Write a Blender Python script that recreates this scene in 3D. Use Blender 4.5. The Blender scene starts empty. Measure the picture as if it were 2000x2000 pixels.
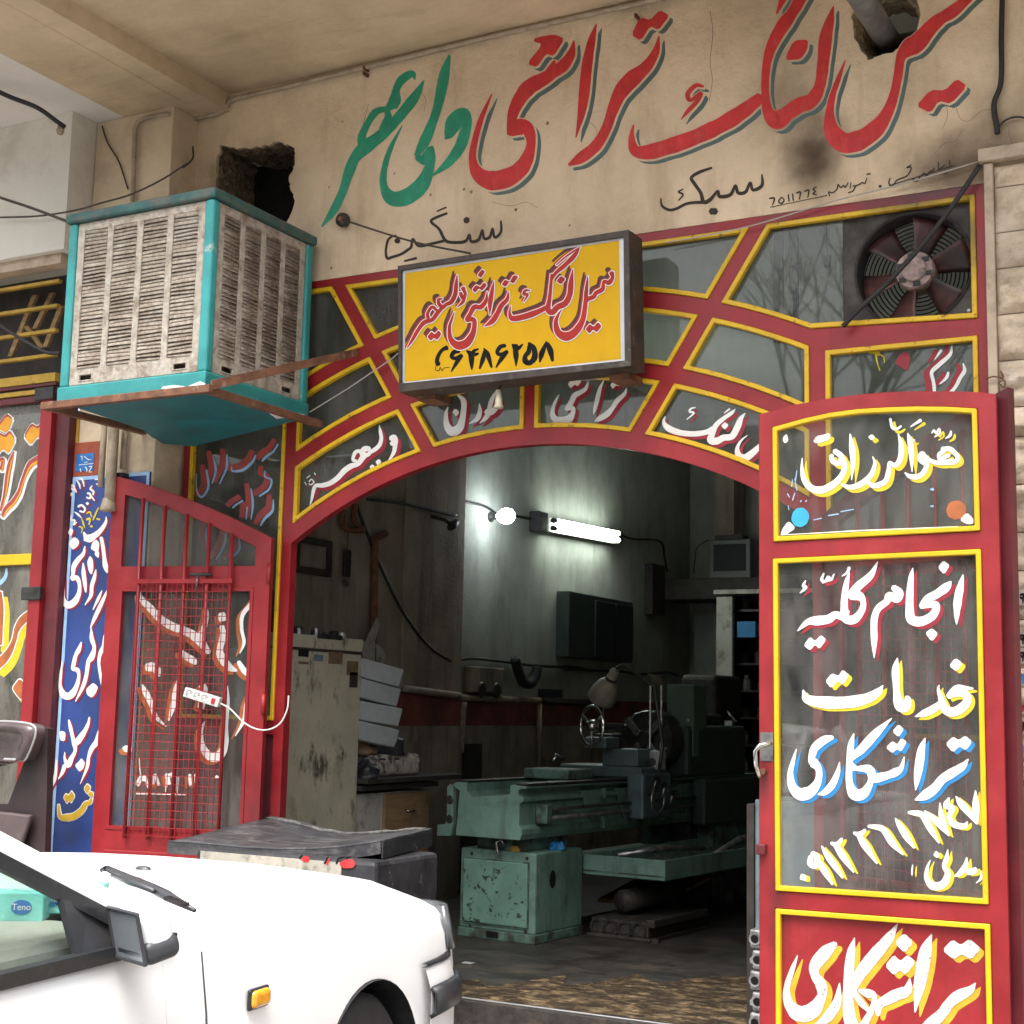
import bpy, bmesh, math, random
from mathutils import Vector, Matrix
from mathutils import noise as mnoise
from mathutils.geometry import tessellate_polygon
R = math.radians
random.seed(7)
S = bpy.context.scene
COL = S.collection

# ------------------------------------------------------------------ camera
FPX, YAW, PIT, ROL = 2847.18, R(28.4938), R(7.728), R(1.2634)
CAM = Vector((0, -5.9166, 1.3))
_f = Vector((-math.sin(YAW) * math.cos(PIT), math.cos(YAW) * math.cos(PIT), math.sin(PIT)))
_r = Vector((math.cos(YAW), math.sin(YAW), 0))
_u = _r.cross(_f)
CR = _r * math.cos(ROL) + _u * math.sin(ROL)
CU = -_r * math.sin(ROL) + _u * math.cos(ROL)
cd = bpy.data.cameras.new('camera')
cam = bpy.data.objects.new('camera', cd)
COL.objects.link(cam)
cd.sensor_width = 36
cd.lens = 36 * FPX / 2000
cd.clip_end = 500
m = Matrix((CR, CU, -_f)).transposed().to_4x4()
m.translation = CAM
cam.matrix_world = m
S.camera = cam

# ------------------------------------------------------------------ sky, sun, exposure (bright overcast noon)
w = bpy.data.worlds.new('World')
S.world = w
w.use_nodes = True
nt = w.node_tree
bg = nt.nodes['Background']
sky = nt.nodes.new('ShaderNodeTexSky')
sky.sky_type = 'NISHITA'
sky.sun_disc = False
sky.sun_elevation = R(64)
sky.sun_rotation = R(172)
sky.air_density = 1.0
sky.dust_density = 6.0
sky.ozone_density = 1.0
hs = nt.nodes.new('ShaderNodeHueSaturation')      # cloud cover: the blue is washed out
hs.inputs['Saturation'].default_value = 0.25
nt.links.new(sky.outputs[0], hs.inputs['Color'])
nt.links.new(hs.outputs[0], bg.inputs['Color'])
bg.inputs['Strength'].default_value = 0.15
sl = bpy.data.lights.new('sun', 'SUN')
sl.energy = 1.5
sl.angle = R(40)
sl.color = (1, 0.96, 0.9)
sun = bpy.data.objects.new('sun', sl)
COL.objects.link(sun)
sun.location = (-2, -20, 25)
sun.rotation_euler = (R(26), 0, R(8))
S.view_settings.view_transform = 'Standard'
S.view_settings.look = 'None'
S.view_settings.gamma = 1
S.view_settings.exposure = 1.38
S.cycles.use_denoising = True
S.cycles.max_bounces = 6
S.cycles.transparent_max_bounces = 16
S.cycles.caustics_reflective = False
S.cycles.caustics_refractive = False
S.cycles.sample_clamp_indirect = 6


# ------------------------------------------------------------------ helpers
def ray(x, y):
    return CR * ((x - 1000) / FPX) - CU * ((y - 1000) / FPX) + _f


def at(x, y, X=None, Y=None, Z=None, pl=None):
    """photo pixel -> point of the real plane X=, Y=, Z= or pl=(point, normal)"""
    d = ray(x, y)
    if pl is not None:
        t = (pl[0] - CAM).dot(pl[1]) / d.dot(pl[1])
    elif X is not None:
        t = (X - CAM.x) / d.x
    elif Y is not None:
        t = (Y - CAM.y) / d.y
    else:
        t = (Z - CAM.z) / d.z
    return CAM + d * t


def org(x0, y0, k):
    return lambda a, b: (x0 + a * k, y0 + b * k)


K7 = 700 / 1932
c1 = org(0, 0, K7)
c2 = org(600, 0, K7)
c3 = org(1300, 0, K7)
c4 = org(0, 650, K7)
c6 = org(500, 700, K7)
c7 = org(1000, 700, 600 / 1932)
cL = org(0, 1300, K7)
d1 = org(1450, 650, 550 / 1932)
d2 = org(1450, 1050, 550 / 1932)
d3 = org(1450, 1450, 550 / 1932)
sg = org(780, 440, 0.25)
lf = org(100, 1050, 0.25)
n1 = org(0, 750, 1 / 6)
n2 = org(0, 1050, 1 / 6)
n3 = org(0, 1350, 300 / 1932)
lt = org(850, 1250, K7)


def V(*a):
    return Vector(a)


class MB:
    def __init__(s):
        s.v = []
        s.f = []

    def add(s, vs, fs):
        o = len(s.v)
        s.v += [tuple(q) for q in vs]
        s.f += [[i + o for i in f] for f in fs]
        return s

    def box(s, x0, x1, y0, y1, z0, z1, M=None):
        vs = [Vector((x, y, z)) for x in (x0, x1) for y in (y0, y1) for z in (z0, z1)]
        if M:
            vs = [M @ q for q in vs]
        return s.add(vs, [(0, 1, 3, 2), (4, 6, 7, 5), (0, 4, 5, 1), (2, 3, 7, 6), (0, 2, 6, 4), (1, 5, 7, 3)])

    def prism(s, poly, vec):
        """poly: 3-D points in one plane, thickened by vec"""
        n = len(poly)
        vec = Vector(vec)
        a = [Vector(q) for q in poly]
        b = [q + vec for q in a]
        fs = [list(range(n))[::-1], list(range(n, 2 * n))]
        fs += [(i, (i + 1) % n, (i + 1) % n + n, i + n) for i in range(n)]
        return s.add(a + b, fs)

    def ring(s, outer, inner, vec):
        """frame between two matching closed loops, thickened by vec"""
        n = len(outer)
        vec = Vector(vec)
        a = [Vector(q) for q in outer]
        b = [Vector(q) for q in inner]
        vs = a + b + [q + vec for q in a] + [q + vec for q in b]
        fs = []
        for i in range(n):
            j = (i + 1) % n
            fs += [(i, j, j + n, i + n), (i + 2 * n, i + 3 * n, j + 3 * n, j + 2 * n),
                   (i, i + 2 * n, j + 2 * n, j), (i + n, j + n, j + 3 * n, i + 3 * n)]
        return s.add(vs, fs)

    def sheet_holes(s, loops, vec):
        """plate with holes: loops[0] outer, others holes (3-D, one plane), thickened by vec"""
        vec = Vector(vec)
        L = [[Vector(q) for q in l] for l in loops]
        tris = tessellate_polygon(L)
        flat = [q for l in L for q in l]
        n = len(flat)
        vs = flat + [q + vec for q in flat]
        fs = [tuple(t) for t in tris] + [tuple(i + n for i in t[::-1]) for t in tris]
        o = 0
        for l in L:
            k = len(l)
            fs += [(o + i, o + (i + 1) % k, o + (i + 1) % k + n, o + i + n) for i in range(k)]
            o += k
        return s.add(vs, fs)

    def tube(s, pts, r, n=8, close=False):
        pts = [Vector(q) for q in pts]
        rr = r if isinstance(r, (list, tuple)) else [r] * len(pts)
        vs = []
        up = None
        for i, p in enumerate(pts):
            t = (pts[min(i + 1, len(pts) - 1)] - pts[max(i - 1, 0)])
            if t.length < 1e-9:
                t = Vector((0, 0, 1))
            t.normalize()
            if up is None:
                up = t.orthogonal().normalized()
            up = (up - t * up.dot(t))
            up = up.normalized() if up.length > 1e-6 else t.orthogonal().normalized()
            sd = t.cross(up)
            vs += [p + (up * math.cos(a) + sd * math.sin(a)) * rr[i] for a in (2 * math.pi * k / n for k in range(n))]
        fs = []
        for i in range(len(pts) - 1):
            for k in range(n):
                a, b = i * n + k, i * n + (k + 1) % n
                fs.append((a, b, b + n, a + n))
        fs += [tuple(range(n))[::-1], tuple(range((len(pts) - 1) * n, len(pts) * n))]
        return s.add(vs, fs)

    def rev(s, prof, n=20, M=None, a0=0, a1=2 * math.pi):
        """revolve (r, h) profile about local z"""
        full = abs(a1 - a0 - 2 * math.pi) < 1e-6
        m = n if full else n + 1
        vs = [Vector((r * math.cos(a0 + (a1 - a0) * k / n), r * math.sin(a0 + (a1 - a0) * k / n), h)) for r, h in prof for k in range(m)]
        if M:
            vs = [M @ q for q in vs]
        fs = []
        for i in range(len(prof) - 1):
            for k in range(n):
                a, b = i * m + k, i * m + (k + 1) % m
                fs.append((a, b, b + m, a + m))
        return s.add(vs, fs)

    def grid(s, rows):
        nr, nc = len(rows), len(rows[0])
        return s.add([q for r in rows for q in r],
                     [(i * nc + j, i * nc + j + 1, (i + 1) * nc + j + 1, (i + 1) * nc + j) for i in range(nr - 1) for j in range(nc - 1)])

    def build(s, name, mat, parent=None, local=False, smooth=False, bevel=0, seg=2, fix=True, solid=0, sub=0):
        me = bpy.data.meshes.new(name)
        me.from_pydata(s.v, [], s.f)
        if fix:
            bm = bmesh.new()
            bm.from_mesh(me)
            bmesh.ops.recalc_face_normals(bm, faces=bm.faces)
            bm.to_mesh(me)
            bm.free()
        if smooth:
            for p in me.polygons:
                p.use_smooth = True
        me.materials.append(mat if not isinstance(mat, str) else MAT[mat])
        o = bpy.data.objects.new(name, me)
        COL.objects.link(o)
        if parent is not None:
            o.parent = parent
            if not local:
                o.matrix_parent_inverse = wmat(parent).inverted()
        if solid:
            md = o.modifiers.new('solid', 'SOLIDIFY')
            md.thickness = solid
            md.offset = 0
        if bevel:
            md = o.modifiers.new('bevel', 'BEVEL')
            md.width = bevel
            md.segments = seg
            md.limit_method = 'ANGLE'
            md.angle_limit = R(40)
        if sub:
            md = o.modifiers.new('sub', 'SUBSURF')
            md.levels = md.render_levels = sub
        return o


def wmat(o):
    if o is None:
        return Matrix()
    return wmat(o.parent) @ (o.matrix_parent_inverse if o.parent else Matrix()) @ Matrix.LocRotScale(o.location, o.rotation_euler, o.scale)


def tag(o, label, cat, group=None):
    o['label'] = label
    o['category'] = cat
    if group:
        o['group'] = group
    return o


def thing(name, label, cat, loc=(0, 0, 0), rz=0, group=None):
    o = bpy.data.objects.new(name, None)
    COL.objects.link(o)
    o.location = loc
    o.rotation_euler = (0, 0, rz)
    o.empty_display_size = 0.1
    return tag(o, label, cat, group)


def struct(o):
    o['kind'] = 'structure'
    return o


def stuff(o):
    o['kind'] = 'stuff'
    return o


def dup(o, parent, M):
    """copy of a part placed by matrix M relative to the parent"""
    c = o.copy()
    COL.objects.link(c)
    c.parent = parent
    c.matrix_parent_inverse = Matrix()
    c.matrix_local = M
    return c


# ------------------------------------------------------------------ materials
MAT = {}


def mat(name, col, rough=0.6, var=0.12, scale=6.0, bump=0.0, bscale=60.0, metal=0.0, dirt=None, dscale=4.0, dlo=0.5, dhi=0.7, stretch=(1, 1, 1),
        dstretch=(1, 1, 1), spec=0.5, coat=0.0, rvar=0.1, chips=None, cscale=45.0, clo=0.66, streak=None):
    mt = bpy.data.materials.new(name)
    mt.use_nodes = True
    t = mt.node_tree
    N = t.nodes
    L = t.links
    b = N['Principled BSDF']
    b.inputs['Metallic'].default_value = metal
    b.inputs['Specular IOR Level'].default_value = spec
    b.inputs['Coat Weight'].default_value = coat
    geo = N.new('ShaderNodeNewGeometry')

    def noise(sc, det=5, st=(1, 1, 1), rough_=0.6):
        mp = N.new('ShaderNodeMapping')
        mp.inputs['Scale'].default_value = st
        L.new(geo.outputs['Position'], mp.inputs['Vector'])
        n = N.new('ShaderNodeTexNoise')
        n.inputs['Scale'].default_value = sc
        n.inputs['Detail'].default_value = det
        n.inputs['Roughness'].default_value = rough_
        L.new(mp.outputs[0], n.inputs['Vector'])
        return n

    def mix(f, a, c):
        x = N.new('ShaderNodeMix')
        x.data_type = 'RGBA'
        if f is not None:
            L.new(f, x.inputs[0])
        for i, q in ((6, a), (7, c)):
            if isinstance(q, tuple):
                x.inputs[i].default_value = (*q[:3], 1)
            else:
                L.new(q, x.inputs[i])
        return x

    def ramp(src, lo, hi):
        r = N.new('ShaderNodeMapRange')
        r.inputs['From Min'].default_value = lo
        r.inputs['From Max'].default_value = hi
        r.interpolation_type = 'SMOOTHSTEP'
        L.new(src, r.inputs['Value'])
        return r

    n1_ = noise(scale, 6, stretch)
    lo = tuple(c * (1 - var) for c in col)
    hi = tuple(min(1, c * (1 + var)) for c in col)
    out = mix(ramp(n1_.outputs[0], 0.3, 0.7).outputs[0], lo, hi).outputs[2]
    if dirt:
        for dc, amt in (dirt if isinstance(dirt, list) else [(dirt, 1.0)]):
            nd = noise(dscale, 8, dstretch, 0.68)
            nd.inputs['Vector'].links[0].from_node.inputs['Location'].default_value = (random.random() * 9, random.random() * 9, random.random() * 9)
            rp = ramp(nd.outputs[0], dlo, dhi)
            mu = N.new('ShaderNodeMath')
            mu.operation = 'MULTIPLY'
            mu.inputs[1].default_value = amt
            L.new(rp.outputs[0], mu.inputs[0])
            out = mix(mu.outputs[0], out, dc).outputs[2]
    if streak:                                  # brush marks or run-off streaks: (colour, amount, scale, stretch)
        ns = noise(streak[2], 7, streak[3], 0.7)
        mu = N.new('ShaderNodeMath')
        mu.operation = 'MULTIPLY'
        mu.inputs[1].default_value = streak[1]
        L.new(ramp(ns.outputs[0], 0.48, 0.70).outputs[0], mu.inputs[0])
        out = mix(mu.outputs[0], out, streak[0]).outputs[2]
    if chips:                                   # small paint losses
        nc = noise(cscale, 6, (1, 1, 1), 0.75)
        nc.inputs['Vector'].links[0].from_node.inputs['Location'].default_value = (random.random() * 9, random.random() * 9, 3)
        out = mix(ramp(nc.outputs[0], clo, clo + 0.025).outputs[0], out, chips).outputs[2]
    L.new(out, b.inputs['Base Color'])
    rr = N.new('ShaderNodeMapRange')
    rr.inputs['To Min'].default_value = max(0.02, rough - rvar)
    rr.inputs['To Max'].default_value = min(1, rough + rvar)
    L.new(n1_.outputs[0], rr.inputs['Value'])
    L.new(rr.outputs[0], b.inputs['Roughness'])
    if bump:
        nb = noise(bscale, 4, stretch)
        bp = N.new('ShaderNodeBump')
        bp.inputs['Strength'].default_value = 1.0
        bp.inputs['Distance'].default_value = bump
        L.new(nb.outputs[0], bp.inputs['Height'])
        L.new(bp.outputs[0], b.inputs['Normal'])
    MAT[name] = mt
    mt['out'] = 0
    return mt


def stain(mt, spots, col):
    """soot and damp marks with a shape of their own: (centre, radii, strength)"""
    t = mt.node_tree
    N, L = t.nodes, t.links
    b = N['Principled BSDF']
    src = b.inputs['Base Color'].links[0].from_socket
    geo = N.new('ShaderNodeNewGeometry')
    nz = N.new('ShaderNodeTexNoise')
    nz.inputs['Scale'].default_value = 9
    nz.inputs['Detail'].default_value = 6
    L.new(geo.outputs['Position'], nz.inputs['Vector'])
    for c, r, s in spots:
        sub = N.new('ShaderNodeVectorMath')
        sub.operation = 'SUBTRACT'
        sub.inputs[1].default_value = c
        L.new(geo.outputs['Position'], sub.inputs[0])
        dv = N.new('ShaderNodeVectorMath')
        dv.operation = 'DIVIDE'
        dv.inputs[1].default_value = r
        L.new(sub.outputs[0], dv.inputs[0])
        ln = N.new('ShaderNodeVectorMath')
        ln.operation = 'LENGTH'
        L.new(dv.outputs[0], ln.inputs[0])
        ad = N.new('ShaderNodeMath')
        ad.operation = 'MULTIPLY_ADD'
        ad.inputs[1].default_value = 0.55
        L.new(nz.outputs[0], ad.inputs[0])
        L.new(ln.outputs['Value'], ad.inputs[2])
        mr = N.new('ShaderNodeMapRange')
        mr.interpolation_type = 'SMOOTHSTEP'
        mr.inputs['From Min'].default_value = 0.25
        mr.inputs['From Max'].default_value = 1.30
        mr.inputs['To Min'].default_value = s
        mr.inputs['To Max'].default_value = 0
        L.new(ad.outputs[0], mr.inputs['Value'])
        mx = N.new('ShaderNodeMix')
        mx.data_type = 'RGBA'
        L.new(mr.outputs[0], mx.inputs[0])
        L.new(src, mx.inputs[6])
        mx.inputs[7].default_value = (*col, 1)
        src = mx.outputs[2]
    L.new(src, b.inputs['Base Color'])


def glass(name, tint=(0.8, 0.82, 0.8), dust_sheen=0.05, dcol=(0.35, 0.34, 0.32)):
    mt = bpy.data.materials.new(name)
    mt.use_nodes = True
    t = mt.node_tree
    N, L = t.nodes, t.links
    N.remove(N['Principled BSDF'])
    out = N['Material Output']
    tr = N.new('ShaderNodeBsdfTransparent')
    tr.inputs[0].default_value = (*tint, 1)
    gl = N.new('ShaderNodeBsdfGlossy')
    gl.inputs['Roughness'].default_value = 0.02
    gl.inputs['Color'].default_value = (0.9, 0.9, 0.9, 1)
    fr = N.new('ShaderNodeFresnel')
    geo = N.new('ShaderNodeNewGeometry')
    io = N.new('ShaderNodeMapRange')          # same reflection from either side of the sheet
    io.inputs['To Min'].default_value = 1.5
    io.inputs['To Max'].default_value = 1 / 1.5
    L.new(geo.outputs['Backfacing'], io.inputs['Value'])
    L.new(io.outputs[0], fr.inputs[0])
    m1 = N.new('ShaderNodeMixShader')
    L.new(fr.outputs[0], m1.inputs[0])
    L.new(tr.outputs[0], m1.inputs[1])
    L.new(gl.outputs[0], m1.inputs[2])
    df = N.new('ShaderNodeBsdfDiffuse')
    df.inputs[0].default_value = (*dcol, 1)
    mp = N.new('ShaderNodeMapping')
    mp.inputs['Scale'].default_value = (1, 1, 0.35)  # stretched streaks of dust, also painting in the faint reflections on the panes
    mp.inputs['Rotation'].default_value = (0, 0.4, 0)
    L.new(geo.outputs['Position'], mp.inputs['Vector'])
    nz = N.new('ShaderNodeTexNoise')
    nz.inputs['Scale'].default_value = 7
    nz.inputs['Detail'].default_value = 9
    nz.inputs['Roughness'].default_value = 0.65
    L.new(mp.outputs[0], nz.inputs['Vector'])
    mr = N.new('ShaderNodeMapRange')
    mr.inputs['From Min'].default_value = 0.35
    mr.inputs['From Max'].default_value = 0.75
    mr.inputs['To Min'].default_value = dust_sheen * 0.3
    mr.inputs['To Max'].default_value = dust_sheen * 2.2
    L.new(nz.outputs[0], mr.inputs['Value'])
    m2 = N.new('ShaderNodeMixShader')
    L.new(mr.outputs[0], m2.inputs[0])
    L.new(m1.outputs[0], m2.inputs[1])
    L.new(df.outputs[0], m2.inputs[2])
    L.new(m2.outputs[0], out.inputs['Surface'])
    MAT[name] = mt
    return mt


def emit(name, col, strength):
    mt = bpy.data.materials.new(name)
    mt.use_nodes = True
    b = mt.node_tree.nodes['Principled BSDF']
    b.inputs['Base Color'].default_value = (*col, 1)
    b.inputs['Emission Color'].default_value = (*col, 1)
    b.inputs['Emission Strength'].default_value = strength
    MAT[name] = mt
    return mt


GRIME = (0.05, 0.04, 0.03)
mat('plaster', (0.70, 0.555, 0.39), 0.9, 0.09, 2.2, 0.012, 18, dirt=[((0.44, 0.33, 0.21), 0.5), ((0.78, 0.65, 0.49), 0.4)], dscale=2.1, dlo=0.45, dhi=0.75, spec=0.2, streak=((0.36, 0.25, 0.155), 0.40, 5, (1, 1, 0.2)), chips=(0.44, 0.34, 0.24), cscale=16, clo=0.73)
mat('plaster_pilaster', (0.60, 0.49, 0.35), 0.9, 0.12, 3, 0.006, 30, dirt=[((0.30, 0.23, 0.16), 0.55)], dscale=3, dlo=0.5, dhi=0.75, spec=0.2, chips=(0.36, 0.28, 0.2), cscale=14, clo=0.72)
mat('plaster_white', (0.70, 0.67, 0.61), 0.9, 0.07, 1.5, 0.003, 30, dirt=[((0.42, 0.38, 0.32), 0.5)], dscale=2, spec=0.2)
mat('soffit_tan', (0.58, 0.455, 0.31), 0.9, 0.14, 1.6, 0.006, 16, dirt=[((0.33, 0.245, 0.155), 0.55)], dscale=1.3, dlo=0.45, dhi=0.75, spec=0.2, streak=((0.30, 0.22, 0.14), 0.4, 3, (0.3, 1, 1)))
mat('soffit_white', (0.68, 0.64, 0.60), 0.9, 0.06, 1.5, 0.002, 20, spec=0.2)
mat('rubble', (0.34, 0.27, 0.18), 0.95, 0.4, 25, 0.02, 30, dirt=[((0.08, 0.06, 0.05), 0.8)], dscale=10, spec=0.1)
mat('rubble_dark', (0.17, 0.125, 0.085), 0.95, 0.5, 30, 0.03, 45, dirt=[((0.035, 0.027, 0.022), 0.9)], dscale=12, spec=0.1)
mat('lamp_grey', (0.24, 0.215, 0.165), 0.5, 0.15, 10, dirt=[((0.10, 0.08, 0.06), 0.6)], dscale=12)
mat('box_green', (0.10, 0.16, 0.125), 0.55, 0.15, 8, dirt=[((0.03, 0.04, 0.033), 0.7)], dscale=6)
mat('void_black', (0.015, 0.014, 0.014), 0.95, 0.3, 8, spec=0.1)  # flat black painted for the dark inside holes, notches and ports
mat('wall_inside', (0.37, 0.39, 0.345), 0.85, 0.14, 2.5, 0.002, 40, dirt=[((0.15, 0.155, 0.135), 0.6), ((0.44, 0.46, 0.40), 0.3)], dscale=2.2, dlo=0.42, dhi=0.78, dstretch=(1, 1, 0.6), spec=0.25, streak=((0.13, 0.13, 0.11), 0.35, 5, (1, 1, 0.25)), chips=(0.20, 0.20, 0.17), cscale=18, clo=0.72)
mat('wall_brown', (0.32, 0.275, 0.22), 0.85, 0.22, 2.5, 0.005, 35, dirt=[((0.11, 0.09, 0.07), 0.7)], dscale=2.2, dlo=0.42, dhi=0.75, dstretch=(1, 1, 0.3), spec=0.25, streak=((0.10, 0.08, 0.06), 0.6, 6, (1, 1, 0.12)))
mat('band_red', (0.20, 0.055, 0.04), 0.7, 0.3, 4, dirt=[(GRIME, 0.8)], dscale=4)
mat('dado', (0.28, 0.235, 0.175), 0.75, 0.25, 3, 0.002, 40, dirt=[(GRIME, 0.8)], dscale=3, dstretch=(1, 1, 0.4), streak=((0.07, 0.055, 0.04), 0.6, 7, (1, 1, 0.15)))
mat('ceiling_inside', (0.50, 0.50, 0.44), 0.9, 0.1, 2)
mat('floor_oily', (0.040, 0.036, 0.033), 0.5, 0.4, 5, 0.004, 50, dirt=[((0.095, 0.075, 0.055), 0.6), ((0.014, 0.012, 0.011), 0.9)], dscale=4, dlo=0.48, dhi=0.68, dstretch=(0.8, 1, 1), spec=0.35, chips=(0.13, 0.11, 0.085), cscale=22, clo=0.70)
mat('straw_dirt', (0.21, 0.15, 0.085), 0.9, 0.6, 26, 0.012, 60, dirt=[((0.030, 0.022, 0.016), 0.97)], dscale=10, dlo=0.34, dhi=0.54, dstretch=(0.75, 1, 1), spec=0.1, streak=((0.24, 0.18, 0.11), 0.6, 60, (0.25, 1, 1)))
mat('asphalt', (0.20, 0.19, 0.175), 0.9, 0.3, 20, 0.006, 90, spec=0.2)
mat('paving', (0.36, 0.33, 0.29), 0.9, 0.2, 6, 0.005, 50, dirt=[((0.06, 0.05, 0.04), 0.7)], dscale=4)
mat('red_paint', (0.265, 0.013, 0.018), 0.42, 0.18, 3.5, 0.0022, 9, dirt=[((0.17, 0.010, 0.014), 0.55), ((0.38, 0.045, 0.045), 0.4)], dscale=3.2, dlo=0.48, dhi=0.75, chips=(0.07, 0.028, 0.022), cscale=30, clo=0.725, streak=((0.20, 0.012, 0.015), 0.5, 14, (1, 1, 0.12)), rvar=0.2)
mat('red_rail', (0.30, 0.017, 0.022), 0.4, 0.16, 6, dirt=[((0.13, 0.012, 0.015), 0.6)], dscale=6, dlo=0.52, dhi=0.75)
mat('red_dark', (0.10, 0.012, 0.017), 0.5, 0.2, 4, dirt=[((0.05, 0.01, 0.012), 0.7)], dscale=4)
mat('yellow_paint', (0.66, 0.41, 0.012), 0.45, 0.12, 9, 0.001, 20, dirt=[((0.36, 0.20, 0.02), 0.6), ((0.12, 0.06, 0.02), 0.9)], dscale=22, dlo=0.58, dhi=0.68, chips=(0.20, 0.03, 0.02), cscale=38, clo=0.70)
mat('yellow_clean', (0.62, 0.42, 0.009), 0.42, 0.08, 9, 0.001, 20, dirt=[((0.45, 0.28, 0.02), 0.6)], dscale=26, dlo=0.60, dhi=0.70, chips=(0.10, 0.05, 0.02), cscale=60, clo=0.70)
mat('yellow_old', (0.42, 0.26, 0.03), 0.6, 0.2, 9, dirt=[((0.16, 0.09, 0.03), 0.8)], dscale=20, dlo=0.55, dhi=0.7)
mat('ink_white', (0.74, 0.74, 0.72), 0.6, 0.05, 30, dirt=[((0.62, 0.61, 0.59), 0.5)], dscale=24, dlo=0.55, dhi=0.7, streak=((0.70, 0.69, 0.68), 0.5, 30, (1, 1, 0.3)))
mat('ink_white_worn', (0.60, 0.58, 0.57), 0.7, 0.10, 30, dirt=[((0.38, 0.36, 0.35), 0.6)], dscale=26, dlo=0.45, dhi=0.7, chips=(0.16, 0.06, 0.055), cscale=110, clo=0.595)
mat('ink_red', (0.55, 0.028, 0.030), 0.6, 0.16, 9, dirt=[((0.42, 0.016, 0.018), 0.55)], dscale=12, dlo=0.45, dhi=0.7, chips=(0.64, 0.50, 0.36), cscale=30, clo=0.725, streak=((0.62, 0.085, 0.07), 0.5, 22, (1, 1, 0.25)))
mat('ink_sign_red', (0.34, 0.014, 0.010), 0.7, 0.2, 14)
mat('ink_red_shadow', (0.26, 0.012, 0.026), 0.55, 0.15, 12)
mat('ink_green', (0.020, 0.29, 0.17), 0.6, 0.18, 9, dirt=[((0.012, 0.19, 0.115), 0.6)], dscale=12, dlo=0.45, dhi=0.7, chips=(0.64, 0.50, 0.36), cscale=30, clo=0.725, streak=((0.04, 0.37, 0.23), 0.5, 22, (1, 1, 0.25)))
mat('ink_grey', (0.085, 0.135, 0.130), 0.6, 0.12, 12)
mat('ink_brown', (0.035, 0.022, 0.016), 0.7, 0.3, 30)
mat('ink_black', (0.014, 0.014, 0.015), 0.9, 0.3, 20, spec=0.1)
mat('ink_maroon', (0.075, 0.018, 0.015), 0.6, 0.5, 16)
mat('ink_yellow', (0.60, 0.47, 0.02), 0.55, 0.1, 20)
mat('ink_ochre', (0.52, 0.33, 0.02), 0.55, 0.15, 20)
mat('ink_blue', (0.018, 0.19, 0.45), 0.5, 0.1, 14)
mat('ink_cyan', (0.03, 0.33, 0.58), 0.5, 0.12, 14)
mat('ink_pale_blue', (0.30, 0.48, 0.70), 0.55, 0.12, 14)
mat('ink_orange', (0.36, 0.105, 0.03), 0.55, 0.2, 14)
mat('ink_amber', (0.72, 0.33, 0.02), 0.55, 0.1, 14)
mat('ink_dull_red', (0.36, 0.055, 0.05), 0.55, 0.12, 14)
mat('sign_yellow', (0.60, 0.345, 0.002), 0.55, 0.06, 2, spec=0.25, streak=((0.50, 0.26, 0.002), 0.35, 3, (1, 1, 0.4)))
mat('sign_blue', (0.022, 0.050, 0.20), 0.45, 0.25, 3, dirt=[((0.03, 0.035, 0.075), 0.6)], dscale=3)
mat('plate_blue', (0.02, 0.15, 0.42), 0.4, 0.2, 14)
mat('rust_panel', (0.30, 0.065, 0.03), 0.7, 0.2, 8)
mat('sign_frame', (0.045, 0.032, 0.026), 0.55, 0.35, 14, dirt=[((0.14, 0.12, 0.10), 0.7)], dscale=18, dlo=0.55, dhi=0.7)
mat('aluminium', (0.50, 0.50, 0.50), 0.4, 0.1, 10, metal=0.6)
mat('teal_paint', (0.030, 0.265, 0.265), 0.5, 0.16, 6, 0.001, 30, dirt=[((0.10, 0.22, 0.21), 0.7), ((0.50, 0.47, 0.43), 0.7)], dscale=11, dlo=0.60, dhi=0.70, chips=(0.24, 0.14, 0.09), cscale=30, clo=0.715, streak=((0.045, 0.19, 0.185), 0.5, 12, (1, 1, 0.15)))
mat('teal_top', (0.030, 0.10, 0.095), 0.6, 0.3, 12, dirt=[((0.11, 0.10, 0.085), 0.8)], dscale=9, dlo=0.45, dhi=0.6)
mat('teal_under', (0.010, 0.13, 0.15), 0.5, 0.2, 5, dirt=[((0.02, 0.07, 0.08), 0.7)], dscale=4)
mat('pad_front', (0.40, 0.355, 0.30), 0.9, 0.2, 30, 0.004, 120, dirt=[((0.20, 0.15, 0.11), 0.75), ((0.56, 0.53, 0.48), 0.6)], dscale=14, dlo=0.5, dhi=0.66, spec=0.15)
mat('pad_slat', (0.33, 0.28, 0.23), 0.95, 0.25, 50, 0.004, 140, dirt=[((0.19, 0.14, 0.105), 0.75), ((0.47, 0.43, 0.37), 0.6)], dscale=9, dlo=0.45, dhi=0.66, spec=0.1)
mat('pad_inner', (0.17, 0.13, 0.095), 0.95, 0.4, 30, spec=0.1)
mat('salt', (0.72, 0.71, 0.69), 0.85, 0.15, 40, 0.004, 80)
mat('rust', (0.15, 0.065, 0.035), 0.8, 0.35, 18, 0.001, 60, dirt=[((0.30, 0.20, 0.15), 0.6)], dscale=20, dlo=0.55, dhi=0.7)
mat('pipe_tan', (0.36, 0.29, 0.21), 0.6, 0.2, 12, dirt=[((0.17, 0.12, 0.08), 0.7)], dscale=12)
mat('pipe_grey', (0.16, 0.165, 0.17), 0.55, 0.3, 14, dirt=[((0.06, 0.06, 0.06), 0.7)], dscale=10)
mat('cable_black', (0.018, 0.016, 0.016), 0.6, 0.2, 20)
mat('cable_brown', (0.06, 0.045, 0.035), 0.6, 0.2, 20)
mat('wire_pale', (0.40, 0.38, 0.34), 0.6, 0.1, 20)
mat('rubber', (0.020, 0.020, 0.022), 0.75, 0.3, 20)
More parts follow.
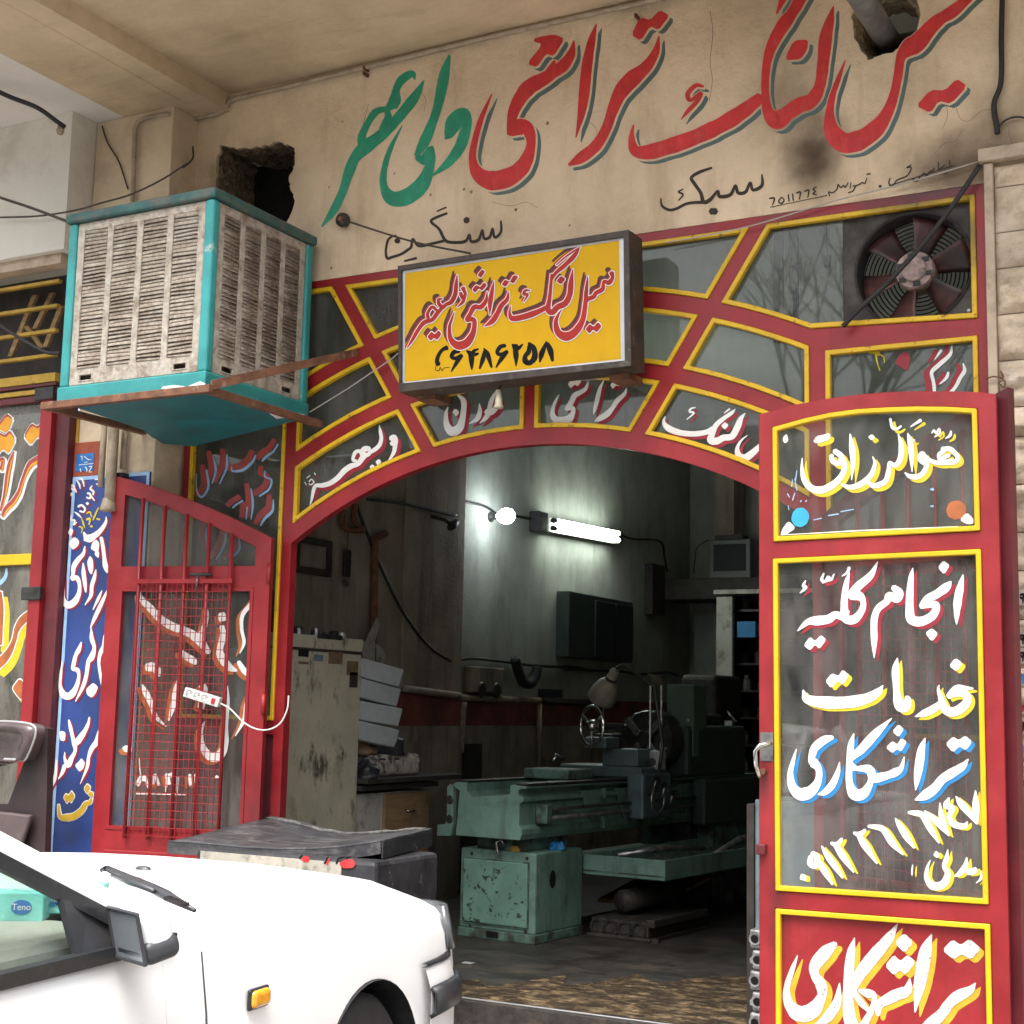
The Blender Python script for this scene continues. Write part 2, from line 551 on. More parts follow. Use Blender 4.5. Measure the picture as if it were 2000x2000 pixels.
mat('stone', (0.55, 0.45, 0.345), 0.9, 0.2, 5, 0.012, 22, dirt=[((0.40, 0.29, 0.18), 0.7), ((0.66, 0.58, 0.49), 0.5)], dscale=9, dlo=0.5, dhi=0.7, spec=0.2)
mat('stone_trim', (0.50, 0.40, 0.30), 0.8, 0.12, 8, dirt=[((0.20, 0.14, 0.09), 0.5)], dscale=6)
mat('fan_dark', (0.022, 0.020, 0.021), 0.6, 0.4, 18, dirt=[((0.06, 0.05, 0.045), 0.6)], dscale=14)
mat('fan_plate', (0.06, 0.052, 0.048), 0.7, 0.4, 14, dirt=[((0.02, 0.018, 0.018), 0.9)], dscale=4, dlo=0.42, dhi=0.6)
mat('fan_blade', (0.075, 0.026, 0.024), 0.5, 0.4, 12, dirt=[((0.02, 0.015, 0.015), 0.9)], dscale=7, dlo=0.45, dhi=0.62)
mat('fan_motor', (0.30, 0.22, 0.20), 0.55, 0.4, 30, dirt=[((0.04, 0.03, 0.03), 0.8)], dscale=20)
mat('car_white', (0.90, 0.90, 0.90), 0.35, 0.01, 2, coat=0.15)
mat('car_black', (0.020, 0.021, 0.024), 0.45, 0.15, 30, dirt=[((0.06, 0.06, 0.065), 0.5)], dscale=14)
mat('car_dark_grey', (0.045, 0.046, 0.052), 0.4, 0.1, 30)
mat('car_lens', (0.075, 0.082, 0.088), 0.12, 0.15, 20, coat=1.0)
mat('amber_lens', (0.80, 0.36, 0.02), 0.2, 0.15, 60, coat=0.6)
mat('car_beige', (0.36, 0.36, 0.31), 0.85, 0.04, 30)
mat('mirror_glass', (0.42, 0.47, 0.50), 0.15, 0.04, 5, metal=0.55, rvar=0.01)
mat('tissue_teal', (0.22, 0.62, 0.56), 0.5, 0.15, 12, dirt=[((0.75, 0.80, 0.80), 0.9)], dscale=9, dlo=0.5, dhi=0.56)
mat('chrome', (0.60, 0.60, 0.60), 0.15, 0.1, 20, metal=1.0)
mat('steel', (0.30, 0.30, 0.30), 0.35, 0.3, 20, metal=0.9, dirt=[((0.05, 0.04, 0.035), 0.8)], dscale=14)
mat('steel_dark', (0.045, 0.044, 0.043), 0.45, 0.4, 16, metal=0.5, dirt=[((0.10, 0.09, 0.08), 0.5)], dscale=16)
mat('lathe_green', (0.135, 0.235, 0.195), 0.5, 0.14, 5, 0.001, 40, dirt=[((0.05, 0.075, 0.06), 0.75)], dscale=6, dlo=0.48, dhi=0.72, chips=(0.022, 0.022, 0.018), cscale=26, clo=0.69, streak=((0.045, 0.06, 0.05), 0.6, 10, (1, 1, 0.15)))
mat('lathe_chipped', (0.135, 0.255, 0.205), 0.5, 0.12, 6, dirt=[((0.022, 0.024, 0.020), 0.95)], dscale=24, dlo=0.575, dhi=0.61, chips=(0.02, 0.02, 0.018), cscale=60, clo=0.66)
mat('lathe_grey', (0.075, 0.115, 0.118), 0.45, 0.15, 8, dirt=[((0.03, 0.04, 0.04), 0.7)], dscale=10)
mat('lathe_dirty', (0.09, 0.165, 0.135), 0.6, 0.3, 7, dirt=[((0.035, 0.03, 0.022), 0.9)], dscale=9, dlo=0.42, dhi=0.6)
mat('iron_cast', (0.040, 0.035, 0.032), 0.65, 0.4, 18, 0.003, 60, metal=0.3, dirt=[((0.11, 0.075, 0.05), 0.6)], dscale=12)
mat('alu_cast', (0.34, 0.34, 0.34), 0.5, 0.3, 24, 0.002, 60, metal=0.5, dirt=[((0.08, 0.08, 0.08), 0.7)], dscale=24)
mat('wood_pale', (0.36, 0.23, 0.10), 0.7, 0.25, 7, stretch=(1, 1, 6), dirt=[((0.08, 0.05, 0.03), 0.7)], dscale=9)
mat('wood_drawer', (0.30, 0.195, 0.105), 0.55, 0.18, 7, stretch=(1, 1, 8), dirt=[((0.12, 0.075, 0.04), 0.7)], dscale=6)
mat('wood_dark', (0.035, 0.028, 0.024), 0.7, 0.4, 10)
mat('board_white', (0.42, 0.40, 0.36), 0.7, 0.12, 6, dirt=[((0.13, 0.10, 0.07), 0.7)], dscale=8)
mat('cabinet_cream', (0.46, 0.42, 0.32), 0.55, 0.10, 5, dirt=[((0.20, 0.165, 0.11), 0.55), ((0.05, 0.04, 0.03), 0.9)], dscale=8, dlo=0.54, dhi=0.68, dstretch=(1, 1, 0.5))
mat('foam_white', (0.50, 0.53, 0.55), 0.9, 0.06, 20, 0.001, 200, spec=0.2)
mat('foam_dirty', (0.42, 0.38, 0.33), 0.95, 0.3, 20, 0.01, 40, dirt=[((0.05, 0.04, 0.035), 0.9)], dscale=14, dlo=0.5, dhi=0.6)
mat('bag_black', (0.020, 0.020, 0.024), 0.35, 0.3, 20, 0.01, 25)
mat('paper', (0.42, 0.39, 0.33), 0.85, 0.12, 12, dirt=[((0.10, 0.08, 0.06), 0.7)], dscale=16)
mat('sticker_brown', (0.16, 0.105, 0.06), 0.7, 0.3, 30)
mat('bin_black', (0.030, 0.030, 0.034), 0.55, 0.3, 10, 0.003, 40, dirt=[((0.20, 0.19, 0.18), 0.8)], dscale=16, dlo=0.60, dhi=0.68)
mat('bin_lid', (0.040, 0.040, 0.045), 0.5, 0.35, 6, 0.004, 24, dirt=[((0.13, 0.125, 0.12), 0.7)], dscale=12, dlo=0.5, dhi=0.7, chips=(0.26, 0.25, 0.24), cscale=34, clo=0.69, streak=((0.15, 0.145, 0.14), 0.6, 26, (0.15, 1, 1)))
mat('bin_edge', (0.11, 0.105, 0.10), 0.8, 0.5, 40, 0.004, 60)
mat('tv_case', (0.115, 0.12, 0.12), 0.5, 0.1, 10)
mat('tv_screen', (0.010, 0.012, 0.016), 0.5, 0.1, 4, spec=0.2)
mat('panel_navy', (0.010, 0.014, 0.020), 0.6, 0.2, 6)
mat('green_box', (0.032, 0.050, 0.042), 0.6, 0.2, 8, dirt=[((0.02, 0.025, 0.02), 0.7)], dscale=6)
mat('lamp_cream', (0.46, 0.41, 0.30), 0.4, 0.1, 8, dirt=[((0.20, 0.15, 0.09), 0.5)], dscale=16)
mat('brown_panel', (0.085, 0.062, 0.062), 0.30, 0.25, 4, dirt=[((0.20, 0.17, 0.17), 0.5)], dscale=5, coat=0.4)
mat('post_shade', (0.030, 0.018, 0.020), 0.5, 0.3, 5)
mat('blue_grey', (0.16, 0.22, 0.25), 0.6, 0.2, 8, dirt=[((0.06, 0.06, 0.05), 0.7)], dscale=10)
mat('white_plastic', (0.66, 0.65, 0.62), 0.45, 0.05, 20)
mat('red_plastic', (0.48, 0.02, 0.02), 0.4, 0.1, 20)
mat('rag_yellow', (0.45, 0.27, 0.04), 0.8, 0.2, 20)
mat('cardboard', (0.26, 0.165, 0.085), 0.9, 0.2, 12)
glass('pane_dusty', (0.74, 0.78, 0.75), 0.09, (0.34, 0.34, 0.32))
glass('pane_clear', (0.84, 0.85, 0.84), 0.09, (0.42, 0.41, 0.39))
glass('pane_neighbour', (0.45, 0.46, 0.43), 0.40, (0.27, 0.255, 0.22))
glass('car_glass', (0.72, 0.78, 0.76), 0.02)
emit('bulb_glow', (0.86, 0.95, 1.0), 24)
emit('tube_glow', (0.90, 1.0, 0.92), 14)
# ------------------------------------------------------------------ ground
G = -0.15
struct(MB().add([(-60, -80, G), (60, -80, G), (60, 0.6, G), (-60, 0.6, G)], [(0, 1, 2, 3)]).build('street', 'asphalt'))
struct(MB().box(-14, 6, -0.95, -0.02, G - 0.1, G + 0.006).build('pavement', 'paving'))
struct(MB().box(-5.5, -0.6, 0.0, 8.2, G, 0.0).build('floor', 'floor_oily'))
# trampled straw and oily dirt by the door, thin uneven sheet
rows = []
for j in range(15):
    row = []
    for i in range(31):
        x = -3.75 + 2.85 * i / 30
        y = 0.03 + 2.4 * j / 14
        edge = 0.20 + 2.5 * (i / 30) ** 1.1 + 0.12 * math.sin(i * 1.7) + 0.08 * math.sin(i * 4.1)
        y = min(y, edge * (0.03 + 1.0 * j / 14) + 0.02 + 0.03 * random.random())
        row.append((x, y, 0.004 + 0.004 * random.random()))
    rows.append(row)
stuff(MB().grid(rows).build('straw_litter', 'straw_dirt', smooth=True))
bpy.data.objects['straw_litter']['label'] = 'trampled straw and dirt on the workshop floor inside the door'
struct(MB().box(-4.47, -1.79, -0.045, 0.0, G, 0.006).build('door_sill', 'iron_cast', bevel=0.004))
struct(MB().box(-4.47, -1.79, -0.008, 0.004, 0.0, 0.010).build('sill_edge', 'aluminium', bevel=0.002))

# ------------------------------------------------------------------ workshop building
B = thing('workshop_building', 'beige plastered workshop building with painted lettering above the arched front', 'building', (-3, 0.2, 0))


def crackle(loop, amp, n=4):
    """subdivide a loop and make it ragged"""
    out = []
    for i, p in enumerate(loop):
        q = loop[(i + 1) % len(loop)]
        for k in range(n):
            t = k / n
            out.append((p[0] + (q[0] - p[0]) * t + random.uniform(-amp, amp), p[1] + (q[1] - p[1]) * t + random.uniform(-amp, amp)))
    return out


hole_px = [(1185, 775), (1300, 800), (1400, 790), (1500, 765), (1590, 790), (1588, 880), (1562, 960), (1560, 1010), (1590, 1075), (1560, 1180), (1510, 1290), (1180, 1290), (1165, 1000), (1170, 860)]
hole_w = crackle([(at(*c1(*p), Y=0).x, at(*c1(*p), Y=0).z) for p in hole_px], 0.008, 5)
hole_in = [(x + (-4.98 - x) * 0.0, z) for x, z in hole_w]
cx = sum(x for x, z in hole_w) / len(hole_w)
cz = sum(z for x, z in hole_w) / len(hole_w)
pipe_px = [(1005, 120), (1030, 230), (1090, 325), (1190, 290), (1280, 255), (1345, 190), (1372, 80), (1345, -40), (1230, -110), (1080, -60), (1010, 20)]
pipe_w = crackle([(at(*c3(*p), Y=0).x, at(*c3(*p), Y=0).z) for p in pipe_px], 0.007, 5)
px_c = at(*c3(1200, 150), Y=0)
wl = [[V(-5.25, 0, 3.47), V(0.9, 0, 3.47), V(0.9, 0, 4.6), V(-5.25, 0, 4.6)], [V(x, 0, z) for x, z in hole_w], [V(x, 0, z) for x, z in pipe_w]]
wall = MB().sheet_holes(wl, (0, 0.022, 0)).build('upper_wall', 'plaster', B)
stain(MAT['plaster'], [((-1.76, 0, 3.70), (0.22, 0.3, 0.30), 0.95), ((-1.86, 0, 3.95), (0.30, 0.3, 0.42), 0.55), ((-1.16, 0, 3.56), (0.40, 0.3, 0.24), 0.85), ((-2.0, 0, 4.5), (0.5, 0.3, 0.5), 0.25), ((-0.95, 0, 3.72), (0.3, 0.3, 0.3), 0.4),
                       ((-5.1, 0, 3.9), (0.22, 0.3, 0.6), 0.7), ((-4.8, 0, 4.12), (0.42, 0.3, 0.22), 0.45), ((-4.45, 0, 3.6), (0.2, 0.3, 0.3), 0.25), ((-2.45, 0, 4.6), (0.7, 0.3, 0.12), 0.3),
                       ((-4.2, 0, 4.62), (1.2, 0.3, 0.10), 0.5)], (0.060, 0.038, 0.026))
# thickness of the wall behind the broken plaster skin
for loop, sc, nm in ((hole_w, 0.93, 'hole_rim'), (pipe_w, 0.84, 'hole_rim')):
    ax = sum(x for x, z in loop) / len(loop)
    az = sum(z for x, z in loop) / len(loop)
    mb = MB()
    lay = []
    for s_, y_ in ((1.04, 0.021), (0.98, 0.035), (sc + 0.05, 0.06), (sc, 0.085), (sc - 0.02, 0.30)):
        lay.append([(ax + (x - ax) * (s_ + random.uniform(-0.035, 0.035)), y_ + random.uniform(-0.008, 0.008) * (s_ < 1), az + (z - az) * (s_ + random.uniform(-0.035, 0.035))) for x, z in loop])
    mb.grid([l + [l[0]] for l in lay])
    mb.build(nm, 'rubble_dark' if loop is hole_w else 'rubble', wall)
    MB().box(ax - 0.6, ax + 0.6, 0.31, 0.33, az - 0.45, az + 0.38).build('hole_back', 'void_black', wall)
# shallow broken edge of plaster left of the big hole
MB().sheet_holes([[V(-5.25, 0.0225, 3.47), V(0.9, 0.0225, 3.47), V(0.9, 0.0225, 4.6), V(-5.25, 0.0225, 4.6)],
                  [V(cx + (x - cx) * 1.05, 0.0225, cz + (z - cz) * 1.05) for x, z in hole_w],
                  [V(px_c.x + (x - px_c.x) * 1.05, 0.0225, px_c.z + (z - px_c.z) * 1.05) for x, z in pipe_w]], (0, 0.2, 0)).build('wall_core', 'rubble', B)
# soffit, beam, pilaster
MB().box(-5.02, 3.0, -1.55, 0.25, 4.6, 4.8).build('soffit', 'soffit_tan', B)
rows = []
for i in range(25):
    y = -1.55 + 1.55 * i / 24
    e = -5.42 - 0.05 * math.sin(i * 0.8) - random.uniform(0, 0.03) + (0.08 * (i / 24))
    rows.append([(e, y, 4.498), (-5.16, y, 4.4985 - 0.006), (-5.155, y, 4.499), (-5.02, y, 4.499)])
MB().grid(rows).build('beam_paint', 'soffit_tan', B)
MB().box(-5.60, -5.02, -1.55, 0.0, 4.5, 4.7).build('beam', 'soffit_tan', B)
MB().box(-5.795, -5.24, -0.2, 0.05, G, 4.499).build('pilaster', 'plaster_pilaster', B, bevel=0.006)
# inside of the shop
XL1, XL2, YB = -5.25, -5.37, 7.74
MB().box(XL1 - 0.3, XL1, 0.24, 3.05, 1.40, 4.3).build('side_wall', 'wall_brown', B)
MB().box(XL1 - 0.3, XL1 + 0.018, 2.25, 2.95, 1.40, 4.3).build('wall_pier', 'wall_brown', B, bevel=0.01)
MB().box(XL2 - 0.3, XL2, 3.05, 8.0, 1.40, 4.3).build('side_wall', 'wall_inside', B)
for y0, y1, x in ((0.24, 3.05, XL1), (3.05, 8.0, XL2)):
    MB().box(x - 0.3, x + 0.006, y0, y1, 1.18, 1.40).build('painted_band', 'band_red', B)
    MB().box(x - 0.3, x + 0.010, y0, y1, 0.0, 1.18).build('dado', 'dado', B)
MB().box(-5.5, -0.5, YB, YB + 0.2, 0, 4.3).build('back_wall', 'wall_inside', B)
MB().box(-4.98, -4.78, YB - 0.35, YB, 0, 4.3).build('wall_pier', 'wall_brown', B)
MB().box(-0.72, -0.55, 0.24, 8.0, 0, 4.3).build('side_wall', 'wall_brown', B)
MB().box(-5.6, -0.5, 0.24, 8.0, 4.3, 4.45).build('ceiling', 'ceiling_inside', B)
# conduit along the top of the wall
cp = [at(*c1(*p), Y=-0.03) for p in ((700, 1085), (705, 800), (718, 670), (760, 640))]
pilz = [at(*p, Y=-0.225) for p in (c1(715, 1085), c1(722, 850), c1(728, 690), c1(745, 655), c1(790, 635), c1(900, 612))]
wallp = [at(*p, Y=-0.025) for p in (c1(1010, 645), c1(1150, 620), c1(1205, 595), c1(1235, 545), c1(1270, 530), c1(1500, 478), c1(1932, 372), c2(1000, 195), c2(1932, -15), (1500, -52), (1900, -140))]
cnd = MB().tube(pilz + wallp, 0.013, 8).build('conduit', 'pipe_tan', smooth=True)
tag(cnd, 'thin tan conduit running along the top of the lettered wall', 'pipe')
for p in (c2(312, 395), c2(1775, 85), c2(312, 365)):
    q = at(*p, Y=-0.03)
    MB().box(q.x - 0.005, q.x + 0.005, q.y - 0.016, 0.0, q.z - 0.012, q.z + 0.006).build('clip', 'rust', cnd)

stain(MAT['red_paint'], [((-1.30, 0, 3.47), (0.45, 0.2, 0.10), 0.85), ((-4.52, -0.1, 0.45), (0.22, 0.3, 0.75), 0.85), ((-1.86, -0.4, 1.05), (0.05, 0.2, 0.18), 0.5), ((-4.44, 0, 1.2), (0.06, 0.2, 0.9), 0.5), ((-1.8, -0.42, 0.6), (0.06, 0.2, 0.4), 0.5)], (0.035, 0.014, 0.018))
stain(MAT['yellow_paint'], [((-1.30, 0, 3.45), (0.40, 0.2, 0.10), 0.9), ((-1.10, 0, 3.25), (0.06, 0.2, 0.3), 0.7)], (0.04, 0.03, 0.015))
# ------------------------------------------------------------------ arched steel shopfront
CXA, CZA = -3.13, 0.115
F = thing('arched_shopfront', 'red steel arched shopfront with yellow glazing beads and lettered panes', 'shopfront', (CXA, 0.03, 0))


def spoke(z, off):
    return -2.58 + 0.636 * (z - 2.537) + off * 1.185


def on_arc(r, x):
    return CZA + math.sqrt(max(0, r * r - (x - CXA) ** 2))


def cross_spoke(r, off):
    z = 2.7
    for _ in range(40):
        z = 0.5 * z + 0.5 * on_arc(r, spoke(z, off))
    return spoke(z, off), z


def arc(r, xa, xb, n=10):
    return [(xa + (xb - xa) * i / n, on_arc(r, xa + (xb - xa) * i / n)) for i in range(n + 1)]


def pane_loop(r0, r1, left, right, ztop=None):
    """closed loop; left/right are an x value or ('s', offset) for the slanted spoke"""
    def xz(side, r):
        return cross_spoke(r, side[1]) if isinstance(side, tuple) else (side, on_arc(r, side))
    a0, b0 = xz(left, r0), xz(right, r0)
    lp = arc(r0, a0[0], b0[0])
    if ztop is not None:
        def top(side):
            return (spoke(ztop, side[1]), ztop) if isinstance(side, tuple) else (side, ztop)
        lp += [top(right), top(left)]
    else:
        a1, b1 = xz(left, r1), xz(right, r1)
        lp += arc(r1, b1[0], a1[0])
    return lp


SW = 0.033
XC, XR = 0.027, -1.788
right = {
    'inner_a': pane_loop(2.487, 2.738, CXA + XC, ('s', -SW)),
    'inner_b': pane_loop(2.487, 2.738, ('s', SW), XR),
    'mid_a': pane_loop(2.806, 3.058, CXA + XC, ('s', -SW)),
    'mid_b': pane_loop(2.806, 3.058, ('s', SW), XR),
    'outer_a': pane_loop(3.132, 0, CXA + XC, ('s', -SW), 3.425),
}
o2 = arc(3.127, cross_spoke(3.127, SW)[0], -1.784) + [(-1.091, 2.907), (-1.091, 3.428), (spoke(3.428, SW), 3.428)]
right['outer_b'] = o2
right['side'] = [(-1.72, 1.22), (-1.093, 1.22), (-1.093, 2.836), (-1.72, 2.836)]
right['side_low'] = [(-1.72, 0.16), (-1.093, 0.16), (-1.093, 1.15), (-1.72, 1.15)]
mir = lambda lp: [(2 * CXA - x, z) for x, z in lp][::-1]
loops = {k + '_r': v for k, v in right.items()}
loops.update({k + '_l': mir(v) for k, v in right.items()})
outer = [(-5.215, G), (-5.215, 3.468), (-1.055, 3.468), (-1.055, G), (-1.781, G)] + arc(2.41, -1.781, -4.479, 28) + [(-4.479, G)]
YF = 0.0
MB().sheet_holes([[V(x, YF, z) for x, z in outer]] + [[V(x, YF, z) for x, z in lp] for lp in loops.values()], (0, 0.05, 0)).build('frame', 'red_paint', F, bevel=0.003, seg=1)
# arch lip on the inside edge of the opening
lipo = arc(2.43, -1.765, -4.495, 28)
lipi = arc(2.40, -1.765, -4.495, 28)


def inset(lp, d):
    n = len(lp)
    ar = sum(lp[i][0] * lp[(i + 1) % n][1] - lp[(i + 1) % n][0] * lp[i][1] for i in range(n))
    sgn = 1 if ar > 0 else -1
    out = []
    for i in range(n):
        p, q, r = Vector(lp[i - 1]), Vector(lp[i]), Vector(lp[(i + 1) % n])
        e1, e2 = (q - p).normalized(), (r - q).normalized()
        n1v, n2v = Vector((-e1.y, e1.x)) * sgn, Vector((-e2.y, e2.x)) * sgn
        bi = (n1v + n2v)
        L = bi.length
        bi = bi / L if L > 1e-6 else n1v
        out.append(tuple(q + bi * d / max(0.35, bi.dot(n1v))))
    return out


PANES = {}
for k, lp in loops.items():
    if k.startswith('side_low'):
        MB().prism([V(x, 0.02, z) for x, z in lp], (0, 0.006, 0)).build('panel', 'red_dark', F)
        continue
    ins = [(x + random.uniform(-0.0012, 0.0012), z + random.uniform(-0.0012, 0.0012)) for x, z in inset(lp, 0.022)]
    gl_ = MB().prism([V(x, 0.022, z) for x, z in inset(lp, 0.004)], (0, 0.004, 0)).build('pane', 'pane_dusty' if k != 'outer_b_r' else 'void_black', F) if k != 'outer_b_r' else None
    PANES[k] = gl_
    bd = MB().ring([V(x, -0.010, z) for x, z in inset(lp, 0.001)], [V(x, -0.010, z) for x, z in ins], (0, 0.03, 0)).build('glazing_bead', 'yellow_paint', F, bevel=0.003, seg=1)
# open pane beside the fan: glass and its two posts
fanx = at(*c3(960, 1500), Y=0.03).x
lpf = [p for p in o2[:-1] if p[0] < fanx] + [(fanx, 2.907), (fanx, 3.428), (spoke(3.428, SW), 3.428)]
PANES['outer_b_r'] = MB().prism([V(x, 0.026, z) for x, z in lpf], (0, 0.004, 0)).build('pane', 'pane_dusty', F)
for xx in (608, 690):
    q = at(*c3(xx, 1460), Y=0.10)
    MB().box(q.x - 0.018, q.x + 0.018, 0.09, 0.12, 2.92, 3.46).build('guard_bar', 'steel_dark', F)
# fixed strip behind fan edge
q = at(*c3(1010, 1460), Y=0.045)

# ------------------------------------------------------------------ lettering engine
def cat_rom(p, n=6):
    if len(p) < 3:
        return [tuple(a + (b - a) * t / n for a, b in zip(p[0], p[1])) for t in range(n + 1)]
    P = [tuple(2 * a - b for a, b in zip(p[0], p[1]))] + p + [tuple(2 * a - b for a, b in zip(p[-1], p[-2]))]
    out = []
    for i in range(1, len(P) - 2):
        for k in range(n):
            t = k / n
            out.append(tuple(0.5 * (2 * P[i][j] + (P[i + 1][j] - P[i - 1][j]) * t + (2 * P[i - 1][j] - 5 * P[i][j] + 4 * P[i + 1][j] - P[i + 2][j]) * t * t
                                    + (3 * P[i][j] - P[i - 1][j] - 3 * P[i + 1][j] + P[i + 2][j]) * t ** 3) for j in range(3)))
    out.append(p[-1])
    return [(x, y, max(1, w_)) for x, y, w_ in out]


def strokes_of(txt):
    res = []
    for ln in txt.strip().splitlines():
        ln = ln.strip()
        if not ln:
            continue
        poly = ln[0] == 'P'
        if ln[0] in 'PL':
            pass
        body = ln.lstrip('PL ')
        pts = [tuple(float(a) for a in q.split()) for q in body.split(',') if q.strip()]
        res.append(('P' if poly else 'L' if ln[0] == 'L' else 'S', pts))
    return res


def ink_each(name, parent, pl, og, txt, material, off=0.0015):
    for ln in txt.strip().splitlines():
        ink(name, parent, pl, og, ln, material, off)


def ink(name, parent, pl, og, txt, material, off=0.0015, dx=0, dy=0, grow=0, wk=1.0, close_=0):
    """painted letters: each brush stroke a thin strip of paint lying on the plane pl"""
    nrm = pl[1].normalized()
    if (CAM - pl[0]).dot(nrm) < 0:
        nrm = -nrm
    mb = MB()
    st = strokes_of(txt)
    for i, (kind, pts) in enumerate(st):
        base = off * 0.55 + i * 0.00005
        pr = lambda x, y, e=0: at(*og(x + dx, y + dy), pl=pl) + nrm * (base + e)
        if kind == 'P':
            p2 = [(p[0], p[1]) for p in pts]
            if grow:
                p2 = inset(p2, -grow)
            # soften corners
            sm = []
            n = len(p2)
            for a in range(n):
                p, q, r = p2[a - 1], p2[a], p2[(a + 1) % n]
                sm += [(q[0] + (p[0] - q[0]) * 0.18, q[1] + (p[1] - q[1]) * 0.18), (q[0] + (r[0] - q[0]) * 0.18, q[1] + (r[1] - q[1]) * 0.18)]
            mb.add([pr(*q) for q in sm], [list(range(len(sm)))])
            continue
        if kind == 'L':
            c = []
            for a in range(len(pts) - 1):
                c += [tuple(u + (v_ - u) * t / 2 for u, v_ in zip(pts[a], pts[a + 1])) for t in range(2)]
            c.append(pts[-1])
        else:
            c = cat_rom(pts)
        if grow:
            d0 = Vector(c[0][:2]) - Vector(c[1][:2])
            d9 = Vector(c[-1][:2]) - Vector(c[-2][:2])
            if d0.length > 1e-6 and d9.length > 1e-6:
                d0 = d0.normalized() * grow
                d9 = d9.normalized() * grow
                c = [(c[0][0] + d0.x, c[0][1] + d0.y, c[0][2])] + c + [(c[-1][0] + d9.x, c[-1][1] + d9.y, c[-1][2])]
        n = len(c)
        c = [(x, y, w_ * (1 + 0.09 * mnoise.noise(Vector((x * 0.021, y * 0.021, i * 3.1))))) for x, y, w_ in c]
        vs, e_ = [], 0.0001 / n
        # round the ends a little
        for a, (x, y, w_) in enumerate(c):
            p = Vector(c[max(a - 1, 0)][:2])
            q = Vector(c[min(a + 1, n - 1)][:2])
            t = q - p
            t = t.normalized() if t.length > 1e-6 else Vector((1, 0))
            nn = Vector((-t.y, t.x)) * (w_ * wk * 0.5 + grow)
            vs += [pr(x + nn.x, y + nn.y, a * e_), pr(x - nn.x, y - nn.y, a * e_)]
        fs = [(2 * a, 2 * a + 1, 2 * a + 3, 2 * a + 2) for a in range(n - 1)]
        for a, sgn in ((0, -1), (n - 1, 1)):
            x, y, w_ = c[a]
            p = Vector(c[max(a - 1, 0)][:2])
            q = Vector(c[min(a + 1, n - 1)][:2])
            t = (q - p)
            t = t.normalized() if t.length > 1e-6 else Vector((1, 0))
            tip = Vector((x, y)) + t * sgn * min(w_ * 0.3, 14)
            vs.append(pr(tip.x, tip.y, a * e_))
            fs.append((2 * a, 2 * a + 1, len(vs) - 1))
        mb.add(vs, fs)
    me = mb.build(name, material, parent, fix=False)
    # all paint faces the street
    bm = bmesh.new()
    bm.from_mesh(me.data)
    bm.normal_update()
    bad = [f for f in bm.faces if f.normal.dot(nrm) < 0]
    bmesh.ops.reverse_faces(bm, faces=bad)
    bm.to_mesh(me.data)
    bm.free()
    return me


PW = (V(0, 0, 0), V(0, -1, 0))             # plane of the wall
PG = (V(0, 0.022, 0), V(0, -1, 0))         # front of the shopfront glass
# ------------------------------------------------------------------ letters on the wall
RED2 = """
1440 220 8, 1425 290 45, 1385 350 62, 1320 400 60, 1270 430 75, 1200 470 85, 1150 530 75, 1115 600 62, 1100 670 45, 1095 725 34
1335 330 16, 1310 385 44, 1285 430 50
1092 705 66, 1150 685 92, 1192 700 70, 1208 780 50, 1172 885 80, 1100 950 100, 1000 975 105, 925 940 75, 893 860 42, 905 760 34, 940 640 28, 997 508 6
P 1185 345, 1240 365, 1290 290, 1330 305, 1390 210, 1330 185, 1230 205, 1222 225, 1270 240
1560 130 6, 1535 220 40, 1510 350 58, 1495 500 56, 1478 620 40, 1450 742 6
1898 195 6, 1880 280 40, 1830 360 62, 1750 430 90, 1690 500 80, 1650 590 62, 1615 690 56, 1560 785 58, 1480 850 60, 1412 890 16
P 1748 190, 1800 222, 1850 142, 1895 165, 1955 85, 1900 55, 1850 110, 1795 95
"""
RED3 = """
-172 675 8, -182 740 30, -165 810 60, -100 822 80, 0 797 85, 150 745 85, 300 675 85, 420 600 80, 515 525 56
760 -60 60, 690 60 62, 620 160 70, 565 270 55, 542 380 44, 538 500 42, 552 600 60, 600 648 100, 660 610 78, 720 570 84, 790 540 76, 833 460 62, 850 340 64, 865 200 70, 890 100 40, 906 35 6
645 -30 50, 600 75 10
P 690 220, 770 214, 765 270, 728 322, 655 326, 650 305
205 468 12, 165 462 24, 122 505 28, 135 542 22, 192 502 20, 170 548 26, 122 600 22, 85 645 6
970 325 6, 935 420 26, 900 520 34, 885 620 50, 900 710 90, 960 770 108, 1050 755 108, 1140 690 92, 1200 600 62, 1235 500 48, 1255 400 48, 1270 310 56, 1310 262 90, 1360 230 96, 1430 150 80, 1480 105 66, 1550 62 66, 1640 -15 50, 1720 -80 40
P 1350 572, 1430 612, 1472 545, 1540 562, 1628 465, 1570 425, 1505 490, 1430 485
"""
GREEN = """
745 750 10, 765 722 56, 800 650 92, 845 612 62, 866 650 44, 850 720 60, 820 800 60, 760 880 46, 680 945 12
768 300 14, 745 380 50, 725 480 58, 700 590 48, 665 690 52, 632 765 60, 588 840 24
588 852 26, 640 858 64, 668 800 34, 666 880 50, 622 990 80, 540 1060 88, 460 1070 80, 415 1010 44, 415 920 34, 450 800 26, 512 680 6
582 430 8, 566 398 36, 512 430 48, 482 480 40, 472 545 66, 440 582 40
630 435 8, 590 510 46, 530 590 58, 470 660 56, 400 730 62, 320 790 72, 260 850 62, 222 940 54, 190 1040 46, 140 1140 44, 80 1222 8
478 560 56, 432 585 30, 370 605 40, 325 670 36, 295 740 44, 300 800 40
432 596 30, 436 640 44, 405 700 40
"""
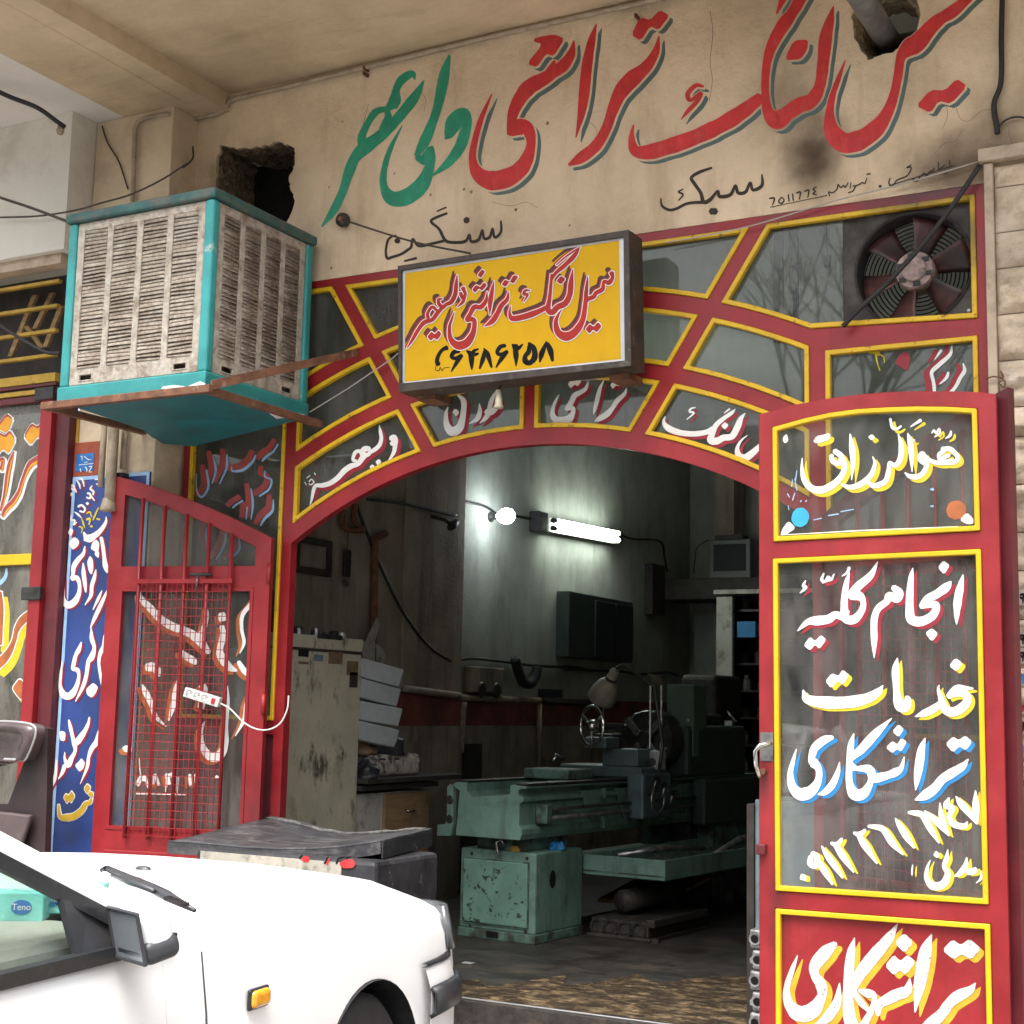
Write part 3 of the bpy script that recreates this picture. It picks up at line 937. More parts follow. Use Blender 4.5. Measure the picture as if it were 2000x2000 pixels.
BROWN2 = """
1045 1190 10, 1045 1250 15, 1012 1280 16, 1000 1232 12, 985 1278 16, 955 1285 16, 945 1240 12, 925 1292 17, 885 1302 17, 875 1265 12, 852 1302 17, 780 1307 17, 742 1292 17, 712 1235 15, 670 1198 15, 685 1178 15, 755 1150 12
700 1140 8, 750 1118 9
742 1298 15, 655 1318 15, 600 1325 15, 570 1288 12, 562 1330 15, 545 1346 15, 508 1370 15, 460 1386 15, 432 1392 15, 425 1350 13, 440 1290 13, 480 1268 8
852 1185 34, 868 1190 34
478 1298 26, 496 1300 26
525 1408 10, 590 1392 13
"""
BROWN3 = """
520 940 8, 520 1000 19, 472 1025 19, 457 985 14, 432 1035 19, 392 1040 19, 377 1000 14, 350 1050 20, 292 1060 20, 282 1030 14, 242 1076 21, 206 1090 21, 190 1040 19, 152 985 19, 140 958 17, 180 930 17, 250 905 12
206 1090 19, 120 1097 15, 60 1125 15, 20 1132 15, -18 1110 13, -25 1070 8
242 1140 34, 274 1140 34
95 1020 6, 70 1035 10, 95 1050 10, 70 1082 6
560 1070 8, 587 1070 9, 577 1106 6
627 1063 7, 610 1085 8, 625 1097 8, 639 1080 8, 626 1062 6
L 662 1050 8, 666 1086 7
L 685 1045 8, 689 1082 7
705 1042 8, 727 1036 9, 722 1076 6
750 1032 8, 772 1026 9, 767 1066 6
814 1008 6, 795 1020 8, 808 1032 8, 795 1046 8, 816 1050 6
L 565 1118 4, 870 1054 4
885 1058 6, 880 1035 6, 900 1040 7, 925 1020 7, 930 995 6, 945 1012 7, 960 1000 7, 970 1010 7, 985 985 6
L 1000 985 6, 995 1018 6
985 1040 6, 1010 1030 7, 1025 1005 7, 1045 995 7, 1060 985 7, 1075 990 7, 1085 960 5
1010 1005 7, 1022 1000 7
1085 940 8, 1105 938 8
1152 1006 14, 1162 1004 14
1210 960 6, 1205 990 7, 1225 1000 7, 1245 975 7, 1262 965 7, 1290 955 7, 1310 940 7, 1325 905 6, 1300 905 6, 1325 890 5
1340 960 6, 1335 975 7, 1360 975 7, 1375 950 7, 1400 935 7, 1405 955 7, 1425 925 7, 1440 920 7, 1450 905 6
L 1470 875 6, 1472 915 7
1472 915 7, 1490 905 7, 1505 890 6
L 1530 865 6, 1535 895 6
1500 940 6, 1520 935 6
L 1205 1002 5, 1560 892 5
"""
for txt, og in ((RED2, c2), (RED3, c3)):
    ink('lettering_shadow', wall, PW, og, txt, 'ink_grey', 0.0008, 27, 24)
    ink('lettering_gap', wall, PW, og, txt, 'plaster', 0.0030, 2, 3, grow=8)
    ink('lettering', wall, PW, og, txt, 'ink_red', 0.0054)
ink('lettering', wall, PW, c2, GREEN, 'ink_green', 0.0030)
ink('lettering', wall, PW, c2, BROWN2, 'ink_brown', 0.0030)
ink('lettering', wall, PW, c3, BROWN3, 'ink_brown', 0.0030)

# ------------------------------------------------------------------ letters on the arch panes
VALI = """
690 262 38, 714 254 38, 720 290 34, 692 292 28
722 285 30, 713 345 27, 692 385 17, 670 412 5
615 172 5, 622 215 22, 628 260 25, 615 305 27, 582 335 27, 545 357 22
552 328 30, 522 328 38, 503 345 28, 524 370 28, 552 360 24
462 408 20, 440 400 20, 456 352 24, 488 346 24, 500 380 25, 472 425 26
525 372 24, 476 426 30, 430 442 38, 385 472 36, 340 520 33, 290 555 33, 240 570 29, 196 572 24, 180 602 23, 168 660 17, 155 706 5
P 549 446, 570 430, 592 452, 566 476
P 589 414, 611 394, 630 415, 605 441
122 548 6, 131 568 6
150 545 8, 166 530 8, 182 550 8, 160 566 8, 149 558 6
L 134 522 6, 156 505 6
185 488 8, 193 501 6
"""
vz = org(560, 780, 322 / 1092)
ARCH_C6 = """
1085 195 8, 1120 230 30, 1118 300 30, 1100 370 44, 1060 395 52, 1030 360 32, 1026 300 20, 1036 262 5
P 1058 290, 1075 270, 1098 288, 1082 316
1205 245 6, 1208 285 24, 1195 325 26, 1152 352 5
1300 170 6, 1270 230 24, 1255 290 24, 1240 320 26, 1208 350 5
1240 290 30, 1270 290 30, 1300 260 26, 1310 220 24
"""
ARCH_C7 = """
480 145 6, 465 190 24, 430 215 30, 395 235 34, 372 280 34, 345 315 28
340 318 30, 380 312 30, 385 340 28, 355 385 50, 300 395 52, 262 370 36, 258 320 22, 275 270 18, 298 228 5
P 352 165, 372 190, 395 165, 415 178, 440 140, 410 128, 375 130
578 140 5, 555 190 22, 540 250 30, 525 310 24, 514 352 5
722 190 6, 708 225 24, 665 265 30, 635 310 28, 600 350 36, 555 378 34, 522 395 8
P 618 165, 635 195, 655 170, 675 178, 692 150, 665 145, 640 148
965 365 6, 955 400 22, 985 440 40, 1060 468 36, 1150 475 34, 1230 462 34, 1262 438 26
1405 320 6, 1380 345 24, 1330 380 26, 1285 420 32, 1262 470 36, 1250 515 44, 1290 520 44, 1330 500 40, 1385 490 40, 1420 430 40, 1440 380 30, 1468 345 6
L 1335 345 5, 1370 318 14
P 1315 425, 1340 400, 1365 420, 1340 450
1155 310 6, 1130 315 12, 1118 335 14, 1145 345 12, 1100 385 5
1480 485 5, 1440 520 14, 1418 570 26, 1430 615 40, 1470 625 46, 1520 590 40, 1570 540 26
"""
for txt, og, keys in ((ARCH_C6, c6, None), (ARCH_C7, c7, None)):
    st = [l for l in txt.strip().splitlines()]
    groups = {'inner_b_l': [], 'inner_a_l': [], 'inner_a_r': [], 'inner_b_r': []}
    for l in st:
        f0 = [float(a) for a in l.lstrip('PL ').split(',')[0].split()]
        X_ = at(*og(f0[0], f0[1]), Y=0.02).x
        k = 'inner_b_l' if X_ < -3.80 else 'inner_a_l' if X_ < CXA else 'inner_a_r' if X_ < -2.5 else 'inner_b_r'
        groups[k].append(l)
    for k, ls in groups.items():
        if ls:
            s_ = 10 if og is c6 else 17
            ink('lettering_shadow', PANES[k], PG, og, '\n'.join(ls), 'ink_red_shadow', 0.0008, 18 if og is c6 else 20, 16 if og is c6 else 18)
            ink('lettering', PANES[k], PG, og, '\n'.join(ls), 'ink_white', 0.004)
ink('lettering_shadow', PANES['inner_b_l'], PG, vz, VALI, 'ink_red_shadow', 0.0008, 22, 20)
ink('lettering', PANES['inner_b_l'], PG, vz, VALI, 'ink_white', 0.004)
# letters on the right-hand side window
SIDE = """
1440 85 6, 1425 150 24, 1350 220 30, 1300 270 26, 1310 330 24, 1318 395 24, 1310 470 22
L 1320 185 5, 1365 120 22
1515 210 8, 1525 260 26, 1495 310 26, 1470 360 24, 1440 400 24, 1390 440 18
1415 270 14, 1400 310 22, 1355 352 8
"""
ink('lettering_shadow', PANES['side_r'], PG, d1, SIDE, 'ink_red_shadow', 0.0008, -36, 10, grow=8)
ink('lettering', PANES['side_r'], PG, d1, SIDE, 'ink_white', 0.004)
ink('paint_drip', PANES['side_r'], PG, d1, "L 870 140 8, 930 135 16\n935 135 16, 945 150 10, 970 165 8, 975 205 5\n915 150 14, 925 200 8, 945 262 6\nL 900 140 8, 938 150 20", 'ink_yellow', 0.004)
ink('paint_mark', PANES['side_r'], PG, d1, "P 1045 210, 1085 140, 1140 130, 1155 190, 1130 270, 1090 235", 'ink_red_shadow', 0.004)
# mirrored letters on the left-hand side window, painted on the inner face
SIDEL = """
1500 600 8, 1475 640 14, 1440 665 18, 1415 690 14
1380 660 12, 1360 700 18, 1310 740 20, 1255 745 14, 1250 720 8
1225 655 10, 1222 730 16, 1185 815 8
1150 665 8, 1165 740 16, 1145 812 8
1115 740 12, 1125 830 16, 1090 885 14, 1062 850 10, 1060 760 8
1430 745 8, 1430 775 12, 1465 795 14, 1450 845 14, 1400 880 14
1475 900 8, 1470 960 18, 1430 1000 18, 1405 1040 10
1355 840 8, 1365 920 16, 1355 1005 8
1310 905 12, 1270 930 14, 1255 945 10
L 1335 940 10, 1328 1005 8
1115 1050 8, 1112 1110 18, 1125 1170 8
1220 1060 8, 1212 1140 18, 1165 1225 10
1290 1100 8, 1290 1170 18, 1240 1222 10
"""
ink('lettering_shadow', PANES['side_l'], PG, c4, SIDEL, 'ink_dull_red', 0.0008, -24, -18, grow=9)
ink('lettering', PANES['side_l'], PG, c4, SIDEL, 'ink_pale_blue', 0.004, wk=0.8)

CRACKS = """
1838 672 4, 1852 700 3, 1850 730 4, 1866 760 3, 1862 800 4
1560 560 3, 1590 640 4, 1640 650 3, 1700 600 4, 1760 590 3
1600 700 3, 1560 760 3, 1500 775 4, 1450 830 3
240 60 4, 255 180 5, 240 330 4, 252 430 4, 236 545 3
1480 480 3, 1520 610 3, 1490 700 3
"""
CRACKS2 = """
1500 640 3, 1560 700 3, 1550 800 4, 1600 860 3
620 505 3, 640 540 3, 630 600 3
330 560 3, 300 700 3, 320 820 3
1000 1090 3, 1100 1110 3, 1180 1090 3, 1240 1120 3
"""
for txt, og in ((CRACKS, c3), (CRACKS2, c2)):
    for ln in txt.strip().splitlines():
        ink('plaster_crack', wall, PW, og, ln, 'sticker_brown', 0.0006, wk=0.7)
# ------------------------------------------------------------------ folding door leaf facing the street (right)
def leaf_frame(o, A, Bv, zb, zt_a, zt_b, bulge, n=12):
    pass


BR_, BL_ = V(-0.965, -0.373, 0), V(-1.87, -0.412, 0)
bt = (BR_ - BL_).normalized()
bn = V(bt.y, -bt.x, 0)                       # towards the street
PB = (BL_, bn)
LB = thing('door_leaf', 'red and yellow glazed door leaf with white lettering, folded open at right', 'door', tuple((BL_ + BR_) / 2 + V(0, 0, 0.02)))
ft = [d1(*p) for p in ((112, 560), (360, 492), (600, 448), (820, 420), (1000, 406), (1200, 400), (1400, 400), (1600, 405), (1740, 418))]
top = [at(*p, pl=PB) for p in ft]
xl, xr = top[0], top[-1]
botl = V(xl.x, xl.y, 0.03)
botr = V(xr.x, xr.y, 0.03)
outer_b = [botl] + top + [botr]
h1 = [at(*d1(*p), pl=PB) for p in ((215, 1435), (207, 650), (420, 590), (600, 550), (800, 524), (1000, 512), (1200, 506), (1400, 508), (1612, 520), (1634, 1360))]
h2 = [at(*d2(*p), pl=PB) for p in ((210, 145), (1640, 78))] + [at(*d3(*p), pl=PB) for p in ((1692, 1114), (228, 1018))]
h3t = [at(*d3(*p), pl=PB) for p in ((228, 1138), (1703, 1245))]
h3 = [h3t[0], h3t[1], V(h3t[1].x, h3t[1].y, 0.12), V(h3t[0].x, h3t[0].y, 0.12)]
MB().sheet_holes([outer_b, h1, h2, h3], -bn * 0.045).build('frame', 'red_paint', LB, bevel=0.003, seg=1)
to2 = lambda q: ((q - BL_).dot(bt), q.z)
to3 = lambda a: BL_ + bt * a[0] + V(0, 0, a[1])
LBP = []
for hl, isglass in ((h1, True), (h2, True), (h3, False)):
    l2 = [to2(q) for q in hl]
    i2 = inset(l2, 0.020)
    MB().ring([to3(a) + bn * 0.010 for a in inset(l2, 0.001)], [to3(a) + bn * 0.010 for a in i2], -bn * 0.03).build('glazing_bead', 'yellow_clean', LB, bevel=0.003, seg=1)
    g_ = MB().prism([to3(a) - bn * 0.016 for a in inset(l2, 0.004)], -bn * 0.004).build('pane' if isglass else 'panel', 'pane_clear' if isglass else 'red_paint', LB)
    LBP.append(g_)
# handle and lock
hp = [at(*d3(*p), pl=PB) for p in ((195, 5), (140, 20), (112, 60), (118, 160), (140, 235))]
hd = MB().tube([hp[0] + bn * 0.008, hp[0] + bn * 0.03, hp[1] + bn * 0.045, hp[2] + bn * 0.05, hp[3] + bn * 0.05, hp[4] + bn * 0.04], 0.009, 8).build('handle', 'chrome', LB, smooth=True)
q = at(*d3(160, 20), pl=PB)
MB().prism([q + bt * a - V(0, 0, b) + bn * 0.001 for a, b in ((-0.02, -0.05), (0.03, -0.05), (0.03, 0.06), (-0.02, 0.06))], bn * 0.003).build('handle_plate', 'steel', hd)
q = at(*d3(150, 200), pl=PB)
MB().rev([(0.0, 0.03), (0.012, 0.03), (0.012, 0)], 12, Matrix.Translation(q) @ bn.to_track_quat('Z', 'Y').to_matrix().to_4x4()).build('lock', 'rust', LB)
q = at(*d3(140, 730), pl=PB)
MB().box(-0.018, 0.018, -0.02, 0.02, 0, 0.035, Matrix.Translation(q) @ bn.to_track_quat('Z', 'Y').to_matrix().to_4x4()).build('lock', 'red_dark', LB, bevel=0.005)
PBG = (BL_ - bn * 0.016, bn)
TOPTXT = """
1370 800 34, 1430 800 34, 1480 860 30, 1440 890 34, 1370 880 34, 1350 840 30, 1380 815 30
1375 860 26, 1420 840 26
1440 880 34, 1370 895 30, 1310 885 30, 1260 860 30, 1235 830 34, 1215 860 30, 1240 890 30, 1265 880 30, 1255 940 34, 1210 985 36, 1150 985 30, 1115 960 8
1135 690 8, 1150 740 34, 1160 830 38, 1165 955 6
1185 735 6, 1160 745 24
1070 695 8, 1090 770 36, 1085 860 38, 1050 910 34, 1010 890 20, 1005 940 30, 980 1020 36, 900 1050 36, 850 1010 14
895 850 8, 910 900 24, 880 980 36, 810 1040 40, 740 1060 34, 680 1040 14
740 695 10, 752 780 38, 760 880 36, 750 1010 6
632 810 36, 680 850 38, 660 900 30, 620 880 34, 612 840 30
690 860 36, 700 940 36, 650 1020 44, 560 1075 50, 480 1070 46, 425 1010 36, 410 930 22, 412 860 6
L 495 745 20, 595 705 36
P 500 712, 600 690, 600 735, 500 765
P 862 715, 890 695, 915 720, 885 740
1300 690 8, 1315 670 14, 1330 690 14, 1350 660 14, 1355 690 12, 1320 715 10
1395 725 8, 1425 705 20, 1432 675 12
L 1155 645 8, 1225 600 24
1015 590 18, 1030 650 22, 1060 660 18, 1090 640 14
"""
ink('lettering_shadow', LBP[0], PBG, d1, TOPTXT, 'ink_yellow', 0.0008, 26, 22)
ink('lettering', LBP[0], PBG, d1, TOPTXT, 'ink_white', 0.004)
ink('painted_lamp', LBP[0], PBG, d1, "P 375 1202, 420 1200, 452 1230, 460 1265, 445 1310, 405 1335, 360 1325, 335 1285, 345 1235", 'ink_cyan', 0.004)
ink('painted_lamp', LBP[0], PBG, d1, "P 1440 1155, 1490 1150, 1530 1180, 1538 1225, 1510 1270, 1455 1285, 1410 1260, 1398 1215, 1412 1175", 'ink_orange', 0.004)
ink_each('painted_lamp_base', LBP[0], PBG, d1, "P 318 1290, 368 1340, 300 1385, 262 1385, 275 1345\nP 1490 1285, 1540 1232, 1585 1275, 1585 1310, 1545 1315\nL 262 1388 5, 800 1358 9, 1480 1330 6\nP 280 715, 305 690, 318 740, 295 760, 278 745", 'ink_white', 0.004)
ink_each('painted_ray', LBP[0], PBG, d1, "L 345 1005 4, 338 1055 8\nL 375 945 4, 365 1015 8\nL 375 1080 7, 360 1000 5\nL 490 1285 6, 545 1272 7\nL 590 1255 8, 660 1243 9\nL 675 1228 8, 765 1212 7\nL 345 1150 7, 360 1100 5\nL 310 1105 7, 325 1130 5\nL 400 1160 9, 405 1150 8\nL 320 1215 6, 315 1185 4\nL 435 1160 7, 440 1150 6\nL 1290 1075 8, 1310 1075 22\nL 1290 1190 6, 1310 1190 14", 'ink_pale_blue', 0.004)
MID_R = """
1515 255 8, 1498 330 46, 1480 420 58, 1472 510 44, 1470 595 8
1432 300 10, 1400 340 60, 1330 390 58, 1270 420 52, 1230 470 36, 1260 465 40, 1330 460 46, 1310 530 60, 1230 575 64, 1160 560 66, 1148 480 56, 1150 380 50, 1158 280 38, 1170 208 6
P 1340 205, 1380 155, 1425 190, 1385 255
P 1255 655, 1300 620, 1345 660, 1300 715
1035 340 40, 1075 380 60, 1060 420 60, 1010 400 56, 990 440 50, 930 490 46, 905 570 46, 905 700 44, 905 825 6
930 165 8, 880 260 46, 790 340 58, 745 400 46, 800 400 64, 830 440 40, 820 500 48, 770 560 60, 710 555 60, 700 470 50, 705 380 44, 718 300 34, 735 240 8
720 500 34, 700 545 50, 640 530 50, 590 560 60, 520 570 66, 450 580 44, 380 640 8
P 420 740, 465 680, 500 710, 540 668, 578 700, 530 765, 500 735, 465 775
560 245 10, 545 290 20, 570 300 18, 590 270 18, 610 290 18, 630 250 8
L 550 312 8, 612 290 12
685 265 8, 720 240 18, 735 205 26
435 295 8, 420 330 24, 435 345 22, 395 382 6
"""
MID_Y = """
1585 1035 10, 1530 1035 36, 1470 1040 56, 1415 1090 34, 1460 1080 24, 1530 1075 50, 1540 1130 60, 1470 1190 66, 1400 1185 60, 1370 1120 44, 1345 1040 20, 1352 1010 5
1370 1130 44, 1320 1170 50, 1250 1205 50, 1185 1228 6
P 1418 880, 1462 825, 1512 860, 1470 920
1065 825 6, 1052 900 50, 1055 1000 48, 1062 1080 50, 1080 1150 80, 1120 1160 70, 1135 1110 46, 1125 1090 20
965 1015 8, 930 1060 52, 850 1105 72, 720 1130 82, 560 1130 80, 450 1110 60, 425 1070 30, 418 1045 8
P 570 985, 615 930, 660 950, 690 905, 735 945, 690 1010, 655 985, 610 1035
"""
MID_B = """
1550 1520 8, 1510 1570 50, 1430 1620 66, 1370 1660 60, 1320 1720 66, 1250 1770 66, 1185 1800 8
P 1395 1415, 1445 1365, 1485 1390, 1530 1358, 1578 1400, 1535 1460, 1490 1432, 1445 1475
1255 1375 6, 1230 1450 50, 1215 1550 60, 1200 1650 44, 1190 1732 8
1112 1505 8, 1090 1580 34, 1050 1610 56, 1000 1630 50, 960 1640 60, 900 1650 60, 870 1590 60, 780 1585 30
780 1590 40, 740 1530 34, 820 1450 60, 920 1340 56, 1025 1240 6
765 1345 8, 745 1430 44, 735 1560 44, 735 1680 50, 770 1760 80, 830 1755 72, 875 1690 44, 880 1640 30
P 985 1440, 1030 1395, 1065 1420, 1090 1375, 1130 1400, 1090 1470, 1060 1450, 1030 1480
P 1030 1330, 1072 1280, 1110 1315, 1072 1370
668 1540 6, 655 1610 34, 620 1690 50, 570 1745 44, 520 1762 8
620 1370 30, 560 1390 58, 500 1440 58, 480 1490 50, 470 1530 36, 490 1545 66, 525 1590 44, 520 1670 50, 470 1740 80, 400 1760 84, 345 1710 60, 330 1620 40, 350 1530 28, 372 1450 6
"""
MID_N = """
1465 370 8, 1500 420 46, 1560 490 40, 1610 560 10
1600 330 8, 1602 440 50, 1612 560 12
1420 380 12, 1400 430 44, 1440 450 40, 1420 510 36, 1450 560 44, 1520 575 40, 1545 545 10
1250 470 12, 1320 530 44, 1385 600 30, 1420 640 10
1355 415 8, 1370 520 40, 1415 635 12
1140 480 20, 1190 485 36, 1235 500 40, 1290 590 44, 1350 690 12
1050 520 10, 1080 570 40, 1130 650 44, 1180 725 12
865 575 20, 920 580 36, 970 600 40, 1030 690 44, 1105 770 12
765 620 20, 805 630 36, 845 600 20
800 640 34, 850 720 46, 925 830 12
610 690 20, 650 700 36, 685 660 20
640 700 34, 690 780 46, 765 890 12
545 710 10, 580 770 36, 630 840 44, 690 930 12
480 760 40, 515 790 40, 500 850 34, 465 830 36, 470 780 34
525 820 36, 570 890 44, 620 975 12
P 392 940, 405 898, 440 910, 440 950
1410 735 6, 1400 800 34, 1385 850 30, 1410 900 40, 1380 970 56, 1310 985 56, 1265 930 34, 1270 860 22, 1290 808 6
P 1308 775, 1330 740, 1358 770, 1340 795
1540 790 10, 1530 850 40, 1490 900 36, 1455 918 8
1545 890 40, 1590 880 46, 1600 860 20
1638 880 10, 1640 930 22, 1605 965 6
1170 840 6, 1165 880 12, 1165 912 6
"""
for txt, og, sh in ((MID_R, d2, 'ink_red_shadow'), (MID_Y, d2, 'ink_yellow'), (MID_B, d2, 'ink_blue'), (MID_N, d3, 'ink_yellow')):
    ink('lettering_shadow', LBP[1], PBG, og, txt, sh, 0.0008, 26, 20 if og is d2 else 10, wk=0.95)
    ink('lettering', LBP[1], PBG, og, txt, 'ink_white', 0.0045)
LOW = """
1600 1650 8, 1560 1700 60, 1480 1740 80, 1420 1790 70, 1370 1860 76, 1290 1930 80, 1200 1990 20
P 1372 1425, 1440 1350, 1500 1390, 1560 1345, 1638 1415, 1570 1490, 1505 1450, 1450 1490
1300 1315 8, 1260 1420 80, 1235 1560 90, 1210 1700 70, 1185 1850 10
1150 1620 10, 1130 1700 70, 1060 1730 80, 1000 1760 76, 940 1800 60, 930 1870 30
800 1700 20, 860 1720 60, 905 1740 40, 890 1830 40, 820 1960 60
1065 1245 8, 1000 1350 70, 890 1480 90, 800 1600 80, 760 1690 50
770 1340 8, 745 1450 60, 730 1600 66, 725 1750 70, 740 1900 90, 780 2000 90
760 1700 40, 820 1790 44, 880 1850 20
P 1045 1375, 1110 1305, 1175 1370, 1115 1445
P 978 1530, 1040 1455, 1085 1500, 1135 1455, 1192 1505, 1120 1595, 1080 1560, 1040 1600
668 1650 8, 650 1780 60, 590 1880 70, 500 1950 30
640 1380 40, 570 1440 90, 500 1530 80, 500 1600 60, 540 1660 80, 545 1740 66, 480 1840 110, 390 1860 110, 320 1790 70, 305 1690 46, 340 1570 36, 380 1460 8
"""
PBL = (BL_ - bn * 0.016, bn)
ink('lettering_shadow', LBP[2], PBL, d3, LOW, 'ink_ochre', 0.0008, 34, 30)
ink('lettering', LBP[2], PBL, d3, LOW, 'ink_white_worn', 0.0045)


# ------------------------------------------------------------------ barred door leaves
def grille_leaf(name, label, H, E_, ztop_h, ztop_e, zm=1.97, fm='red_paint'):
    """leaf from hinge point H to free edge E_ (both at floor level); top rises from hinge to free edge in a curve"""
    t = (E_ - H)
    W = t.length
    t.normalize()
    nn = V(t.y, -t.x, 0)
    if (CAM - H).dot(nn) < 0:
        nn = -nn
    T = thing(name, label, 'door', tuple((H + E_) / 2 + V(0, 0, 0.03)))
    cv = lambda a, d=0: ztop_h + (ztop_e - ztop_h) * (1.35 * a - 0.35 * a * a) - d
    P3 = lambda a, z, d=0: H + t * (a * W) + V(0, 0, z) + nn * d
    n = 10
    outl = [P3(0, 0.03)] + [P3(i / n, cv(i / n)) for i in range(n + 1)] + [P3(1, 0.03)]
    e0, e1 = 0.085 / W, 1 - 0.075 / W
    up = [P3(e0 + (e1 - e0) * i / n, cv(e0 + (e1 - e0) * i / n, 0.085)) for i in range(n + 1)]
    holes = [[P3(e0, zm + 0.02)] + up + [P3(e1, zm + 0.02)], [P3(e0, 0.66), P3(e0, zm - 0.09), P3(e1, zm - 0.09), P3(e1, 0.66)], ]
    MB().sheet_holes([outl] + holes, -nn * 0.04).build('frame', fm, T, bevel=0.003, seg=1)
    # thin inner rails around the glass
    for a, z0, z1 in ((e0, 0.66, zm - 0.09), ):
        lo = [P3(e0, 0.66, 0.004), P3(e1, 0.66, 0.004), P3(e1, zm - 0.09, 0.004), P3(e0, zm - 0.09, 0.004)]
        ii = 0.018 / W
        li = [P3(e0 + ii, 0.678, 0.004), P3(e1 - ii, 0.678, 0.004), P3(e1 - ii, zm - 0.108, 0.004), P3(e0 + ii, zm - 0.108, 0.004)]
        MB().ring(lo, li, -nn * 0.03).build('glass_rail', 'red_paint', T)
    pn = MB().prism([P3(e0 - 0.01, 0.65, -0.022), P3(e1 + 0.01, 0.65, -0.022), P3(e1 + 0.01, zm - 0.08, -0.022), P3(e0 - 0.01, zm - 0.08, -0.022)], -nn * 0.004).build('pane', 'pane_clear', T)
    MB().prism([P3(e0 - 0.01, zm + 0.01, -0.022)] + [q + V(0, 0, 0.01) - nn * 0.022 for q in up] + [P3(e1 + 0.01, zm + 0.01, -0.022)], -nn * 0.004).build('pane', 'pane_clear', T)
    nb = 5
    bars = []
    for i in range(nb):
        a = e0 + (e1 - e0) * (0.16 + 0.68 * i / (nb - 1))
        MB().tube([P3(a, 0.62, 0.022), P3(a, cv(a, 0.075), 0.022)], 0.010, 8).build('bar', 'red_rail', T, smooth=True)
        bars.append(a)
    # woven wire guard behind the bars
    mb = MB()
    a0, a1 = bars[0], bars[-1]
    z0, z1 = 0.64, zm - 0.07
    nh = 31
    for i in range(nh):
        z = z0 + (z1 - z0) * i / (nh - 1)
        mb.tube([P3(a0 + (a1 - a0) * k / 6 - 0.01, z + random.uniform(-0.002, 0.002), 0.034 + 0.001 * (k % 2)) for k in range(7)], 0.0024, 4)
    nv = 19
    for i in range(nv):
        a = a0 + (a1 - a0) * i / (nv - 1)
        mb.tube([P3(a, z0, 0.0365), P3(a, z1, 0.0365)], 0.0020, 4)
    stuff(mb.build('wire_guard', 'red_rail', T))
    MB().prism([P3(a0 - 0.02, z1, 0.03), P3(a1 + 0.02, z1, 0.03), P3(a1 + 0.02, z1 + 0.022, 0.03), P3(a0 - 0.02, z1 + 0.022, 0.03)], nn * 0.008).build('guard_strip', 'red_rail', T)
    for z in (0.45, 1.3, 1.95):
        MB().tube([P3(0, z - 0.05, 0.01), P3(0, z + 0.05, 0.01)], 0.012, 8).build('hinge', 'red_rail', T, smooth=True)
    # kick panel ribs
    MB().prism([P3(e0, 0.20, 0.001), P3(e1, 0.20, 0.001), P3(e1, 0.56, 0.001), P3(e0, 0.56, 0.001)], nn * 0.012).build('kick_panel', 'red_paint', T, bevel=0.004)
    return T, P3, nn, pn, (H, nn)


LH, LE = V(-4.535, -0.09, 0), V(-5.43, -0.29, 0)
LL, LP3, LN, LPN, LPL = grille_leaf('door_leaf', 'red barred door leaf with wire guard and mirrored lettering, open at left', LH, LE, 2.13, 2.47)
PLG = (LH - LN * 0.022, LN)
LFW = """
690 430 20, 715 490 50, 770 545 60, 850 630 64, 940 690 70, 1060 735 70, 1120 770 74, 1180 830 70, 1235 900 40
1215 535 10, 1215 620 40, 1190 720 44, 1150 780 50
P 1305 590, 1360 580, 1370 650, 1310 660
1335 690 40, 1345 760 50, 1320 870 56, 1330 930 70, 1390 1010 66, 1450 1040 20
1620 420 8, 1560 520 34, 1495 610 34, 1490 720 30, 1508 820 28, 1475 905 8
1465 970 34, 1510 1040 50, 1560 1070 50, 1610 1020 34
1010 890 40, 1060 930 60, 1110 960 60, 1130 985 30
P 735 985, 800 970, 830 1010, 860 1015, 860 1085, 810 1085, 800 1045, 740 1045
710 1150 20, 740 1210 50, 785 1300 48, 820 1400 40, 900 1475 8
995 1100 12, 975 1200 50, 950 1330 44, 920 1430 10
1200 1440 12, 1170 1520 40, 1180 1620 50, 1240 1710 70, 1320 1700 80, 1365 1600 50, 1365 1480 40, 1385 1280 24, 1380 1160 8
1180 1150 60, 1200 1210 60, 1170 1330 60
1590 1130 10, 1570 1210 40, 1530 1300 40, 1510 1420 34, 1440 1550 8
P 555 1640, 590 1620, 635 1640, 630 1680, 575 1675
730 1900 20, 700 1850 10, 690 1720 6
L 815 1850 30, 840 1932 30
L 905 1850 40, 925 1925 30
L 1085 1850 24, 1090 1932 24
L 1130 1850 24, 1135 1932 24
"""
ink('lettering_shadow', LPN, PLG, lf, LFW, 'ink_orange', 0.0008, -30, 22, grow=0)
ink('lettering', LPN, PLG, lf, LFW, 'ink_white', 0.004, wk=0.92)
ink('lettering', LPN, PLG, cL, "L 735 640 16, 760 590 6\n745 650 8, 780 600 18, 800 660 8\n830 590 8, 825 640 18\nL 900 590 10, 930 590 30\nL 905 600 16, 895 680 8\nL 960 600 14, 955 690 8\nL 1020 590 16, 1025 650 8\nL 1055 590 16, 1060 650 8\nL 1165 600 20, 1195 605 8\nL 735 690 8, 1000 695 8", 'ink_white', 0.004)
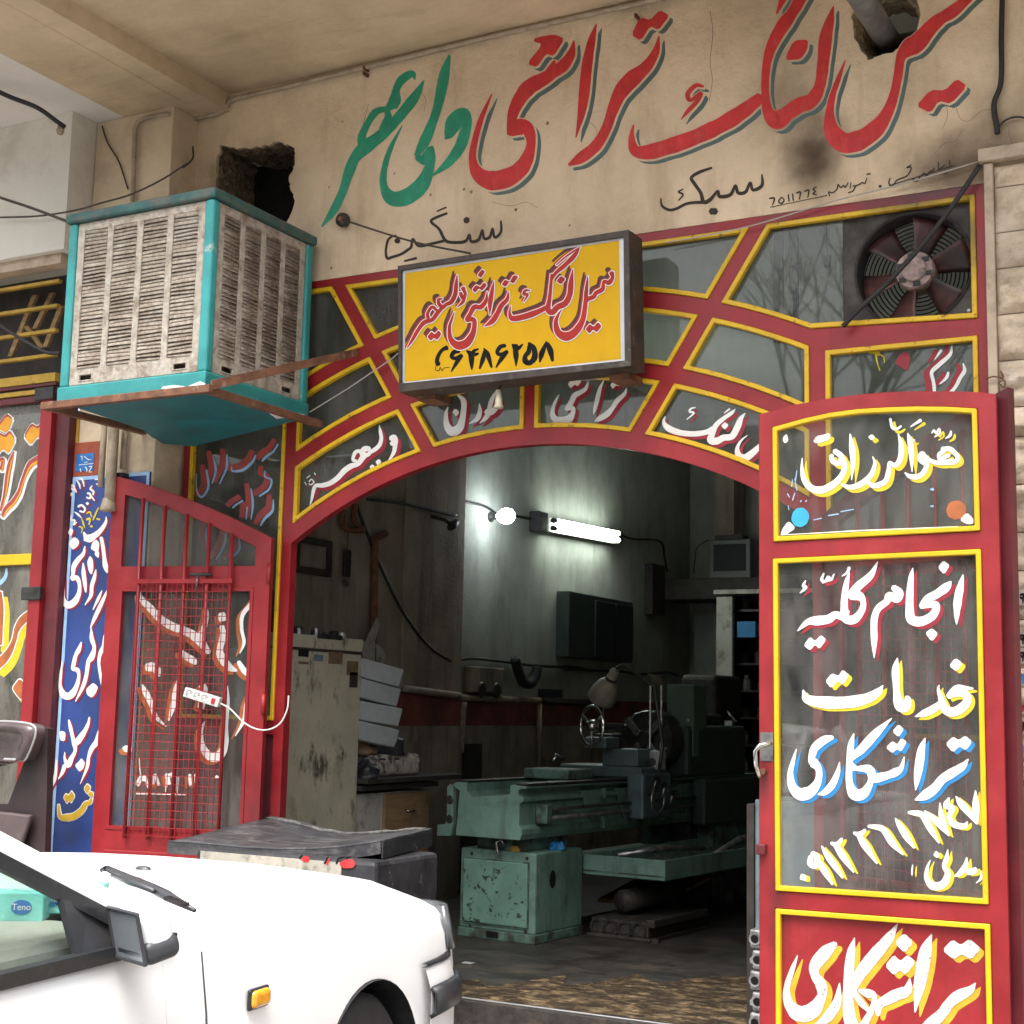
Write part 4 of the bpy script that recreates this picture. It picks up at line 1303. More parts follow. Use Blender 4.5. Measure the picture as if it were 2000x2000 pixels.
# socket strip hung on the wire guard with its lead
a_, b_ = at(*lf(1050, 1205), pl=(LH + LN * 0.06, LN)), at(*lf(1320, 1290), pl=(LH + LN * 0.06, LN))
ax_ = (b_ - a_).normalized()
upv = LN.cross(ax_).normalized()
if upv.z < 0:
    upv = -upv
SS = thing('power_strip', 'white power strip with a red switch hanging on the wire guard', 'power strip', tuple((a_ + b_) / 2))
hw, L_ = 0.024, (b_ - a_).length
Ms = Matrix((ax_, upv, LN)).transposed().to_4x4()
Ms.translation = a_
MB().box(0, L_, -hw, hw, -0.018, 0.018, Ms).build('case', 'white_plastic', SS, bevel=0.004)
for i in range(3):
    c_ = L_ * (0.16 + 0.22 * i)
    MB().rev([(0.017, 0.0184), (0.017, 0.0200), (0.0135, 0.0200), (0.0135, 0.0185), (0.0, 0.0185)], 16, Ms @ Matrix.Translation((c_, 0, 0))).build('socket', 'white_plastic', SS)
    for s_ in (-1, 1):
        MB().rev([(0.0, 0.0195), (0.003, 0.0195), (0.003, 0.0185)], 8, Ms @ Matrix.Translation((c_ + 0.007 * s_, 0.004 * s_, 0))).build('socket_hole', 'ink_black', SS)
    MB().rev([(0.0172, 0.0187), (0.0172, 0.0206), (0.0152, 0.0206), (0.0152, 0.0187)], 12, Ms @ Matrix.Translation((c_, 0, 0)), R(20), R(250)).build('socket_ring', 'ink_black', SS)
MB().box(L_ * 0.80, L_ * 0.90, -0.014, 0.014, 0.017, 0.024, Ms).build('switch', 'red_plastic', SS, bevel=0.002)
lead = [at(*lf(*p), pl=(LH + LN * d_, LN)) for p, d_ in (((1322, 1295), 0.06), ((1400, 1340), 0.062), ((1500, 1440), 0.064), ((1600, 1495), 0.066), ((1700, 1500), 0.05), ((1790, 1450), 0.03), ((1845, 1340), 0.02), ((1855, 1235), 0.02))]
lead = [Vector(q) for q in cat_rom([tuple(q) for q in lead], 5)]
MB().tube(lead, 0.0045, 6).build('lead', 'white_plastic', SS, smooth=True)
# latch bolt hanging on the rail
q = at(*lf(1160, 290), pl=(LH + LN * 0.05, LN))
LT = thing('padlock_bolt', 'dark loose bolt lying on the rail of the left door leaf', 'bolt', tuple(q))
MB().tube([q - V(0.05, 0.01, 0), q + V(0.06, 0.02, 0.002)], 0.009, 8).build('bar', 'steel_dark', LT, smooth=True)
q2 = at(*lf(1132, 380), pl=(LH + LN * 0.05, LN))
MB().tube([q + V(-0.012, 0, 0.0), q2 - V(0, 0, 0.02)], 0.005, 8).build('pin', 'steel', LT, smooth=True)
# second leaf of the folding pair: hinged on the jamb, its back seen through the glass
grille_leaf('door_leaf', 'red barred door leaf folded behind the glazed leaf at right', V(-1.735, -0.02, 0), BR_ + V(0.040, 0.035, 0), 2.13, 2.54, fm='red_dark')  # dark red frame paints in the shading of the folded leaf
# ------------------------------------------------------------------ yellow sign box
YS = -0.25
PS = (V(0, YS, 0), V(0, -1, 0))
sq = lambda a, b, Y=YS: at(*sg(a, b), Y=Y)
SB = thing('sign_box', 'yellow sign box with red lettering and phone number hung on the arch', 'sign', tuple(sq(900, 1180) + V(0, 0.06, 0)))
face = [sq(45, 372), sq(1722, 115), sq(1735, 1050), sq(42, 1228)]
MB().prism(face, (0, 0.01, 0)).build('face', 'sign_yellow', SB)
frin = [sq(30, 358), sq(1762, 98), sq(1772, 1062), sq(28, 1240)]
frout = [sq(2, 325), sq(1805, 42), sq(1825, 1105), sq(10, 1310)]
fw = lambda l, d: [q + V(0, d, 0) for q in l]
MB().ring(fw([face[0] + V(-.004, 0, .004), face[1] + V(.004, 0, .004), face[2] + V(.004, 0, -.004), face[3] + V(-.004, 0, -.004)], -0.002),
          fw([face[0] + V(.002, 0, -.002), face[1] + V(-.002, 0, -.002), face[2] + V(-.002, 0, .002), face[3] + V(.002, 0, .002)], -0.002), (0, 0.01, 0)).build('inner_trim', 'aluminium', SB)
MB().ring(fw(frin, -0.004), fw(face, -0.003), (0, 0.004, 0)).build('trim', 'aluminium', SB)
MB().ring(fw(frout, -0.018), fw(frin, -0.018), (0, 0.03, 0)).build('front_frame', 'sign_frame', SB, bevel=0.003)
back = [q + V(0, 0.13, 0) for q in frout]
MB().prism(fw(frout, 0.012), (0, 0.118, 0)).build('case', 'sign_frame', SB)
for a, b, wd in ((1395, 1140, 0.07), (1740, 1190, 0.10), (235, 1345, 0.10)):
    q = sq(a, b, -0.12)
    MB().box(q.x - wd / 2, q.x + wd / 2, -0.15, 0.0, q.z - 0.018, q.z + 0.018).build('bracket', 'rust' if a != 1395 else 'aluminium', SB, bevel=0.003)
SIGN_TX = """
1660 370 40, 1668 410 30, 1640 450 40, 1600 440 24, 1590 500 36, 1540 530 36, 1520 560 36, 1470 580 34, 1465 600 30
1475 400 8, 1465 500 30, 1455 620 36, 1435 740 44, 1380 830 60, 1310 870 70, 1245 840 56, 1225 760 36, 1245 700 20, 1272 660 6
P 1455 815, 1490 770, 1520 795, 1555 755, 1585 790, 1545 840, 1515 815, 1490 850
1358 345 6, 1345 440 40, 1335 540 44, 1300 610 50, 1240 640 48, 1200 680 50, 1165 660 44, 1178 560 30, 1188 450 26, 1195 385 24
1410 180 6, 1370 240 36, 1300 310 36, 1230 370 30, 1195 420 22
1420 170 4, 1380 195 14, 1300 250 14, 1230 310 10
P 1228 440, 1265 395, 1302 420, 1268 465
1160 640 36, 1080 680 44, 980 715 48, 890 730 44, 865 690 24, 872 630 6
1025 510 8, 990 510 22, 975 540 24, 1005 545 20, 975 600 8
855 520 6, 845 580 32, 800 630 40, 770 690 40, 730 750 44, 670 790 10
P 800 465, 830 425, 865 445, 895 390, 935 400, 895 460, 865 440, 835 485
742 440 6, 725 530 34, 712 620 34, 710 700 6
690 520 6, 680 590 30, 640 640 40, 590 640 40, 560 690 36, 530 740 34, 560 735 40, 590 750 34, 580 840 44, 530 920 64, 460 940 66, 405 890 40, 395 800 28, 412 740 20, 432 680 6
P 570 505, 605 465, 635 485, 665 445, 690 470, 650 515, 625 495, 595 530
P 612 390, 650 345, 675 365, 640 415
500 490 36, 518 540 26, 500 570 28, 480 530 30
515 550 26, 500 600 28, 458 640 6
455 390 6, 448 460 30, 440 540 36, 410 600 36, 370 620 30, 345 640 34, 315 620 30, 310 585 26, 340 575 10
345 640 26, 300 690 34, 260 740 34, 200 760 36, 150 820 30, 110 890 26, 65 960 6
300 670 24, 260 640 26, 225 690 24, 230 730 30
P 220 875, 255 830, 280 855, 310 820, 335 850, 300 900, 275 880, 250 905
"""
DIG = """
1150 905 8, 1130 960 30, 1110 1010 36, 1098 1070 12
1155 920 24, 1180 980 40, 1198 1060 20
1010 920 20, 1050 960 36, 1058 1030 40, 1020 1075 34, 985 1060 40, 985 1020 30, 1010 990 34, 1015 940 26
880 930 10, 905 950 44, 930 960 30, 965 930 12
905 950 36, 912 1020 36, 912 1100 8
830 940 24, 790 950 30, 765 990 26, 790 1010 26, 845 985 24
845 985 24, 800 1040 30, 755 1112 8
660 960 8, 690 1010 34, 722 1110 16
668 980 20, 655 1040 32, 628 1120 14
525 980 10, 560 1010 40, 565 1070 34, 567 1130 8
620 965 10, 580 985 24, 590 1010 24, 620 1000 14, 560 1020 20
470 985 24, 430 990 30, 408 1025 26, 440 1040 26, 490 1015 24
490 1015 24, 450 1070 28, 405 1145 8
375 955 34, 335 975 24, 305 1020 26, 295 1060 28, 305 1090 34
285 1100 5, 285 1130 5, 310 1135 5, 320 1110 4, 335 1135 5, 350 1115 4, 395 1110 4
"""
ink('lettering_shadow', SB, PS, sg, SIGN_TX, 'ink_maroon', 0.0006, -32, -30, grow=3)
ink('lettering_shadow', SB, PS, sg, SIGN_TX, 'ink_sign_red', 0.0028, -16, -8, grow=2)
ink('lettering_outline', SB, PS, sg, SIGN_TX, 'ink_white', 0.0050, grow=6)
ink('lettering', SB, PS, sg, SIGN_TX, 'ink_sign_red', 0.0072, wk=0.98)
ink('phone_number', SB, PS, sg, DIG, 'ink_black', 0.0012, wk=1.15)
# bare lamp holder hanging under the sign
lh = at(*sg(775, 1430), Y=-0.2)
LHt = thing('lamp_holder', 'cream empty lamp holder dangling under the yellow sign', 'lamp holder', tuple(lh))
MB().rev([(0.0, 0), (0.022, 0), (0.022, 0.012), (0.018, 0.015), (0.016, 0.05), (0.008, 0.085), (0.0, 0.09)], 14, Matrix.Translation(lh)).build('socket', 'lamp_cream', LHt, smooth=True)
MB().tube([lh + V(0, 0, 0.085), lh + V(0.004, 0.02, 0.12), lh + V(0.0, 0.03, 0.15)], 0.004, 6).build('cord', 'cable_black', LHt)

# ------------------------------------------------------------------ exhaust fan
fc = at(*c3(1325, 1415), Y=0.0)
FN = thing('exhaust_fan', 'sooty exhaust fan with six dark red blades and round wire guard', 'fan', (fc.x, 0.03, 2.93))
x0f = at(*c3(955, 1500), Y=0.03).x
x1f = -1.112
RF = (at(*c3(1650, 1415), Y=0.03) - at(*c3(1005, 1415), Y=0.03)).length / 2
circ = [V(fc.x + RF * math.cos(a), 0.03, fc.z + RF * math.sin(a)) for a in (2 * math.pi * i / 40 for i in range(40))]
fc.z = min(fc.z, 3.405 - RF)
circ = [V(fc.x + RF * 0.985 * math.cos(a), 0.03, fc.z + RF * 0.985 * math.sin(a)) for a in (2 * math.pi * i / 40 for i in range(40))]
MB().sheet_holes([[V(x0f, 0.03, 2.93), V(x1f, 0.03, 2.93), V(x1f, 0.03, 3.406), V(x0f, 0.03, 3.406)], circ], (0, 0.004, 0)).build('plate', 'fan_plate', FN)
Mf = Matrix.Translation((fc.x, 0.0, fc.z)) @ Matrix.Rotation(R(90), 4, 'X')
MB().rev([(RF, -0.032), (RF * 0.97, -0.012), (RF * 0.95, -0.04), (RF * 0.95, -0.14)], 40, Mf).build('shroud', 'fan_dark', FN, smooth=True)
for i in range(6):
    a0 = R(13 + 60 * i)
    rows = []
    for j in range(7):
        rr_ = RF * (0.26 + 0.66 * j / 6)
        row = []
        for k in range(6):
            th = a0 + (k / 5 - 0.5) * (R(36) if j > 2 else R(40)) * (0.9 + 0.1 * j / 6)
            row.append(Mf @ V(rr_ * math.cos(th), rr_ * math.sin(th), -0.085 + (k / 5 - 0.5) * 0.06))
        rows.append(row)
    MB().grid(rows).build('blade', 'fan_blade', FN, smooth=True, solid=0.003)
for i in range(9):
    rr_ = RF * (0.38 + 0.57 * i / 8)
    MB().rev([(rr_ + 0.003, -0.155), (rr_, -0.152), (rr_ - 0.003, -0.155), (rr_, -0.158), (rr_ + 0.003, -0.155)], 40, Mf).build('guard_ring', 'fan_dark', FN)
for i in range(3):
    a = R(20 + 120 * i)
    MB().tube([Mf @ V(0.08 * math.cos(a), 0.08 * math.sin(a), -0.15), Mf @ V(RF * math.cos(a), RF * math.sin(a), -0.15)], 0.006, 6).build('guard_spoke', 'fan_dark', FN)
MB().rev([(0.0, -0.03), (RF * 0.20, -0.03), (RF * 0.22, -0.045), (RF * 0.31, -0.045), (RF * 0.33, -0.06), (RF * 0.33, -0.16)], 28, Mf).build('motor', 'fan_motor', FN)
for i in range(6):
    a = R(40 + 60 * i)
    q = Mf @ V(RF * 0.25 * math.cos(a), RF * 0.25 * math.sin(a), -0.045)
    MB().box(q.x - 0.014, q.x + 0.014, q.y - 0.005, q.y + 0.006, q.z - 0.010, q.z + 0.010).build('motor_slot', 'fan_dark', FN)
for xx, zz in ((x1f - 0.02, 2.95), (x0f + 0.03, 2.945)):
    MB().rev([(0.0, 0.006), (0.008, 0.005), (0.010, 0)], 8, Matrix.Translation((xx, 0.03, zz)) @ Matrix.Rotation(R(90), 4, 'X')).build('screw', 'steel', FN)
# greenish space behind the fan opening is the shop ceiling itself

# ------------------------------------------------------------------ evaporative cooler
CX0, CX1, CY0, CY1, CZ0, CZ1 = -5.285, -4.365, -0.85, -0.06, 2.735, 3.685
AC = thing('evaporative_cooler', 'teal evaporative cooler with dusty louvred pads on a rusty bracket', 'air cooler', ((CX0 + CX1) / 2, (CY0 + CY1) / 2, CZ0))
PO = 0.055
for x in (CX0, CX1 - PO):
    for y in (CY0, CY1 - PO):
        MB().box(x, x + PO, y, y + PO, CZ0 + 0.07, CZ1 - 0.05).build('corner_post', 'teal_paint', AC, bevel=0.016, seg=3)
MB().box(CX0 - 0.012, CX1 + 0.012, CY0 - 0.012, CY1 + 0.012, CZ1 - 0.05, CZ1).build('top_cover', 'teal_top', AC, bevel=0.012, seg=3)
bb = MB().box(CX0 - 0.004, CX1 + 0.004, CY0 - 0.004, CY1 + 0.004, CZ0, CZ0 + 0.075).build('water_tray', 'teal_paint', AC, bevel=0.008)
pA, pB = at(377, 872, Y=-0.12), at(312, 866, Y=-0.14)
pan = [V(CX0 + 0.03, CY0 + 0.02, CZ0 - 0.004), V(CX1 - 0.01, CY0 + 0.02, CZ0 - 0.004), V(CX1 - 0.01, -0.12, CZ0 - 0.02), pA, pB, V(CX0 + 0.05, -0.30, CZ0 - 0.04)]
mbq = MB()
mbq.add(pan + [V(sum(q.x for q in pan) / 6, -0.42, CZ0 - 0.035)] + [V(q.x, q.y, CZ0 + 0.01) for q in pan], [(i, (i + 1) % 6, 6) for i in range(6)] + [(i, (i + 1) % 6, (i + 1) % 6 + 7, i + 7) for i in range(6)])
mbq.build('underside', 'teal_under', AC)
MB().box(CX0 + 0.05, CX1 - 0.05, CY0 + 0.05, CY1 - 0.05, CZ0 + 0.05, CZ1 - 0.04).build('inner_pad', 'pad_inner', AC)
slat0 = None
zb0, zb1 = CZ0 + 0.105, CZ1 - 0.065
for side in (0, 1):
    W0 = (CX1 - CX0 if side == 0 else CY1 - CY0) - 2 * PO
    Mside = Matrix.Translation((CX0 + PO, CY0 + 0.012, 0)) if side == 0 else Matrix.Translation((CX1 - 0.012, CY0 + PO, 0)) @ Matrix.Rotation(R(90), 4, 'Z')
    # pad frame with four louvre columns cut out
    ow = [V(0.002, 0, CZ0 + 0.078), V(W0 - 0.002, 0, CZ0 + 0.078), V(W0 - 0.002, 0, CZ1 - 0.052), V(0.002, 0, CZ1 - 0.052)]
    cols = []
    mg, gp = 0.045, 0.038
    cw = (W0 - 2 * mg - 3 * gp) / 4
    for c in range(4):
        a = mg + c * (cw + gp)
        cols.append((a, a + cw))
    lo_, hi_ = zb0 + 0.055, zb1 - 0.03
    hl = [[V(a, 0, lo_), V(b, 0, lo_), V(b, 0, hi_), V(a, 0, hi_)] for a, b in cols]
    slots = []
    for a in (0.07, W0 - 0.15):
        slots.append([V(a, 0, zb0 - 0.004), V(a + 0.075, 0, zb0 - 0.004), V(a + 0.075, 0, zb0 + 0.020), V(a, 0, zb0 + 0.020)])
    mbp = MB().sheet_holes([ow] + hl + slots, (0, 0.012, 0))
    mbp.v = [tuple(Mside @ Vector(q)) for q in mbp.v]
    pad = mbp.build('pad_panel', 'pad_front', AC, bevel=0.003, seg=1)
    for k, sl_ in enumerate(slots):
        mq = MB().ring([q + V(-0.008 if i in (0, 3) else 0.008, -0.003, -0.008 if i < 2 else 0.008) for i, q in enumerate(sl_)], [q + V(0, -0.003, 0) for q in sl_], (0, 0.012, 0))
        mq.v = [tuple(Mside @ Vector(q)) for q in mq.v]
        mq.build('slot_rim', 'pad_front', pad, bevel=0.003, seg=1)
    ns = 37
    for a, b in cols:
        for i in range(ns):
            z = lo_ + (hi_ - lo_) * (i + 0.5) / ns
            if slat0 is None:
                h_ = (hi_ - lo_) / ns
                ww = cw
                prof = [(-0.003, 0.0), (-0.002, -0.002), (0.002, h_ * 0.82), (0.004, h_ * 0.97)]
                rows = [[V(x_, p[0] + (0.010 if abs(x_) > ww * 0.46 else 0), p[1]) for x_ in (-ww / 2, -ww * 0.45, ww * 0.45, ww / 2)] for p in prof]
                slat0 = MB().grid(rows).build('slat', 'pad_slat', pad, local=True, smooth=True)
                o_ = slat0
            else:
                o_ = slat0.copy()
                COL.objects.link(o_)
                o_.parent = pad
            o_.matrix_parent_inverse = wmat(pad).inverted()
            sc = (b - a) / cw * (1 if side == 0 else (b - a) / (slat_w if side else 1))
            ml = Mside @ Matrix.Translation(((a + b) / 2, 0.0, z - 0.5 * (hi_ - lo_) / ns)) @ Matrix.Rotation(R(random.uniform(-2.2, 2.2)), 4, 'Y') @ Matrix.Rotation(R(random.uniform(-12, 12)), 4, 'X')
            o_.matrix_basis = ml @ Matrix.Diagonal(((b - a) / (slat_w if slat0 is not o_ else (b - a)), 1, 1, 1)) if slat0 is not o_ else ml
            if slat0 is o_:
                slat_w = b - a
# limescale crust on the tray
for P_, Yc in ((( (865, 310), (880, 290), (940, 282), (1000, 290), (985, 320), (930, 338), (885, 330)), CY0 - 0.005), (((1020, 285), (1080, 262), (1110, 275), (1085, 300), (1040, 305)), CY0 - 0.005)):
    MB().prism([at(*c4(*p), Y=Yc) for p in P_], (0, -0.003, 0)).build('lime_crust', 'salt', bb, bevel=0.002)
for P_ in (((1445, 430), (1470, 400), (1530, 412), (1590, 430), (1640, 440), (1630, 470), (1560, 455), (1490, 465)), ((1165, 330), (1200, 318), (1260, 345), (1245, 360), (1190, 345))):
    MB().prism([at(*c4(*p), X=CX1 + 0.005) for p in P_], (0.003, 0, 0)).build('lime_crust', 'salt', bb, bevel=0.002)
# rusty angle bracket
BRK = thing('cooler_bracket', 'rusty steel angle bracket under the teal air cooler', 'bracket', (-4.9, -0.45, CZ0 - 0.03))
zb = CZ0 - 0.028
MB().box(CX0 - 0.06, CX1 + 0.07, CY0 - 0.05, CY0 - 0.016, zb - 0.012, zb + 0.024).build('front_bar', 'rust', BRK, bevel=0.003)
MB().box(CX1 + 0.025, CX1 + 0.06, CY0 - 0.016, -0.01, zb - 0.014, zb + 0.020).build('side_bar', 'rust', BRK, bevel=0.003)
MB().box(CX0 - 0.05, CX0 - 0.015, CY0 - 0.016, -0.2, zb - 0.014, zb + 0.020).build('side_bar', 'rust', BRK, bevel=0.003)
sa, sb_ = V(CX1 + 0.062, CY0 - 0.03, zb + 0.02), at(*c4(1925, 105), Y=-0.012)
MB().prism([sa + V(0, 0, -0.02), sb_ + V(0, 0, -0.02), sb_ + V(0, 0, 0.02), sa + V(0, 0, 0.025)], (0.006, 0, 0)).build('stay', 'rust', BRK)
# pale string to the frame
tag(MB().tube([at(*c6(290, 290), Y=-0.05), at(*c6(500, 160), Y=-0.04), at(*c6(735, 0), Y=-0.03), at(*c2(520, 1880), Y=-0.02)], 0.003, 5).build('string', 'wire_pale'), 'pale string tied from the air cooler to the sign box', 'string')

# ------------------------------------------------------------------ flue pipe, cables and fittings on the wall
tag(MB().tube([V(px_c.x - 0.03, 0.25, px_c.z), V(px_c.x - 0.03, -0.9, px_c.z - 0.01)], 0.052, 20).build('flue_pipe', 'pipe_grey', smooth=True), 'grey flue pipe sticking out of the broken hole in the wall', 'pipe')


def cable(name, label, pts, r, m_, n=6, cat='cable'):
    pts = [Vector(q) for q in cat_rom([tuple(p) for p in pts], n)] if len(pts) > 2 else pts
    return tag(MB().tube(pts, r, 6).build(name, m_, smooth=True), label, cat)


cable('cable', 'black cable running down the right end of the lettered wall', [at(*c3(*p), Y=-0.02) for p in ((1815, -30), (1810, 200), (1808, 440), (1770, 560), (1785, 680), (1790, 720))], 0.012, 'cable_black')
cable('cable', 'thin black cable curving off above the stone pillar', [at(*c3(*p), Y=-0.02) for p in ((1790, 690), (1830, 650), (1890, 630), (1960, 640))], 0.004, 'cable_black')
cable('cable', 'black cable crossing diagonally in front of the exhaust fan', [at(*c3(*p), Y=-0.05) for p in ((1695, 890), (1560, 1090), (1400, 1300), (1200, 1520), (1050, 1660), (955, 1760))], 0.011, 'cable_black')
cable('wire', 'pale wire stretched along the top of the shopfront', [at(*c3(*p), Y=-0.03) for p in ((1690, 870), (1300, 985), (900, 1085), (450, 1220), (0, 1310))], 0.003, 'wire_pale', cat='wire')
ball = at(*c2(190, 1185), Y=-0.03)
WB = thing('wall_anchor', 'round rusty wall anchor holding the sign cable under the green lettering', 'anchor', (ball.x, 0, ball.z))
MB().rev([(0.0, 0.06), (0.02, 0.058), (0.036, 0.04), (0.038, 0.02), (0.03, 0.0)], 14, Matrix.Translation((ball.x, -0.001, ball.z)) @ Matrix.Rotation(R(90), 4, 'X')).build('boss', 'steel_dark', WB, smooth=True)
MB().rev([(0.0, 0.068), (0.012, 0.066), (0.014, 0.05)], 10, Matrix.Translation((ball.x + 0.008, -0.001, ball.z - 0.006)) @ Matrix.Rotation(R(90), 4, 'X')).build('bolt', 'rust', WB)
cable('stay_wire', 'thin dark stay wire from the wall anchor to the sign', [ball + V(0.02, -0.02, -0.01), at(*c2(560, 1300), Y=-0.10), at(*c2(880, 1366), Y=-0.19)], 0.005, 'cable_brown', cat='wire')
# bits on the wall: nails and chips
for i, p in enumerate(((118, 1010), (190, 655), (665, 1050), (845, 1020), (885, 1035), (470, 935), (130, 1445), (1295, 665), (1415, 1215), (1125, 1130))):
    q = at(*c2(*p), Y=0)
    r_ = random.uniform(0.006, 0.011)
    MB().rev([(0, 0.0025), (r_ * 0.7, 0.003), (r_, 0.0004)], 7, Matrix.Translation((q.x, -0.0002, q.z)) @ Matrix.Rotation(R(90), 4, 'X')).build('plaster_chip', 'rubble', wall)
# hanging pull switch behind the glass next to the fan
q = at(*c3(873, 1400), Y=0.25)
PSW = thing('pull_switch', 'small dark pull switch hanging behind the pane beside the fan', 'switch', tuple(q))
MB().box(q.x - 0.016, q.x + 0.016, 0.24, 0.26, q.z - 0.035, q.z + 0.02).build('body', 'fan_dark', PSW, bevel=0.005)
MB().tube([q + V(0, 0, 0.02), q + V(-0.003, 0, 0.11), q + V(0, 0, 0.2), q + V(0.03, 0, 0.23)], 0.003, 5).build('cord', 'cable_black', PSW)

# ------------------------------------------------------------------ stone pillar at right
SP = thing('stone_pillar', 'rough beige rock-faced stone pillar at the right edge', 'pillar', (-0.3, 0.05, G))
PX0 = -1.02
MB().box(PX0, 0.9, 0.005, 0.4, G, 3.50).build('core', 'stone_trim', SP)
MB().box(PX0 - 0.05, 0.9, -0.05, 0.0, 3.545, 3.60).build('ledge', 'stone_trim', SP, bevel=0.006)
MB().box(PX0 - 0.032, PX0 + 0.004, -0.03, 0.004, G, 3.54).build('edge_strip', 'stone_trim', SP, bevel=0.004)
z = G
row_i = 0
while z < 3.50:
    hgt = random.choice((0.12, 0.15, 0.19))
    hgt = min(hgt, 3.53 - z)
    x = PX0 + 0.006
    first = True
    while x < 0.6:
        wd = random.uniform(0.30, 0.55)
        if first:
            wd = random.uniform(0.18, 0.5)
            first = False
        nx, nz = 22, 12
        ph = random.uniform(0, 90)
        rows = []
        for j in range(nz + 1):
            r_ = []
            for i in range(nx + 1):
                u, v_ = i / nx, j / nz
                ed = min(u * wd, (1 - u) * wd, v_ * hgt, (1 - v_) * hgt)
                px_, pz_ = x + u * (wd - 0.005), z + 0.002 + v_ * (hgt - 0.004)
                nz_ = mnoise.fractal(Vector((px_ * 11 + ph, ph, pz_ * 17)), 0.75, 2.2, 6)
                dp = 0.008 + min(1, ed / 0.03) * (0.026 + 0.036 * nz_)
                r_.append((px_, 0.004 - max(0.003, dp), pz_))
            rows.append(r_)
        MB().grid(rows).build('stone', 'stone', SP, smooth=True)
        x += wd
    z += hgt
# twist of wire on the stone
wq = [at(*d1(*p), Y=-0.05) for p in ((1670, 318), (1720, 300), (1790, 305), (1770, 262), (1790, 320), (1760, 340), (1795, 375), (1800, 330), (1750, 300))]
cable('wire_twist', 'twist of rusty wire sticking out of the stone pillar', wq, 0.003, 'rust', cat='wire')
# phone numbers stuck on the pillar low down at the edge of the picture
PP = (V(0, -0.046, 0), V(0, -1, 0))
dg = org(1850, 1000, 150 / 290)
for i, yy in enumerate((325, 480, 545, 630, 735, 810, 900, 975, 1030)):
    col_ = ('ink_black', 'ink_black', 'ink_black', 'ink_blue', 'ink_red_shadow', 'ink_black', 'ink_blue', 'ink_blue', 'ink_black')[i]
    nb = MB().prism([at(*dg(268, yy - 32), Y=-0.044), at(*dg(330, yy - 34), Y=-0.044), at(*dg(330, yy + 26), Y=-0.044), at(*dg(268, yy + 28), Y=-0.044)], (0, -0.001, 0)).build('sticker', 'paper', SP)
    ink('lettering', nb, PP, dg, f"276 {yy-12} 8, 288 {yy-14} 8, 286 {yy+2} 8, 276 {yy-4} 8\nL 288 {yy-8} 8, 286 {yy+18} 6\nL 300 {yy-14} 8, 306 {yy+16} 8", col_, 0.001)
# ------------------------------------------------------------------ neighbour at left
NB = thing('neighbour_building', 'white walled neighbouring shop with red framed lettered window at left', 'building', (-6.5, 0.2, G))
MB().box(-14, -5.80, -0.38, 0.3, 3.72, 4.498).build('upper_wall', 'plaster_white', NB)
MB().box(-14, -5.60, -1.55, 0.0, 4.4995, 4.75).build('soffit', 'soffit_white', NB)
YN = -0.26
nq = lambda p, og=n1, Y=YN: at(*og(*p), Y=Y)
# frame of the neighbour shopfront
def zrow(px, py):
    return at(px, py, Y=YN).z
zt = zrow(60, 500)
xr_, xl_ = -5.80, -9.0
ztr0, ztr1 = zrow(60, 620 + 122), zrow(60, 790)
MB().box(xl_, -5.86, -0.34, -0.24, 3.66, 3.72).build('gutter', 'stone_trim', NB)
MB().box(xl_, -5.82, YN - 0.03, YN + 0.03, zt - 0.06, zt + 0.015).build('top_rail', 'red_dark', NB, bevel=0.004)
def rail(py, h, m_, nm, x1=-5.93, d=0.02):
    z_ = at(60, py, Y=YN).z
    MB().box(xl_, x1, YN - d, YN + 0.01, z_ - h / 2, z_ + h / 2).build(nm, m_, NB, bevel=0.003)
    return z_
for py in (559, 606, 653, 700):
    rail(py, 0.020, 'yellow_old', 'transom_bar')
rail(744, 0.050, 'yellow_old', 'transom_rail', -5.90, 0.028)
rail(756, 0.020, 'red_dark', 'transom_rail', -5.90, 0.02)
rail(769, 0.026, 'yellow_old', 'transom_rail', -5.95, 0.026)
zs = rail(782, 0.035, 'red_dark', 'transom_rail', -5.90, 0.02)
MB().box(xl_, -5.9, YN + 0.25, YN + 0.27, zs, zt).build('transom_back', 'wood_dark', NB)
# timber stacked behind the transom bars
TM = [((1500, 1390), (420, 620)), ((250, 1040), (430, 640)), ((330, 1300), (560, 800)), ((450, 1040), (640, 600)), ((600, 1150), (760, 740)), ((100, 1400), (220, 1160))]
t0 = org(0, 480, 300 / 1932)
for i, (a, b) in enumerate((((120, 1390), (430, 620)), ((430, 1040), (650, 590)), ((560, 1270), (760, 760)), ((320, 1010), (520, 1280)))):
    A_, B_ = at(*t0(*a), Y=YN + 0.15), at(*t0(*b), Y=YN + 0.2)
    w_ = 0.018
    pk = MB().prism([A_ + V(-w_, 0, 0), A_ + V(w_, 0, 0), B_ + V(w_, 0, 0), B_ + V(-w_, 0, 0)], (0, 0.02, 0)).build('timber_lath', 'wood_pale')
    tag(pk, ('long pale timber lath leaning behind the yellow bars at left', 'second timber lath leaning behind the yellow bars nearer the cooler', 'short timber lath behind the yellow bars right beside the cooler', 'crossing timber lath behind the yellow bars at left')[i], 'timber', 'timber laths behind the yellow bars')
